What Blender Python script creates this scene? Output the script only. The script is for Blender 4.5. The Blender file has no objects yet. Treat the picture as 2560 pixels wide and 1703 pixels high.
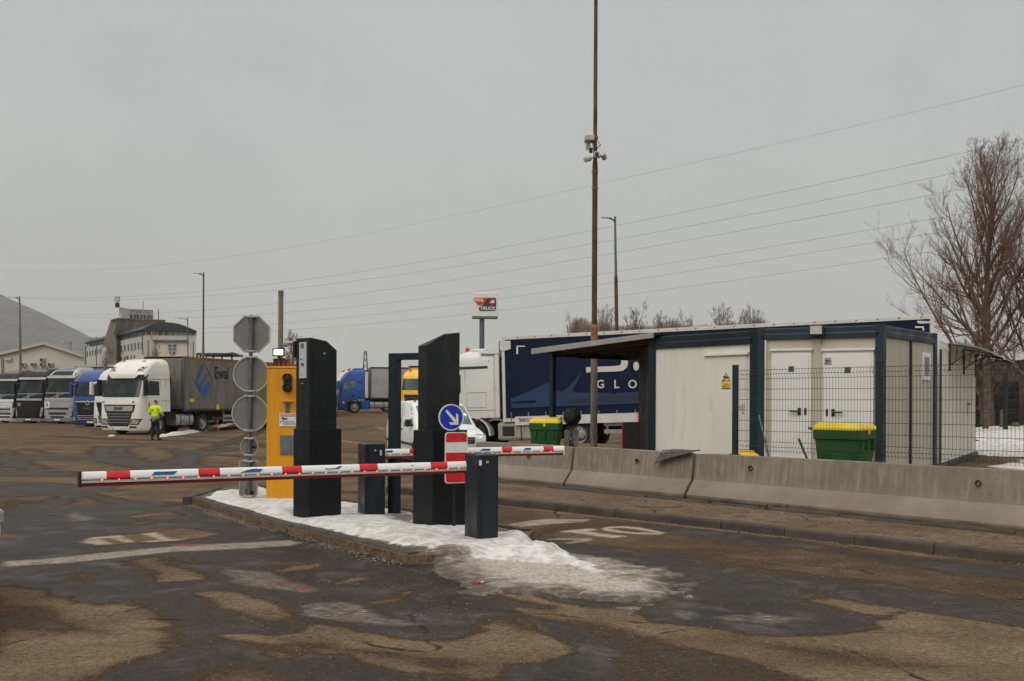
import bpy, bmesh, math, random
import numpy as np
from mathutils import Vector as V, Matrix
random.seed(7)
SC = bpy.context.scene
COL = SC.collection
R = math.radians
PI = math.pi
# ------------------------------------------------------------------ camera model (pixels of the 2560x1703 photograph)
F, CX, H0, RHO, CAMZ = 2489.0, 1280.0, 1006.0, 0.0044, 1.7
def ray(px, py):
    x, y = (px - CX) / F, (py - H0) / F
    c, s = math.cos(RHO), math.sin(RHO)
    return V((x * c + y * s, 1.0, x * s - y * c))
def P(px, py, Y):
    r = ray(px, py); return V((r.x * Y, Y, CAMZ + r.z * Y))
def G(px, py, z=0.0):
    r = ray(px, py); t = (z - CAMZ) / r.z
    return V((r.x * t, t, z))
def hit(M, px, py, ax, val):
    """where the sight line through a photo pixel meets the plane local[ax]=val of a thing placed at M"""
    Mi = M.inverted(); o = Mi @ V((0, 0, CAMZ)); d = Mi.to_3x3() @ ray(px, py)
    t = (val - o[ax]) / d[ax]
    return o + d * t
def zr(x, y, w, h, X0, Y0, k):       # pixel of an enlarged crop -> photo pixel
    return X0 + x / k, Y0 + y / k

# ------------------------------------------------------------------ materials
def newmat(name):
    m = bpy.data.materials.new(name); m.use_nodes = True
    nt = m.node_tree; b = nt.nodes.get('Principled BSDF')
    return m, nt, b
def N(nt, kind, **kw):
    n = nt.nodes.new(kind)
    for k, v in kw.items():
        if k in n.inputs.keys() if hasattr(n.inputs, 'keys') else False: n.inputs[k].default_value = v
        else: setattr(n, k, v)
    return n
def L(nt, a, b): nt.links.new(a, b)
def noise(nt, co, scale, detail=4.0, rough=.55, dist=0.0):
    n = nt.nodes.new('ShaderNodeTexNoise'); n.inputs['Scale'].default_value = scale
    n.inputs['Detail'].default_value = detail; n.inputs['Roughness'].default_value = rough
    n.inputs['Distortion'].default_value = dist
    if co is not None: L(nt, co, n.inputs['Vector'])
    return n.outputs['Fac']
def maprange(nt, v, a, b, c=0.0, d=1.0, smooth=True):
    n = nt.nodes.new('ShaderNodeMapRange'); n.interpolation_type = 'SMOOTHSTEP' if smooth else 'LINEAR'
    n.inputs['From Min'].default_value = a; n.inputs['From Max'].default_value = b
    n.inputs['To Min'].default_value = c; n.inputs['To Max'].default_value = d
    L(nt, v, n.inputs['Value']); return n.outputs['Result']
def mix(nt, f, a, b):
    n = nt.nodes.new('ShaderNodeMix'); n.data_type = 'RGBA'
    if isinstance(f, (int, float)): n.inputs['Factor'].default_value = f
    else: L(nt, f, n.inputs['Factor'])
    for s, v in ((n.inputs[6], a), (n.inputs[7], b)):
        if isinstance(v, (tuple, list)): s.default_value = (v[0], v[1], v[2], 1)
        else: L(nt, v, s)
    return n.outputs[2]
def mth(nt, op, a, b=None):
    n = nt.nodes.new('ShaderNodeMath'); n.operation = op
    for s, v in ((n.inputs[0], a), (n.inputs[1], b)):
        if v is None: continue
        if isinstance(v, (int, float)): s.default_value = v
        else: L(nt, v, s)
    return n.outputs[0]
def objco(nt, scale=None):
    tc = nt.nodes.new('ShaderNodeTexCoord'); o = tc.outputs['Object']
    if scale:
        mp = nt.nodes.new('ShaderNodeMapping'); mp.inputs['Scale'].default_value = scale
        L(nt, o, mp.inputs['Vector']); o = mp.outputs['Vector']
    return o
def bump(nt, b, h, strength=.3, dist=.01):
    n = nt.nodes.new('ShaderNodeBump'); n.inputs['Strength'].default_value = strength
    n.inputs['Distance'].default_value = dist
    L(nt, h, n.inputs['Height']); L(nt, n.outputs['Normal'], b.inputs['Normal'])
def mk(name, col, rough=.5, metal=0.0, var=.12, scale=2.0, dirt=None, dirt_amt=0.0, stretch=None, bmp=0.0, coat=0.0, rvar=.15, spec=None):
    """painted / weathered surface: base colour broken up by noise, optional dirt colour in streaks"""
    m, nt, b = newmat(name)
    co = objco(nt, stretch)
    n1 = noise(nt, co, scale, 5)
    c = mix(nt, maprange(nt, n1, .3, .7), tuple(x * (1 - var) for x in col), tuple(min(1, x * (1 + var)) for x in col))
    if dirt is not None:
        n2 = noise(nt, co, scale * 2.3, 7, .65, .4)
        c = mix(nt, maprange(nt, n2, .62 - dirt_amt * .4, .78 - dirt_amt * .2, 0, min(1, .35 + dirt_amt)), c, dirt)
    L(nt, c, b.inputs['Base Color'])
    b.inputs['Metallic'].default_value = metal
    L(nt, maprange(nt, noise(nt, co, scale * 1.7, 3), .3, .7, max(.02, rough - rvar), min(1, rough + rvar)), b.inputs['Roughness'])
    if bmp: bump(nt, b, noise(nt, objco(nt), 60, 4), bmp, .004)
    if coat: b.inputs['Coat Weight'].default_value = coat; b.inputs['Coat Roughness'].default_value = .08
    if spec is not None: b.inputs['Specular IOR Level'].default_value = spec
    return m
def emit(name, col, strength):
    m, nt, b = newmat(name)
    b.inputs['Base Color'].default_value = (*col, 1); b.inputs['Emission Color'].default_value = (*col, 1)
    b.inputs['Emission Strength'].default_value = strength
    return m
M = {}
M['anthracite'] = mk('anthracite powder coat', (.011, .0135, .0145), .5, var=.2, scale=3, dirt=(.04, .037, .034), dirt_amt=.06, spec=.3)
M['anthracite_low'] = mk('anthracite plinth', (.0065, .0075, .009), .55, var=.25, scale=4, dirt=(.03, .028, .026), dirt_amt=.08, spec=.3)
M['slate'] = mk('slate blue cabinet paint', (.012, .016, .023), .45, var=.15, scale=4, dirt=(.045, .045, .045), dirt_amt=.06, spec=.35)
M['frame_blue'] = mk('dark blue grey steel paint', (.009, .0165, .022), .55, var=.2, scale=2, dirt=(.04, .04, .04), dirt_amt=.08, spec=.3)
M['frame_blue_side'] = mk('blue grey steel trim', (.014, .027, .036), .5, var=.2, scale=2, dirt=(.06, .06, .055), dirt_amt=.08, spec=.35)
M['black'] = mk('black plastic', (.012, .012, .013), .5, var=.2)
M['rubber'] = mk('tyre rubber', (.018, .017, .016), .85, var=.3, scale=6, dirt=(.07, .06, .05), dirt_amt=.15)
M['dark_metal'] = mk('dark chassis metal', (.02, .019, .018), .7, var=.3, scale=4, dirt=(.07, .055, .04), dirt_amt=.2)
M['white_boom'] = mk('white boom coating', (.84, .83, .80), .35, var=.04, scale=3, dirt=(.5, .47, .42), dirt_amt=.05)
M['red_boom'] = mk('red reflective film', (.60, .012, .018), .35, var=.12, scale=8)
M['red_dark'] = mk('dark red rubber edge', (.20, .008, .010), .5, var=.15, scale=4)
M['boom_grey'] = mk('grey aluminium rail', (.42, .40, .37), .4, metal=.2, var=.08, scale=5)
M['led'] = emit('orange led', (1, .16, .03), 2.2)
M['blue_sticker'] = mk('blue sticker', (.015, .09, .30), .4, var=.15, scale=20)
M['sign_blue'] = mk('traffic blue film', (.004, .03, .40), .35, var=.08, scale=5, dirt=(.03, .06, .3), dirt_amt=.05)
M['sign_white'] = mk('white reflective film', (.72, .70, .68), .4, var=.06, scale=6, dirt=(.45, .42, .38), dirt_amt=.08)
M['sign_back'] = mk('aluminium sign back', (.19, .175, .16), .55, metal=.15, var=.1, scale=3, dirt=(.17, .15, .13), dirt_amt=.2)
M['sign_rim'] = mk('aluminium sign rim', (.40, .385, .36), .45, metal=.2, var=.12, scale=6)
M['galv'] = mk('galvanised steel', (.12, .14, .155), .45, metal=.5, var=.2, scale=6, dirt=(.10, .07, .05), dirt_amt=.1)
M['yellow_box'] = mk('amber cabinet paint', (.72, .30, .004), .45, var=.06, scale=2, dirt=(.38, .15, .02), dirt_amt=.14, stretch=(4, 4, .7))
M['panel_grey'] = mk('grey steel plate', (.13, .14, .145), .5, var=.2, scale=10, dirt=(.08, .08, .08), dirt_amt=.2)
M['panel_light'] = mk('brushed reader plate', (.50, .48, .46), .4, var=.06, scale=12)
M['white_paint'] = mk('cream white lorry paint', (.74, .71, .63), .35, var=.05, scale=1.5, dirt=(.48, .43, .35), dirt_amt=.1, coat=.3)
M['white_paint2'] = mk('grey white lorry paint', (.66, .65, .61), .35, var=.05, scale=1.2, dirt=(.42, .38, .32), dirt_amt=.14, coat=.2)
M['van_white'] = mk('white van paint', (.78, .77, .73), .3, var=.04, scale=2, dirt=(.55, .52, .46), dirt_amt=.08, coat=.4)
M['silver'] = mk('silver grey lorry paint', (.36, .355, .35), .35, metal=.3, var=.1, scale=2, dirt=(.2, .19, .17), dirt_amt=.12)
M['dark_cab'] = mk('black lorry paint', (.009, .0095, .010), .5, var=.2, spec=.3)
M['awning'] = mk('smoked awning sheet', (.30, .27, .22), .35, var=.08)
M['blue_cab'] = mk('royal blue lorry paint', (.005, .040, .22), .35, var=.15, scale=1.5, coat=.4, dirt=(.03, .05, .2), dirt_amt=.08)
M['blue_cab2'] = mk('mid blue lorry paint', (.006, .075, .30), .4, var=.15, scale=1.5, coat=.3, dirt=(.06, .1, .22), dirt_amt=.1)
M['yellow_cab'] = mk('yellow lorry paint', (.80, .45, .01), .4, var=.1, coat=.2)
M['red_cab'] = mk('orange red lorry paint', (.75, .05, .015), .4, var=.1)
M['chrome'] = mk('bright trim', (.62, .61, .59), .25, metal=.7, var=.1)
def glassmat(name, col):
    m, nt, b = newmat(name)
    co = objco(nt)
    c = mix(nt, maprange(nt, noise(nt, co, 1.6, 3), .4, .65), col, tuple(x * 2.3 for x in col))
    L(nt, c, b.inputs['Base Color']); b.inputs['Roughness'].default_value = .09
    b.inputs['Specular IOR Level'].default_value = .32
    return m
M['glass'] = glassmat('dark cab glass', (.012, .018, .017))
M['glass_green'] = glassmat('greenish glass', (.07, .11, .11))
M['lamp_glass'] = mk('headlamp glass', (.34, .34, .33), .15, var=.5, scale=9, metal=.3)
M['orange'] = mk('amber lens', (.75, .18, .01), .3, var=.1)
M['red_lens'] = mk('red lens', (.55, .02, .01), .3, var=.1)
M['plate'] = mk('number plate', (.6, .6, .58), .45, var=.08, scale=30)
M['grey_curtain'] = mk('soiled grey tarpaulin', (.175, .155, .13), .6, var=.22, scale=1.4, dirt=(.09, .08, .065), dirt_amt=.3, stretch=(3, 3, .5))
M['grey_curtain2'] = mk('pale grey tarpaulin', (.36, .34, .34), .6, var=.08, scale=1.4, dirt=(.26, .24, .22), dirt_amt=.15)
M['navy'] = mk('navy tarpaulin', (.0032, .0085, .030), .55, var=.2, scale=1.2, dirt=(.007, .013, .034), dirt_amt=.25, stretch=(2, 2, .4), spec=.2)
M['navy_light'] = mk('lighter blue print', (.005, .030, .085), .55, var=.15, scale=1.2, dirt=(.02, .04, .08), dirt_amt=.25)
M['navy_grey'] = mk('grey blue print', (.016, .020, .036), .55, var=.2, scale=2)
M['print_white'] = mk('white print', (.62, .58, .54), .5, var=.06, scale=2, dirt=(.4, .36, .32), dirt_amt=.1)
M['ewal_blue'] = mk('blue print on tarpaulin', (.015, .10, .30), .55, var=.15, scale=3, dirt=(.05, .09, .18), dirt_amt=.2)
M['rust'] = mk('rusty steel', (.16, .06, .022), .85, var=.4, scale=4, dirt=(.06, .03, .018), dirt_amt=.35, bmp=.3)
M['rust_top'] = mk('orange rusty edge', (.30, .12, .035), .8, var=.45, scale=5, dirt=(.08, .05, .03), dirt_amt=.3)
M['mast_rust'] = mk('rusty mast', (.105, .052, .024), .8, var=.4, scale=2.5, dirt=(.032, .027, .022), dirt_amt=.45, stretch=(3, 3, .8))
M['mast_grey'] = mk('worn zinc mast', (.16, .145, .12), .6, metal=.2, var=.3, scale=5, dirt=(.13, .06, .02), dirt_amt=.28, stretch=(3, 3, .6))
M['pole_grey'] = mk('weathered pole', (.20, .17, .12), .6, var=.25, scale=5, dirt=(.24, .09, .025), dirt_amt=.3, stretch=(3, 3, .5))
M['container'] = mk('cream cabin panel', (.69, .66, .585), .45, var=.04, scale=1.2, dirt=(.50, .45, .36), dirt_amt=.18, stretch=(2, 2, .4))
M['container2'] = mk('beige cabin panel', (.47, .43, .345), .5, var=.05, scale=1.2, dirt=(.34, .30, .23), dirt_amt=.2, stretch=(2, 2, .4))
M['container3'] = mk('white cabin panel', (.68, .66, .58), .45, var=.04, scale=1.5, dirt=(.5, .46, .36), dirt_amt=.12, stretch=(2, 2, .4))
M['door_white'] = mk('white door', (.75, .725, .69), .4, var=.03, scale=2, dirt=(.6, .56, .5), dirt_amt=.06)
M['window_frost'] = mk('frosted pane', (.13, .14, .14), .25, var=.1)
M['bin_green'] = mk('green bin plastic', (.010, .080, .014), .5, var=.2, scale=3, dirt=(.035, .075, .03), dirt_amt=.3)
M['bin_yellow'] = mk('yellow bin lid', (.68, .50, .008), .42, var=.06, scale=3)
M['canopy_edge'] = mk('grey aluminium flashing', (.36, .345, .32), .4, metal=.3, var=.08, scale=3)
M['wood_dark'] = mk('dark rafters', (.075, .045, .022), .75, var=.35, scale=5)
M['dark_panel'] = mk('black cladding', (.006, .006, .006), .8, var=.3)
M['brown_board'] = mk('dark brown board', (.02, .012, .009), .6, var=.25, scale=4)
M['board_light'] = mk('grey weathered board', (.32, .29, .25), .8, var=.2, scale=9, dirt=(.2, .17, .14), dirt_amt=.2)
M['mat_rubber'] = mk('worn rubber mat', (.055, .048, .040), .85, var=.35, scale=12, dirt=(.12, .1, .08), dirt_amt=.2, bmp=.4)
M['fence'] = mk('dark green grey fence wire', (.010, .016, .017), .45, var=.1)
M['far_white'] = mk('plaster', (.50, .47, .41), .8, var=.06, scale=.15, dirt=(.38, .35, .3), dirt_amt=.15)
M['hotel_wall'] = mk('pale plaster', (.52, .49, .45), .8, var=.05, scale=.1, dirt=(.42, .38, .34), dirt_amt=.15)
M['hotel_cream'] = mk('cream plaster', (.58, .52, .38), .8, var=.04, scale=.1)
M['hotel_roof'] = mk('dark roof sheet', (.022, .028, .032), .5, var=.15, scale=.2)
M['hotel_conc'] = mk('stained concrete', (.24, .205, .165), .9, var=.3, scale=.22, dirt=(.09, .075, .06), dirt_amt=.32, stretch=(1.4, 1.4, .35))
M['hotel_glass'] = mk('blue grey glazing', (.10, .125, .13), .25, var=.4, scale=.7)
M['hotel_glass2'] = mk('green glazing', (.22, .29, .27), .25, var=.35, scale=.35)
M['bark'] = mk('grey brown bark', (.12, .09, .065), .9, var=.35, scale=4, dirt=(.05, .035, .026), dirt_amt=.25)
M['twig'] = mk('brown twigs', (.165, .105, .075), .9, var=.3, scale=3)
M['twig_far'] = mk('far brown twigs', (.16, .115, .092), .9, var=.25, scale=.5)
M['leaf'] = mk('dark box leaves', (.015, .026, .010), .7, var=.5, scale=20)
M['wire'] = mk('overhead cable', (.2, .18, .17), .6)
M['hivis'] = mk('fluorescent jacket', (.66, .86, .015), .7, var=.1, scale=9)
M['reflective'] = mk('reflective band', (.33, .35, .36), .4, var=.15, scale=20)
M['trousers'] = mk('navy work trousers', (.010, .012, .018), .85, var=.3, scale=12)
M['skin'] = mk('skin', (.42, .23, .16), .5, var=.08, scale=20)
M['hair'] = mk('grey brown hair', (.05, .042, .036), .8, var=.35, scale=60)
M['boot'] = mk('brown black boots', (.025, .018, .013), .7, var=.3)
M['cone_orange'] = mk('orange red cone', (.72, .055, .02), .5, var=.1)
M['litter_red'] = mk('red wrapper', (.6, .02, .03), .4, var=.2, scale=40)
M['flood'] = emit('lit floodlight', (1.0, .80, .46), 1.9)
M['tl_red'] = mk('unlit red lens', (.05, .004, .004), .3, var=.1)
M['tl_green'] = mk('unlit green lens', (.003, .018, .014), .3, var=.1)
M['sign_yellow'] = mk('warning yellow', (.75, .55, .01), .4, var=.05)
M['sign_red'] = mk('warning red', (.5, .015, .02), .4, var=.08)
M['mol_red'] = mk('logo red', (.62, .015, .03), .4, var=.05)
M['mol_dark'] = mk('logo dark', (.035, .04, .045), .4, var=.1)
M['green_sticker'] = mk('green sticker', (.04, .16, .05), .5, var=.1)
M['brick_orange'] = mk('orange shiplap gable', (.33, .12, .035), .8, var=.2, scale=3)
M['hut_dark'] = mk('dark stained boards', (.012, .010, .008), .8, var=.4, scale=2)
M['ac_white'] = mk('air conditioner casing', (.45, .43, .38), .6, var=.08, scale=3)
M['iron'] = mk('rusty cast iron', (.12, .07, .035), .85, var=.35, scale=14, bmp=.4)

def ribbed(key, amp=.25):
    m = M[key]; nt = m.node_tree; b = nt.nodes.get('Principled BSDF'); sp = nt.nodes.new('ShaderNodeSeparateXYZ'); L(nt, objco(nt), sp.inputs[0])
    w = mth(nt, 'SINE', mth(nt, 'MULTIPLY', mth(nt, 'ADD', sp.outputs['X'], sp.outputs['Y']), 95)); bump(nt, b, mth(nt, 'ADD', w, noise(nt, objco(nt), 1.1, 2)), amp, .002)
for k_ in ('container', 'container2', 'container3'): ribbed(k_)
# ------------------------------------------------------------------ mesh building
class MB:
    def __init__(s): s.v = []; s.f = []; s.m = []; s.cur = 0
    def add(s, vs, fs, mi=None):
        o = len(s.v); s.v += [tuple(p) for p in vs]
        for f in fs: s.f.append(tuple(i + o for i in f)); s.m.append(s.cur if mi is None else mi)
        return s
    def box(s, x0, x1, y0, y1, z0, z1, mi=None, T=None):
        vs = [V((x, y, z)) for z in (z0, z1) for y in (y0, y1) for x in (x0, x1)]
        if T is not None: vs = [T @ p for p in vs]
        return s.add(vs, [(0, 2, 3, 1), (4, 5, 7, 6), (0, 1, 5, 4), (2, 6, 7, 3), (0, 4, 6, 2), (1, 3, 7, 5)], mi)
    def prism(s, pts, vec, mi=None):
        n = len(pts); vec = V(vec); a = [V(p) for p in pts]; b = [p + vec for p in a]
        return s.add(a + b, [tuple(range(n))[::-1], tuple(range(n, 2 * n))] + [(i, (i + 1) % n, n + (i + 1) % n, n + i) for i in range(n)], mi)
    def ngon(s, pts, mi=None): return s.add(pts, [tuple(range(len(pts)))], mi)
    def loft(s, rings, caps=True, mi=None, closed=True):
        n = len(rings[0]); vs = [p for r in rings for p in r]; fs = []
        for k in range(len(rings) - 1):
            for i in range(n if closed else n - 1):
                j = (i + 1) % n; fs.append((k * n + i, k * n + j, (k + 1) * n + j, (k + 1) * n + i))
        if caps: fs += [tuple(range(n))[::-1], tuple(range((len(rings) - 1) * n, len(rings) * n))]
        return s.add(vs, fs, mi)
    def tube(s, pts, rad, n=8, mi=None, caps=True):
        pts = [V(p) for p in pts]; rings = []
        if not isinstance(rad, (list, tuple)): rad = [rad] * len(pts)
        up = None
        for i, p in enumerate(pts):
            d = (pts[min(i + 1, len(pts) - 1)] - pts[max(i - 1, 0)]).normalized()
            if up is None: up = V((0, 0, 1)) if abs(d.z) < .9 else V((1, 0, 0))
            a = d.cross(up)
            if a.length < 1e-5: a = d.cross(V((0, 1, 0)))
            a.normalize(); b = d.cross(a)
            rings.append([p + (a * math.cos(2 * PI * k / n) + b * math.sin(2 * PI * k / n)) * rad[i] for k in range(n)])
        return s.loft(rings, caps, mi)
    def lathe(s, prof, T=None, n=20, mi=None, caps=True):
        T = T or Matrix(); rings = [[T @ V((r * math.cos(2 * PI * k / n), r * math.sin(2 * PI * k / n), z)) for k in range(n)] for r, z in prof]
        return s.loft(rings, caps, mi)
    def build(s, name, mats, parent=None, smooth=None, bev=0.0, label=None):
        if not isinstance(mats, (list, tuple)): mats = [mats]
        me = bpy.data.meshes.new(name); me.from_pydata(s.v, [], s.f)
        for m in mats: me.materials.append(M[m] if isinstance(m, str) else m)
        if len(mats) > 1: me.polygons.foreach_set('material_index', [min(i, len(mats) - 1) for i in s.m])
        bm = bmesh.new(); bm.from_mesh(me); bmesh.ops.recalc_face_normals(bm, faces=bm.faces[:]); bm.to_mesh(me); bm.free()
        if smooth:
            me.polygons.foreach_set('use_smooth', [True] * len(me.polygons)); me.set_sharp_from_angle(angle=R(smooth))
        me.update()
        o = bpy.data.objects.new(name, me); COL.objects.link(o)
        if parent is not None: o.parent = parent
        if bev:
            b = o.modifiers.new('bevel', 'BEVEL'); b.width = bev; b.segments = 2; b.limit_method = 'ANGLE'; b.angle_limit = R(40)
        if label: o['label'] = label
        return o
def tag(o, label, cat, group=None):
    o['label'] = label; o['category'] = cat
    if group: o['group'] = group
    return o
def thing(name, label, cat, loc=(0, 0, 0), rz=0.0, group=None, tilt=None):
    o = bpy.data.objects.new(name, None); COL.objects.link(o); o.empty_display_size = .2
    o.location = loc; o.rotation_euler = (tilt[0] if tilt else 0, tilt[1] if tilt else 0, rz)
    return tag(o, label, cat, group)
def mat_of(o): return Matrix.LocRotScale(o.location, o.rotation_euler.to_quaternion(), o.scale)
def kind(o, k): o['kind'] = k; return o
def copy_tree(o, parent=None):
    c = o.copy(); COL.objects.link(c)
    if parent is not None: c.parent = parent
    for ch in list(o.children): copy_tree(ch, c)
    return c
def textmesh(name, body, size, mat, parent, T, extrude=.002, align='CENTER', bold=0.0, shear=0.0, sx=1.0):
    cu = bpy.data.curves.new(name, 'FONT'); cu.body = body; cu.size = size; cu.extrude = extrude
    cu.align_x = align; cu.align_y = 'CENTER'; cu.offset = bold; cu.shear = shear; cu.resolution_u = 3
    t = bpy.data.objects.new('tmp', cu); COL.objects.link(t)
    me = bpy.data.meshes.new_from_object(t.evaluated_get(bpy.context.evaluated_depsgraph_get()))
    bpy.data.objects.remove(t); bpy.data.curves.remove(cu)
    me.transform(T @ Matrix.Diagonal((sx, 1, 1, 1))); me.materials.clear(); me.materials.append(M[mat]); me.name = name
    o = bpy.data.objects.new(name, me); COL.objects.link(o)
    if parent is not None: o.parent = parent
    return o
def frameT(o, x, y):     # matrix from origin, x axis, y axis
    x = V(x).normalized(); y = V(y).normalized(); z = x.cross(y)
    return Matrix(((x.x, y.x, z.x, o[0]), (x.y, y.y, z.y, o[1]), (x.z, y.z, z.z, o[2]), (0, 0, 0, 1)))
FRONT = lambda x, y, z: frameT((x, y, z), (1, 0, 0), (0, 0, 1))      # faces -y
SIDE = lambda x, y, z: frameT((x, y, z), (0, 1, 0), (0, 0, 1))       # faces +x
def skin(name, pts, edges, mat, parent, sub=2):
    me = bpy.data.meshes.new(name); me.from_pydata([p[:3] for p in pts], edges, [])
    o = bpy.data.objects.new(name, me); COL.objects.link(o)
    o.modifiers.new('skin', 'SKIN')
    sv = me.skin_vertices[0].data
    for i, p in enumerate(pts):
        sv[i].radius = (p[3], p[4] if len(p) > 4 else p[3]); sv[i].use_root = (i == 0)
    s = o.modifiers.new('sub', 'SUBSURF'); s.levels = sub; s.render_levels = sub
    dg = bpy.context.evaluated_depsgraph_get()
    m2 = bpy.data.meshes.new_from_object(o.evaluated_get(dg)); bpy.data.objects.remove(o)
    m2.materials.clear(); m2.materials.append(M[mat]); m2.name = name
    m2.polygons.foreach_set('use_smooth', [True] * len(m2.polygons))
    o = bpy.data.objects.new(name, m2); COL.objects.link(o)
    if parent is not None: o.parent = parent
    return o
def lerp(a, b, t): return a + (b - a) * t
def interp(tab, z):
    if z <= tab[0][0]: return tab[0][1]
    for (a, va), (b, vb) in zip(tab, tab[1:]):
        if z <= b: return va + (vb - va) * (z - a) / (b - a)
    return tab[-1][1]
def sstep(a, b, x): t = np.clip((x - a) / (b - a), 0, 1); return t * t * (3 - 2 * t)
def vnoise(x, y, seed=0):
    xi = np.floor(x).astype(np.int64); yi = np.floor(y).astype(np.int64); xf = x - xi; yf = y - yi
    def h(a, b):
        n = (a * 374761393 + b * 668265263 + seed * 1442695041) & 0x7fffffff
        n = ((n ^ (n >> 13)) * 1274126177) & 0x7fffffff
        return ((n ^ (n >> 16)) & 0xffff) / 65535.0
    u = xf * xf * (3 - 2 * xf); w = yf * yf * (3 - 2 * yf)
    return (h(xi, yi) * (1 - u) + h(xi + 1, yi) * u) * (1 - w) + (h(xi, yi + 1) * (1 - u) + h(xi + 1, yi + 1) * u) * w
def fnoise(x, y, s, o=4, seed=0):
    r = 0; a = .5; t = 0
    for k in range(o): r = r + a * vnoise(x * s, y * s, seed + k); t += a; a *= .5; s *= 2.03
    return r / t
def sdf(px, py, poly):
    """signed distance (positive inside) of points to a polygon"""
    d2 = np.full(px.shape, 1e9); ins = np.zeros(px.shape, bool); n = len(poly)
    for i in range(n):
        ax, ay = poly[i]; bx, by = poly[(i + 1) % n]
        ex, ey = bx - ax, by - ay; wx, wy = px - ax, py - ay
        t = np.clip((wx * ex + wy * ey) / (ex * ex + ey * ey + 1e-12), 0, 1)
        d2 = np.minimum(d2, (wx - ex * t) ** 2 + (wy - ey * t) ** 2)
        c = ((ay > py) != (by > py)) & (px < (bx - ax) * (py - ay) / (by - ay + 1e-12) + ax)
        ins ^= c
    return np.where(ins, 1, -1) * np.sqrt(d2)
def line_d(px, py, pts):
    d2 = np.full(px.shape, 1e9)
    for (ax, ay), (bx, by) in zip(pts, pts[1:]):
        ex, ey = bx - ax, by - ay; wx, wy = px - ax, py - ay
        t = np.clip((wx * ex + wy * ey) / (ex * ex + ey * ey + 1e-12), 0, 1)
        d2 = np.minimum(d2, (wx - ex * t) ** 2 + (wy - ey * t) ** 2)
    return np.sqrt(d2)
# ------------------------------------------------------------------ ground sheet with its stains as attributes
def A_(x, y): g = G(x / 2.619, 1120 + y / 2.619); return (g.x, g.y)
def B_(x, y): g = G(800 + x / 2.619, 1150 + y / 2.619); return (g.x, g.y)
def C_(x, y): g = G(1660 + x / 2.6, 1100 + y / 2.6); return (g.x, g.y)
def D_(x, y): g = G(x / 3.367, 1080 + y / 3.367); return (g.x, g.y)
def F_(x, y): g = G(x, y); return (g.x, g.y)
def Q(fn, *xy): return [fn(x, y) for x, y in xy]
def axis(segs):
    out = []
    for a, b, st in segs: out += list(np.arange(a, b, st))
    return out
def logs(a, b, n): return list(np.geomspace(a, b, n))
gx = np.array([-v for v in logs(70, 7000, 26)][::-1] + axis([(-69, -20, 1.2), (-20, -8, .25), (-8, -5, .06), (-5, 6.6, .032), (6.6, 12, .12), (12, 60, 2)]) + logs(62, 7000, 26))
gy = np.array(axis([(-220, -20, 20), (-20, 3, 1), (3, 5.3, .1), (5.3, 11, .032), (11, 22, .055), (22, 60, .3), (60, 110, 1.5)]) + logs(112, 7500, 34))
XX, YY = np.meshgrid(gx, gy); X = XX.ravel(); Y = YY.ravel()
def terrain(x, y): return .75 * sstep(50, 88, y) * sstep(-40, -18, x) * (1 - sstep(160, 400, y)) + .42 * sstep(-1, 12, x) * sstep(24, 29, y) * (1 - sstep(45, 52, y))
Z = terrain(X, Y) + (fnoise(X, Y, .55, 3, 5) - .5) * .03 * sstep(5, 8, Y) * (1 - sstep(30, 45, Y))
KR = [G(1150 * 1.0861, 1252), G(1660, 1307.7), G(1983, 1340), G(2333, 1386.5), G(2560, 1407.7)]
dK = (KR[4] - KR[1]).normalized()
k0, k1 = KR[1] - dK * 6.5, KR[4] + dK * 6
nK_ = V((-dK.y, dK.x, 0)); nK_ = nK_ if nK_.y > 0 else -nK_
KRp = [k0, KR[1], KR[2], KR[3], KR[4], k1]
near = (Y > 4) & (Y < 62) & (X > -30) & (X < 14)
idx = np.nonzero(near)[0]; nx, ny = X[idx], Y[idx]
wob = (fnoise(nx, ny, 2.2, 4, 11) - .5); wob2 = (fnoise(nx, ny, 7, 3, 12) - .5)
dry = np.where(ny > 16.6, .74, .12).astype(float)
dry = dry + (sstep(14.5, 17.2, ny + wob * 1.5) - (ny > 16.6)) * .62
paint = np.zeros_like(dry); ice = np.zeros_like(dry); rust = np.zeros_like(dry); oil = np.zeros_like(dry)
def lay(arr, poly, val, edge=.06, wobble=.25):
    xs = [p[0] for p in poly]; ys = [p[1] for p in poly]; pad = edge * 3 + wobble
    s = np.nonzero((nx > min(xs) - pad) & (nx < max(xs) + pad) & (ny > min(ys) - pad) & (ny < max(ys) + pad))[0]
    if len(s) == 0: return
    d = sdf(nx[s], ny[s], poly) + wob[s] * wobble + wob2[s] * wobble * .4
    t = sstep(-edge, edge, d); arr[s] = arr[s] * (1 - t) + val * t
def stroke(arr, pts, w, val, edge=.08, wobble=.15):
    xs = [p[0] for p in pts]; ys = [p[1] for p in pts]; pad = w + edge * 3 + wobble
    s = np.nonzero((nx > min(xs) - pad) & (nx < max(xs) + pad) & (ny > min(ys) - pad) & (ny < max(ys) + pad))[0]
    if len(s) == 0: return
    d = w / 2 - line_d(nx[s], ny[s], pts) + wob[s] * wobble
    t = sstep(-edge, edge, d); arr[s] = arr[s] * (1 - t) + val * t
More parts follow.
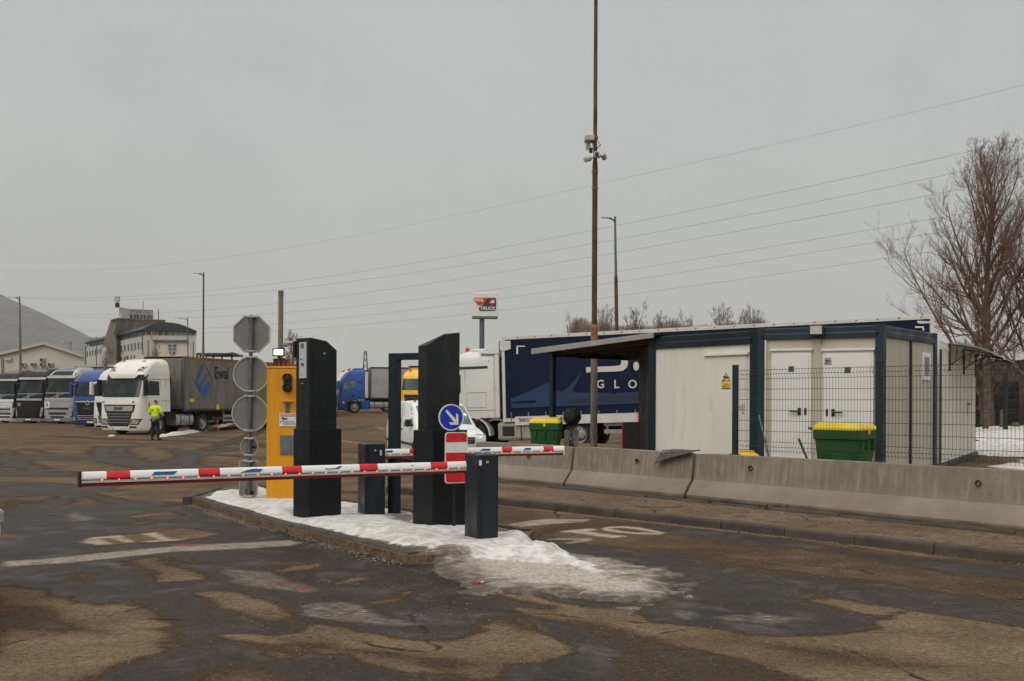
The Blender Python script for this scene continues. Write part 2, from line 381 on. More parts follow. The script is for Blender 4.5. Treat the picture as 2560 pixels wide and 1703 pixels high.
# far yard: damp bands and tyre arcs
for pl in ([(0, 200), (400, 200), (900, 212), (1230, 216), (1200, 230), (700, 238), (-100, 243)],
           [(-100, 315), (400, 332), (680, 347), (680, 385), (400, 372), (-100, 378)],
           [(-100, 420), (500, 432), (760, 465), (1090, 487), (900, 512), (500, 532), (-100, 568), (-100, 500)]):
    lay(dry, Q(D_, *pl), .16, .12, .3)
for pts, w, v in (([(1500, 105), (1200, 110), (1050, 130), (1000, 160), (1030, 190), (1060, 206)], .5, .2), ([(900, 120), (862, 135), (850, 180), (870, 210)], .6, .2),
                  ([(1600, 150), (1500, 163), (1570, 200), (1560, 240), (1620, 292)], .5, .2), ([(2000, 130), (1800, 170), (1620, 208), (1570, 260)], .5, .22),
                  ([(1400, 140), (1600, 160), (1800, 190), (2250, 222)], .45, .26), ([(950, 232), (1100, 262), (1250, 290), (1500, 300), (1900, 312)], 1.1, .2),
                  ([(20, 150), (70, 190)], .5, .3), ([(40, 245), (120, 300)], .4, .25), ([(170, 248), (310, 312)], .5, .25), ([(200, 140), (330, 165), (430, 185)], .25, .3),
                  ([(600, 520), (800, 540), (1050, 600)], .35, .3), ([(130, 575), (220, 650)], .3, .35), ([(560, 40), (900, 60), (1500, 75), (2300, 110)], .9, .42), ([(300, 90), (900, 92), (1500, 95)], .7, .5),
                  ([(2250, 60), (1800, 45), (1400, 30)], .8, .4), ([(2350, 140), (2000, 100), (1700, 80), (1300, 70)], .5, .3)):
    stroke(dry, Q(D_, *pts), w, max(.02, v - .18), .15, .35)
for pts, w, v in (([(845, 1012), (880, 1000), (905, 1012), (880, 1028), (850, 1022)], .5, .35), ([(850, 1080), (930, 1072), (1000, 1062)], .8, .3), ([(850, 1102), (960, 1106)], 1.0, .4), ([(850, 1045), (980, 1046)], .7, .45),
                  ([(845, 1168), (960, 1172), (1040, 1168)], .8, .3), ([(860, 1130), (1000, 1136)], .6, .4), ([(850, 1230), (1040, 1236)], .3, .2)):
    stroke(dry, Q(F_, *pts), w, max(.05, v - .2), .2, .5)
# wet near part, left lane
lay(dry, Q(A_, (-60, 520), (250, 492), (420, 482), (335, 440), (290, 402), (420, 376), (700, 366), (950, 346), (1110, 352), (1120, 372), (1000, 386), (1230, 380), (1400, 430), (2357, 700), (2357, 1000), (1200, 1000), (-60, 960)), .12, .1, .2)
lane = Q(F_, (1100, 1235), (1165, 1240), (1660, 1306), (2750, 1432), (2750, 1600), (2000, 1480), (1700, 1405), (1334, 1337), (1033, 1280), (855, 1256))
lay(dry, lane, .60, .15, .3)
W, T_ = .1, .95
near_polys = [
 (A_, [(840, 745), (1000, 725), (1190, 780), (1370, 845), (1340, 862), (1160, 880), (1010, 895), (960, 885), (1020, 850), (990, 810), (880, 780)], T_, .05),
 (A_, [(450, 850), (540, 825), (600, 835), (635, 870), (600, 885), (480, 870)], .85, .05),
 (A_, [(1290, 945), (1450, 930), (1650, 965), (1800, 1010), (1900, 1060), (1935, 1085), (1880, 1115), (1760, 1120), (1600, 1090), (1500, 1050), (1400, 990)], T_, .04),
 (A_, [(-60, 905), (160, 915), (330, 930), (360, 975), (520, 1015), (640, 1020), (860, 1010), (940, 1040), (960, 1085), (1100, 1165), (1090, 1185), (980, 1180), (1080, 1220), (1200, 1290), (1050, 1340), (900, 1390), (740, 1440), (600, 1527), (520, 1650), (-60, 1700)], .86, .06),
 (A_, [(-60, 1060), (200, 1105), (420, 1140), (700, 1190), (720, 1215), (400, 1212), (100, 1180), (0, 1222), (-60, 1230)], .22, .08),
 (A_, [(60, 1040), (260, 1040), (330, 1075), (180, 1080)], .3, .08),
 (A_, [(1800, 800), (1900, 770), (2100, 755), (2125, 770), (1950, 800), (1830, 812)], .9, .03),
 (A_, [(2180, 890), (2280, 850), (2357, 840), (2420, 850), (2357, 872), (2250, 882), (2197, 897)], .9, .03),
 (B_, [(310, 935), (400, 910), (500, 895), (540, 850), (640, 850), (600, 885), (520, 925), (400, 938)], .8, .04),
 (A_, [(820, 455), (960, 432), (1100, 420), (1170, 440), (1000, 450), (900, 462)], .75, .05), (A_, [(760, 500), (960, 478), (1150, 470), (1100, 490), (900, 503)], .72, .05),
 (A_, [(560, 620), (700, 570), (900, 555), (1200, 525), (1420, 560), (1230, 605), (900, 625), (640, 650)], .8, .05),
 (A_, [(1150, 725), (1250, 730), (1370, 765), (1200, 760)], .75, .03),
 (A_, [(1270, 1470), (1500, 1420), (1700, 1440), (1900, 1527), (2000, 1600), (1200, 1600)], .6, .08), (A_, [(1760, 1320), (1900, 1350), (1960, 1395), (1800, 1380)], .6, .06),
 (B_, [(-700, 1145), (-560, 1130), (-300, 1140), (-140, 1120), (-70, 1075), (0, 1070), (150, 1090), (330, 1130), (500, 1165), (700, 1188), (860, 1190), (960, 1170), (1080, 1130), (1120, 1110), (1090, 1085), (1180, 1045), (1290, 1030), (1380, 1060), (1380, 1100), (1500, 1140), (1600, 1180), (1680, 1220), (1690, 1250), (1600, 1300), (1480, 1330), (1240, 1345), (1160, 1390), (1180, 1410), (1060, 1440), (990, 1438), (960, 1405), (850, 1385), (600, 1390), (450, 1360), (300, 1310), (200, 1270), (0, 1260), (-300, 1200)], .95, .025),
 (B_, [(-300, 1160), (0, 1195), (300, 1232), (700, 1285), (1000, 1325), (1250, 1335), (900, 1350), (500, 1310), (200, 1262), (-100, 1240)], .30, .09),
 (B_, [(1180, 1050), (1280, 1035), (1370, 1065), (1375, 1100), (1440, 1130), (1300, 1110)], .32, .05), (B_, [(1290, 1300), (1400, 1300), (1420, 1325), (1300, 1330)], .35, .05),
 (B_, [(1120, 862), (1250, 870), (1420, 890), (1600, 930), (1740, 965), (1650, 968), (1450, 940), (1280, 905)], .92, .04),
 (B_, [(1310, 965), (1500, 980), (1750, 965), (2095, 968), (2150, 1020), (2230, 1060), (2357, 1075), (2357, 1500), (2000, 1370), (1980, 1300), (2080, 1262), (2100, 1240), (2030, 1190), (1900, 1150), (1700, 1080), (1560, 1050), (1420, 1020), (1320, 985)], .92, .04),
 (B_, [(1450, 985), (1700, 1030), (2000, 1120), (2200, 1180), (2400, 1230), (2400, 1290), (2120, 1265), (2060, 1215), (1850, 1140), (1620, 1060)], .3, .08),
 (B_, [(1980, 1300), (2080, 1265), (2357, 1290), (2500, 1330), (2700, 1430), (2800, 1520), (2357, 1520), (2100, 1448), (2000, 1370)], .55, .06),
 (C_, [(0, 1175), (180, 1200), (420, 1222), (560, 1262), (750, 1277), (1000, 1265), (1240, 1250), (1390, 1230), (1330, 1190), (1490, 1162), (1600, 1112), (1800, 1140), (2500, 1245), (2700, 1800), (1500, 1800), (950, 1580), (500, 1440), (0, 1320)], .97, .03),
 (C_, [(880, 1040), (930, 1000), (1000, 995), (1200, 1030), (1400, 1070), (1590, 1108), (1440, 1138), (1330, 1142), (1180, 1110), (1060, 1112), (1080, 1085), (1000, 1065)], .97, .025),
 (C_, [(0, 1318), (500, 1440), (950, 1580), (1400, 1800), (-300, 1800), (-200, 1380)], .30, .06),
 (C_, [(700, 1350), (1100, 1385), (1500, 1440), (2000, 1470), (1800, 1490), (1300, 1470), (900, 1410)], .55, .12), (C_, [(500, 1310), (700, 1320), (900, 1370), (650, 1350)], .5, .1),
 # right lane wheel tracks
 (C_, [(-100, 550), (300, 590), (800, 650), (950, 680), (1400, 745), (2500, 845), (2500, 925), (1900, 870), (1300, 770), (900, 702), (500, 690), (-100, 585)], .08, .05),
 (C_, [(150, 770), (600, 830), (1100, 888), (1700, 975), (2500, 1085), (2500, 1245), (1800, 1142), (1300, 1062), (800, 950), (500, 890), (300, 850)], .06, .05),
 (C_, [(190, 770), (500, 812), (900, 882), (1280, 945), (900, 905), (500, 840)], .5, .03),
 (C_, [(-100, 790), (300, 850), (800, 950), (1050, 1010), (880, 1045), (1000, 1070), (1080, 1088), (1330, 1145), (1330, 1190), (1390, 1228), (1000, 1265), (560, 1262), (0, 1175), (-200, 1120)], .13, .05),
 (C_, [(-60, 700), (40, 672), (200, 672), (310, 712), (180, 730), (20, 722)], .62, .04), (C_, [(210, 640), (400, 660), (600, 690), (420, 690), (300, 665)], .55, .04),
 (C_, [(-100, 720), (60, 735), (330, 745), (160, 770), (-100, 790)], .1, .05), (B_, [(1480, 590), (1800, 610), (2300, 700), (2357, 640), (1900, 560), (1600, 570)], .12, .08),
]
for fn, pl, v, e in near_polys: lay(dry, Q(fn, *pl), v, e * 2.2 + .03, .16 if e < .05 else .3)
stroke(dry, [(p.x - nK_.x * .10, p.y - nK_.y * .10) for p in KRp], .10, .95, .05, .10)
rib = fnoise(nx * .6 + ny, ny - nx * .6, 1.1, 4, 31)
dry += (rib - .5) * .35 * (dry > .4) + wob2 * .12
# worn paint
for fn, pl, v in ((A_, [(30, 745), (250, 735), (450, 715), (850, 675), (1200, 640), (1500, 625), (1900, 605), (1985, 620), (1900, 640), (1500, 665), (1150, 682), (850, 710), (450, 755), (30, 780)], .62),
                  (A_, [(560, 600), (600, 582), (780, 570), (890, 612), (820, 622), (730, 582), (640, 592), (745, 630), (640, 640), (540, 620)], .8), (A_, [(935, 556), (1010, 550), (1120, 595), (1235, 597), (1000, 617), (900, 618), (1040, 600)], .85),
                  (B_, [(1220, 422), (1380, 395), (1500, 385), (1780, 390), (1720, 406), (1500, 420), (1300, 437)], .75),
                  (B_, [(1565, 470), (1650, 458), (1790, 450), (1812, 460), (1730, 468), (2010, 500), (1915, 509), (1650, 474)], 1.0),
                  (B_, [(1835, 447), (1900, 436), (2000, 434), (2110, 446), (2255, 476), (2215, 488), (2090, 486), (1960, 476), (1870, 462)], 1.0),
                  (B_, [(1890, 448), (1970, 444), (2070, 454), (2185, 476), (2090, 475), (1980, 466)], 0.0),
                  (B_, [(1490, 512), (1700, 508), (1785, 515), (1760, 530), (1640, 546), (1590, 541), (1720, 523), (1500, 521)], .6)):
    lay(paint, Q(fn, *pl), v, .035, .06)
for pts in ([(850, 1101), (905, 1108)], [(928, 1071), (958, 1077)], [(880, 1066), (908, 1068)], [(845, 1100), (892, 1105)]):
    stroke(paint, Q(F_, *pts), .14, .55, .05, .05)
yel = np.zeros_like(dry)
for pts in ([(848, 1100), (900, 1109)], [(922, 1070), (958, 1078)], [(930, 1085), (965, 1083)], [(300, 1089), (330, 1095)], [(620, 1040), (700, 1030)]):
    stroke(yel, Q(F_, *pts), .15, .7, .05, .05)
for fn, pl in ((A_, [(1470, 795), (1560, 795), (1750, 810), (1880, 860), (2000, 900), (2080, 930), (2000, 936), (1750, 920), (1650, 905), (1560, 880), (1540, 850)]),
               (B_, [(-110, 945), (0, 930), (100, 945), (300, 975), (430, 1030), (660, 1072), (560, 1082), (300, 1062), (120, 1046), (-110, 1005)]),
               (A_, [(2070, 1010), (2250, 1000), (2357, 1030), (2357, 1130), (2150, 1085), (2080, 1060)]),
               (C_, [(560, 1150), (600, 1120), (700, 1140), (910, 1158), (800, 1190), (680, 1198), (590, 1180)]), (C_, [(30, 1120), (80, 1100), (200, 1110), (240, 1140), (150, 1160)]), (C_, [(330, 1155), (480, 1135), (550, 1150), (500, 1175)]),
               (A_, [(430, 440), (500, 420), (560, 440), (650, 465), (560, 480), (470, 475)]), (A_, [(1340, 425), (1420, 425), (1560, 465), (1700, 520), (1640, 520), (1500, 470)])):
    lay(ice, Q(fn, *pl), .85, .05, .15)
for fn, pl, v in ((A_, [(-60, 562), (80, 560), (125, 575), (60, 585), (-60, 583)], 1), (A_, [(850, 535), (1000, 528), (1110, 530), (1080, 545), (900, 550)], .7), (A_, [(1120, 635), (1200, 625), (1340, 632), (1280, 648), (1180, 652)], .9),
                  (A_, [(1750, 850), (1900, 870), (2050, 910), (2000, 940), (1880, 890)], .8), (C_, [(0, 425), (150, 440), (260, 465), (120, 462)], .5)):
    lay(rust, Q(fn, *pl), v, .05, .1)
def full(a, base): r = np.full(X.shape, base, np.float32); r[idx] = np.clip(a, 0, 1); return r
def grid_mesh(name, X, Y, Z, ncol, nrow, attrs, mat, keep=None):
    me = bpy.data.meshes.new(name); n = len(X)
    i = np.arange(n).reshape(nrow, ncol)
    q = np.stack([i[:-1, :-1], i[:-1, 1:], i[1:, 1:], i[1:, :-1]], -1).reshape(-1, 4)
    if keep is not None:
        q = q[keep[q].any(1)]
        used = np.zeros(n, bool); used[q.ravel()] = True; mp = np.cumsum(used) - 1
        q = mp[q]; X, Y, Z = X[used], Y[used], Z[used]; attrs = {k: v[used] for k, v in attrs.items()}; n = len(X)
    me.vertices.add(n); me.vertices.foreach_set('co', np.stack([X, Y, Z], -1).astype(np.float32).ravel())
    me.loops.add(q.size); me.loops.foreach_set('vertex_index', q.ravel().astype(np.int32))
    me.polygons.add(len(q)); me.polygons.foreach_set('loop_start', np.arange(0, q.size, 4, dtype=np.int32))
    try: me.polygons.foreach_set('loop_total', np.full(len(q), 4, np.int32))
    except Exception: pass
    me.update(calc_edges=True); me.validate()
    me.polygons.foreach_set('use_smooth', [True] * len(me.polygons))
    for k, v in attrs.items():
        a = me.attributes.new(k, 'FLOAT', 'POINT'); a.data.foreach_set('value', v.astype(np.float32))
    me.materials.append(mat)
    o = bpy.data.objects.new(name, me); COL.objects.link(o); return o
def attr(nt, name):
    n = nt.nodes.new('ShaderNodeAttribute'); n.attribute_name = name; return n.outputs['Fac']
def asphalt(name, masked=True):
    m, nt, b = newmat(name); co = objco(nt)
    big = noise(nt, co, .9, 6, .6, .3); mid = noise(nt, co, 5, 6, .65); fine = noise(nt, co, 55, 4, .7); grit = noise(nt, co, 75, 3, .75)
    wet = mix(nt, maprange(nt, big, .3, .7), (.0115, .0092, .0076), (.0265, .0215, .018))
    wet = mix(nt, maprange(nt, mid, .45, .75, 0, .55), wet, (.054, .046, .040))
    wet = mix(nt, maprange(nt, noise(nt, co, 1.7, 7, .7, .6), .48, .66, 0, .9), wet, (.080, .070, .066)); wet = mix(nt, maprange(nt, noise(nt, co, .75, 6, .65, .4), .50, .66, 0, .6), wet, (.034, .0245, .0165))
    damp = (.058, .041, .026)
    dryc = mix(nt, maprange(nt, big, .3, .72), (.125, .089, .053), (.215, .158, .100))
    dryc = mix(nt, maprange(nt, mid, .52, .78, 0, .5), dryc, (.062, .044, .028))
    sk = nt.nodes.new('ShaderNodeMapping'); sk.inputs['Rotation'].default_value = (0, 0, R(-48)); sk.inputs['Scale'].default_value = (.22, 2.6, 1); L(nt, co, sk.inputs['Vector']); streak = noise(nt, sk.outputs['Vector'], 1.3, 7, .7, .25)
    if masked:
        d = mth(nt, 'ADD', attr(nt, 'dry'), mth(nt, 'ADD', mth(nt, 'MULTIPLY', mth(nt, 'SUBTRACT', mid, .5), .55), mth(nt, 'ADD', mth(nt, 'MULTIPLY', mth(nt, 'SUBTRACT', fine, .5), .40), mth(nt, 'MULTIPLY', mth(nt, 'SUBTRACT', streak, .5), .42))))
        c = mix(nt, maprange(nt, d, .06, .42), wet, damp)
        c = mix(nt, maprange(nt, d, .34, .92), c, dryc)
        rough = mth(nt, 'ADD', maprange(nt, d, .1, .5, .58, .95), mth(nt, 'MULTIPLY', mth(nt, 'SUBTRACT', mid, .5), .35))
    else:
        d = mid; c = mix(nt, maprange(nt, d, .30, .52), (.070, .049, .031), mix(nt, .3, dryc, (.22, .17, .12))); rough = maprange(nt, d, .2, .6, .8, .95)
    sp = maprange(nt, grit, .58, .70); c = mix(nt, mth(nt, 'MULTIPLY', sp, .55), c, (.27, .215, .155))
    g2 = noise(nt, co, 26, 5, .8); c = mix(nt, mth(nt, 'MULTIPLY', maprange(nt, g2, .52, .72), .30), c, (.24, .19, .14)); c = mix(nt, mth(nt, 'MULTIPLY', maprange(nt, g2, .28, .46, 1, 0), .55), c, (.012, .0105, .0095))
    sp2 = maprange(nt, fine, .32, .46, 1, 0); c = mix(nt, mth(nt, 'MULTIPLY', sp2, .6), c, (.013, .012, .011))
    vo = nt.nodes.new('ShaderNodeTexVoronoi'); vo.feature = 'DISTANCE_TO_EDGE'; vo.inputs['Scale'].default_value = .55
    wv = nt.nodes.new('ShaderNodeMix'); wv.data_type = 'VECTOR'; wv.inputs['Factor'].default_value = .12
    nn = nt.nodes.new('ShaderNodeTexNoise'); nn.inputs['Scale'].default_value = 3.0; nn.inputs['Detail'].default_value = 5
    L(nt, co, nn.inputs['Vector']); L(nt, co, wv.inputs[4]); L(nt, nn.outputs['Color'], wv.inputs[5]); L(nt, wv.outputs[1], vo.inputs['Vector'])
    crack = mth(nt, 'MULTIPLY', maprange(nt, vo.outputs['Distance'], .002, .009, 1, 0), maprange(nt, big, .47, .56))
    c = mix(nt, mth(nt, 'MULTIPLY', crack, .8), c, (.010, .009, .008))
    if masked:
        wear = maprange(nt, mth(nt, 'ADD', fine, mid), .74, 1.06, 0.10, 1)
        c = mix(nt, mth(nt, 'MULTIPLY', attr(nt, 'paint'), wear), c, (.44, .385, .30))
        c = mix(nt, mth(nt, 'MULTIPLY', attr(nt, 'yel'), maprange(nt, mid, .4, .6)), c, (.42, .25, .04))
        st = nt.nodes.new('ShaderNodeMapping'); st.inputs['Rotation'].default_value = (0, 0, .9); st.inputs['Scale'].default_value = (1, 3.5, 1); L(nt, co, st.inputs['Vector'])
        icn = noise(nt, st.outputs['Vector'], 9, 7, .75)
        im = mth(nt, 'MULTIPLY', attr(nt, 'ice'), maprange(nt, icn, .33, .53))
        c = mix(nt, im, c, mix(nt, maprange(nt, icn, .5, .75), (.15, .12, .095), (.50, .46, .41)))
        c = mix(nt, mth(nt, 'MULTIPLY', attr(nt, 'rust'), maprange(nt, mid, .3, .65)), c, (.20, .050, .014))
        h = mth(nt, 'ADD', mth(nt, 'MULTIPLY', fine, .6), mth(nt, 'MULTIPLY', im, 1.2))
    else: h = fine
    gm = nt.nodes.new('ShaderNodeMix'); gm.data_type = 'RGBA'; gm.blend_type = 'MULTIPLY'; gm.inputs['Factor'].default_value = 1; L(nt, c, gm.inputs[6])
    L(nt, mix(nt, maprange(nt, noise(nt, co, 21, 9, .92), .36, .62, smooth=False), (.30, .29, .28), (1.40, 1.37, 1.33)), gm.inputs[7]); c = gm.outputs[2]
    L(nt, c, b.inputs['Base Color']); L(nt, rough, b.inputs['Roughness'])
    L(nt, maprange(nt, d, .15, .5, .16, .03), b.inputs['Specular IOR Level'])
    bump(nt, b, h, .55, .012); return m
M['asphalt'] = asphalt('asphalt damp and dry'); M['pavement'] = asphalt('worn pavement asphalt', False)
g = grid_mesh('ground', X, Y, Z, len(gx), len(gy), dict(dry=full(dry, .74), paint=full(paint, 0), ice=full(ice, 0), rust=full(rust, 0), yel=full(yel, 0)), M['asphalt'])
kind(g, 'structure')

# ------------------------------------------------------------------ concrete, kerbs, pavement, raised yard
def concrete(name, base, light, dark, streaks=False):
    m, nt, b = newmat(name); co = objco(nt)
    n1 = noise(nt, co, 2.2, 7, .65, .3); n2 = noise(nt, co, 40, 4, .7)
    c = mix(nt, maprange(nt, n1, .3, .7), dark, base); c = mix(nt, maprange(nt, n2, .55, .75, 0, .4), c, light)
    c = mix(nt, maprange(nt, noise(nt, co, 75, 2), .27, .33, .7, 0), c, (.05, .042, .034))
    if streaks:
        sv = objco(nt, (14, 14, .35)); s1 = noise(nt, sv, 1.0, 4, .6)
        sep = nt.nodes.new('ShaderNodeSeparateXYZ'); L(nt, objco(nt), sep.inputs[0])
        zz = mth(nt, 'ADD', sep.outputs['Z'], mth(nt, 'MULTIPLY', mth(nt, 'SUBTRACT', noise(nt, co, 1.1, 3), .5), .12))
        band = mth(nt, 'MULTIPLY', maprange(nt, zz, .28, .37), maprange(nt, zz, .55, .68, 1, 0))
        c = mix(nt, mth(nt, 'MULTIPLY', mth(nt, 'MULTIPLY', band, maprange(nt, s1, .52, .70)), .5), c, (.36, .32, .265))
        up = maprange(nt, zz, .30, .42)
        c = mix(nt, mth(nt, 'MULTIPLY', up, maprange(nt, s1, .35, .62, .38, 0)), c, (.125, .10, .075))
        low = maprange(nt, zz, .02, .32, .55, 0)
        c = mix(nt, low, c, (.19, .142, .095))
        c = mix(nt, maprange(nt, zz, .02, .075, .75, 0), c, (.07, .052, .036))
    L(nt, c, b.inputs['Base Color']); b.inputs['Roughness'].default_value = .9
    bump(nt, b, mth(nt, 'ADD', n2, mth(nt, 'MULTIPLY', n1, .4)), .5, .012); return m
M['concrete'] = concrete('barrier concrete', (.27, .232, .18), (.35, .31, .25), (.20, .168, .128), True)
M['kerb'] = concrete('kerb concrete', (.075, .062, .047), (.16, .135, .10), (.040, .033, .026))
M['kerb_dark'] = concrete('dark wet kerb', (.078, .064, .048), (.16, .13, .098), (.042, .034, .026))
def kerb_run(name, pts, w, z0, z1, side, mat, lab=None, piece=1.0):
    """kerb stones laid along a polyline, one joint a metre, small height and offset differences"""
    mb = MB(); rnd = random.Random(len(name) + int(abs(pts[0][0] * 10)))
    P2 = [V((p[0], p[1], 0)) for p in pts]
    for a, b in zip(P2, P2[1:]):
        d = (b - a); n = max(1, round(d.length / piece)); d.normalize(); s = V((-d.y, d.x, 0)) * side
        for k in range(n):
            p, q = a.lerp(b, k / n) + d * .004, a.lerp(b, (k + 1) / n) - d * .004
            dz = rnd.uniform(-.008, .008); of = s * rnd.uniform(-.008, .008); p += of; q += of
            prof = [(0, z0), (.012, z1 - .03 + dz), (.03, z1 + dz), (w, z1 + dz + .003), (w, z0)]
            mb.loft([[p + s * u + V((0, 0, z)) for u, z in prof], [q + s * u + V((0, 0, z)) for u, z in prof]])
    o = mb.build(name, mat, bev=.008); kind(o, 'structure'); return o
kerb_run('kerb', [k0, KR[1], KR[3], k1], .16, -.1, .115, 1, 'kerb_dark')
nK = V((-dK.y, dK.x, 0))
if nK.y < 0: nK = -nK
W1, W2 = G(1660, 1242, .12), G(2560, 1331, .12); dW = (W2 - W1).normalized(); nW = V((-dW.y, dW.x, 0))
if nW.y < 0: nW = -nW
def on_wall(px, z=.12):          # point of the wall's foot line seen at photo column px
    a = (px - CX) / F; t = (a * W1.y - W1.x) / (dW.x - a * dW.y); return W1 + dW * t
w0, w1 = W1 - dW * 6.2, W2 + dW * 6
sw = MB(); sw.ngon([k0 + nK * .15 + V((0, 0, .105)), k1 + nK * .15 + V((0, 0, .105)), w1 + nW * .6 + V((0, 0, -.012)), w0 + nW * .6 + V((0, 0, -.012))])
kind(sw.build('sidewalk', 'pavement'), 'structure')
ed = [w0 - nW * .30, w1 - nW * .22]
kerb_run('kerb', ed, .09, .0, .145, 1, 'kerb', piece=1.2)
# raised yard behind the wall
PZ = .45
pl = [on_wall(1292) + nW * .55, on_wall(1500) + nW * .5, w1 + nW * .5, V((16, 3, 0)), V((120, 3, 0)), V((120, 110, 0)), V((15, 110, 0)), V((13.2, 28, 0)), V((10.4, 24.3, 0)), V((1.0, 31.8, 0)), V((.2, 26, 0))]
mb = MB(); mb.prism([V((p.x, p.y, PZ)) for p in pl], (0, 0, -.7)); kind(mb.build('yard_terrace', 'pavement'), 'structure')

# concrete barriers: New Jersey profile, each segment a thing
prof = [(0, 0), (0, .075), (.19, .31), (.245, .75), (.365, .75), (.42, .31), (.60, .075), (.60, 0)]
def barrier(pa, pb, label, holes):
    a, b = on_wall(pa), on_wall(pb); ln = (b - a).length
    o = thing('concrete_barrier', label, 'concrete barrier', (a.x, a.y, .12), math.atan2(dW.y, dW.x), 'concrete barriers along the pavement')
    mb = MB(); n = max(4, int(ln / .3)); rnd = random.Random(int(pa)); rings = []
    for i in range(n + 1):
        x = .03 + (ln - .06) * i / n; sc = 0.018 if i in (0, n) else 0
        rings.append([V((x, u + (sc if u < .3 else -sc) + rnd.uniform(-.004, .004), z - (sc if z > .7 else 0) + (rnd.uniform(-.005, .005) if z > .7 else 0))) for u, z in prof])
    mb.loft(rings); mb.build('body', 'concrete', o, bev=.012)
    for hx, hz in holes:
        p = hit(mat_of(o), hx, hz, 1, .2); u = interp([(.31, .19), (.75, .245)], p.z)
        T = frameT((p.x, u - .012, p.z), (1, 0, 0), (0, .12, 1))
        h = MB(); h.lathe([(.040, .0), (.040, .018), (.031, .018), (.026, -.03), (.0, -.03)], T, 16, caps=False); h.build('lifting_hole', 'kerb_dark', o, smooth=40)
    return o
barrier(1165, 1409, 'grey concrete barrier segment behind the far boom, ending at a narrow crack', [(1322, 1141)])
barrier(1409, 1711, 'short grey concrete barrier segment with a rubber mat over its joint', [(1592, 1152)])
barrier(1711, 2690, 'long streaked grey concrete barrier segment below the wire fence', [(1875.5, 1170), (2445, 1208)])

# ------------------------------------------------------------------ traffic island with kerb and old snow
IL = [G(560, 1233), G(478, 1262), G(725, 1338), G(900, 1380), G(1014, 1411)]
IR = [G(660, 1226), G(855, 1262), G(1033, 1290), G(1334, 1346)]
nose = [G(1150, 1408), G(1300, 1380)]
isl = [(p.x, p.y) for p in [IL[1], IL[2], IL[3], IL[4]] + nose + IR[::-1] + [IL[0]]]
mb = MB(); mb.prism([V((x, y, .095)) for x, y in isl], (0, 0, -.3)); kind(mb.build('island_paving', 'pavement'), 'structure')
kerb_run('kerb', [IL[0], IL[1]], .15, -.1, .125, -1, 'kerb', piece=.8)
kerb_run('kerb', [IL[1], IL[2], IL[3], IL[4]], .15, -.1, .125, 1, 'kerb', piece=.9)
kerb_run('kerb', [IR[3], IR[2], IR[1], IR[0]], .15, -.1, .12, 1, 'kerb')
def QS(c, *xy):       # outline points of the snow: on the island top, or near the road level past its nose
    out = []
    for x, y in xy:
        px, py = (x / 2.619, 1120 + y / 2.619) if c == 'A' else (800 + x / 2.619, 1150 + y / 2.619) if c == 'B' else (x, y)
        z = .125 if c != 'B' else float(np.interp(x, [560, 800, 1200, 1600], [.12, .06, .05, .02])) if y > 560 else float(np.interp(x, [1150, 1500], [.12, .05]))
        q = G(px, py, z); out.append((q.x, q.y))
    return out
core_o = QS('A', (1310, 350), (1330, 318), (1400, 298), (1500, 280), (1560, 296), (1650, 270), (1745, 268)) + QS('F', (700, 1240), (760, 1246), (855, 1262), (960, 1266), (1033, 1282), (1165, 1300)) + \
    QS('B', (1170, 470), (1400, 496), (1520, 560), (1640, 600), (1850, 652), (2050, 692), (2200, 742), (2330, 802), (2400, 832), (2400, 900), (2300, 908), (2060, 914), (1950, 932), (1850, 922), (1640, 887), (1500, 852), (1200, 826), (1050, 792), (900, 752), (800, 712), (745, 645), (690, 622), (560, 585), (300, 522), (0, 452)) + QS('A', (1900, 545), (1640, 455), (1400, 395))
white_o = QS('A', (1320, 345), (1345, 318), (1500, 283), (1650, 272), (1745, 270)) + QS('F', (700, 1244), (760, 1250), (855, 1262), (960, 1268), (1033, 1284), (1165, 1302)) + \
    QS('B', (1180, 480), (1400, 506), (1500, 560), (1580, 620), (1690, 668), (1800, 700), (1910, 745), (1780, 748), (1620, 700), (1480, 685), (1300, 655), (1100, 640), (1000, 635), (860, 610), (760, 625), (690, 612), (560, 572), (300, 512), (0, 446)) + QS('A', (1900, 540), (1640, 450), (1400, 390))
ax_ = np.arange(-6.2, 3.2, .03); ay_ = np.arange(7.9, 18.6, .035); sx, sy = np.meshgrid(ax_, ay_); sx = sx.ravel(); sy = sy.ravel()
n1 = fnoise(sx, sy, 2.0, 4, 3) - .5; n2 = fnoise(sx, sy, 7.0, 4, 4) - .5; n3 = fnoise(sx * .8 + sy * .8, (sy - sx) * 2.2, 3.2, 3, 8) - .5
apr = sstep(-1.2, .6, sx - (sy - 9.4) * .9); do = sdf(sx, sy, core_o) + n1 * (.25 + .55 * apr) + n2 * (.12 + .25 * apr) + n3 * .35 * apr + .10 * apr; dw = sdf(sx, sy, white_o) + n1 * .30 + n2 * .14 + n3 * .12
di = sdf(sx, sy, isl)
e0, e1 = IL[1], IL[4]; el = math.hypot(e1.x - e0.x, e1.y - e0.y); tx, ty = (e1.x - e0.x) / el, (e1.y - e0.y) / el
par = (sx - e0.x) * tx + (sy - e0.y) * ty; per = (sx - e0.x) * -ty + (sy - e0.y) * tx; per = per - .05 - (fnoise(par, per * 0, 1.3, 3, 9) - .5) * .16
inl = (par > -.5) & (par < el - .15); do = np.where(inl, np.minimum(do, per), do); dw = np.where(inl, np.minimum(dw, per - .02), dw)
base = .115 * sstep(-.10, .10, di)
peak = np.exp(-(((sx - .02) / .8) ** 2 + ((sy - 11.0) / .75) ** 2)) * .11
th = sstep(0, .22, do) * .035 + sstep(-.05, .35, dw) * (.035 + peak) + sstep(.0, .3, dw) * (n2 * .024 + n1 * .07 + n3 * .016)
bare = np.zeros_like(sx)
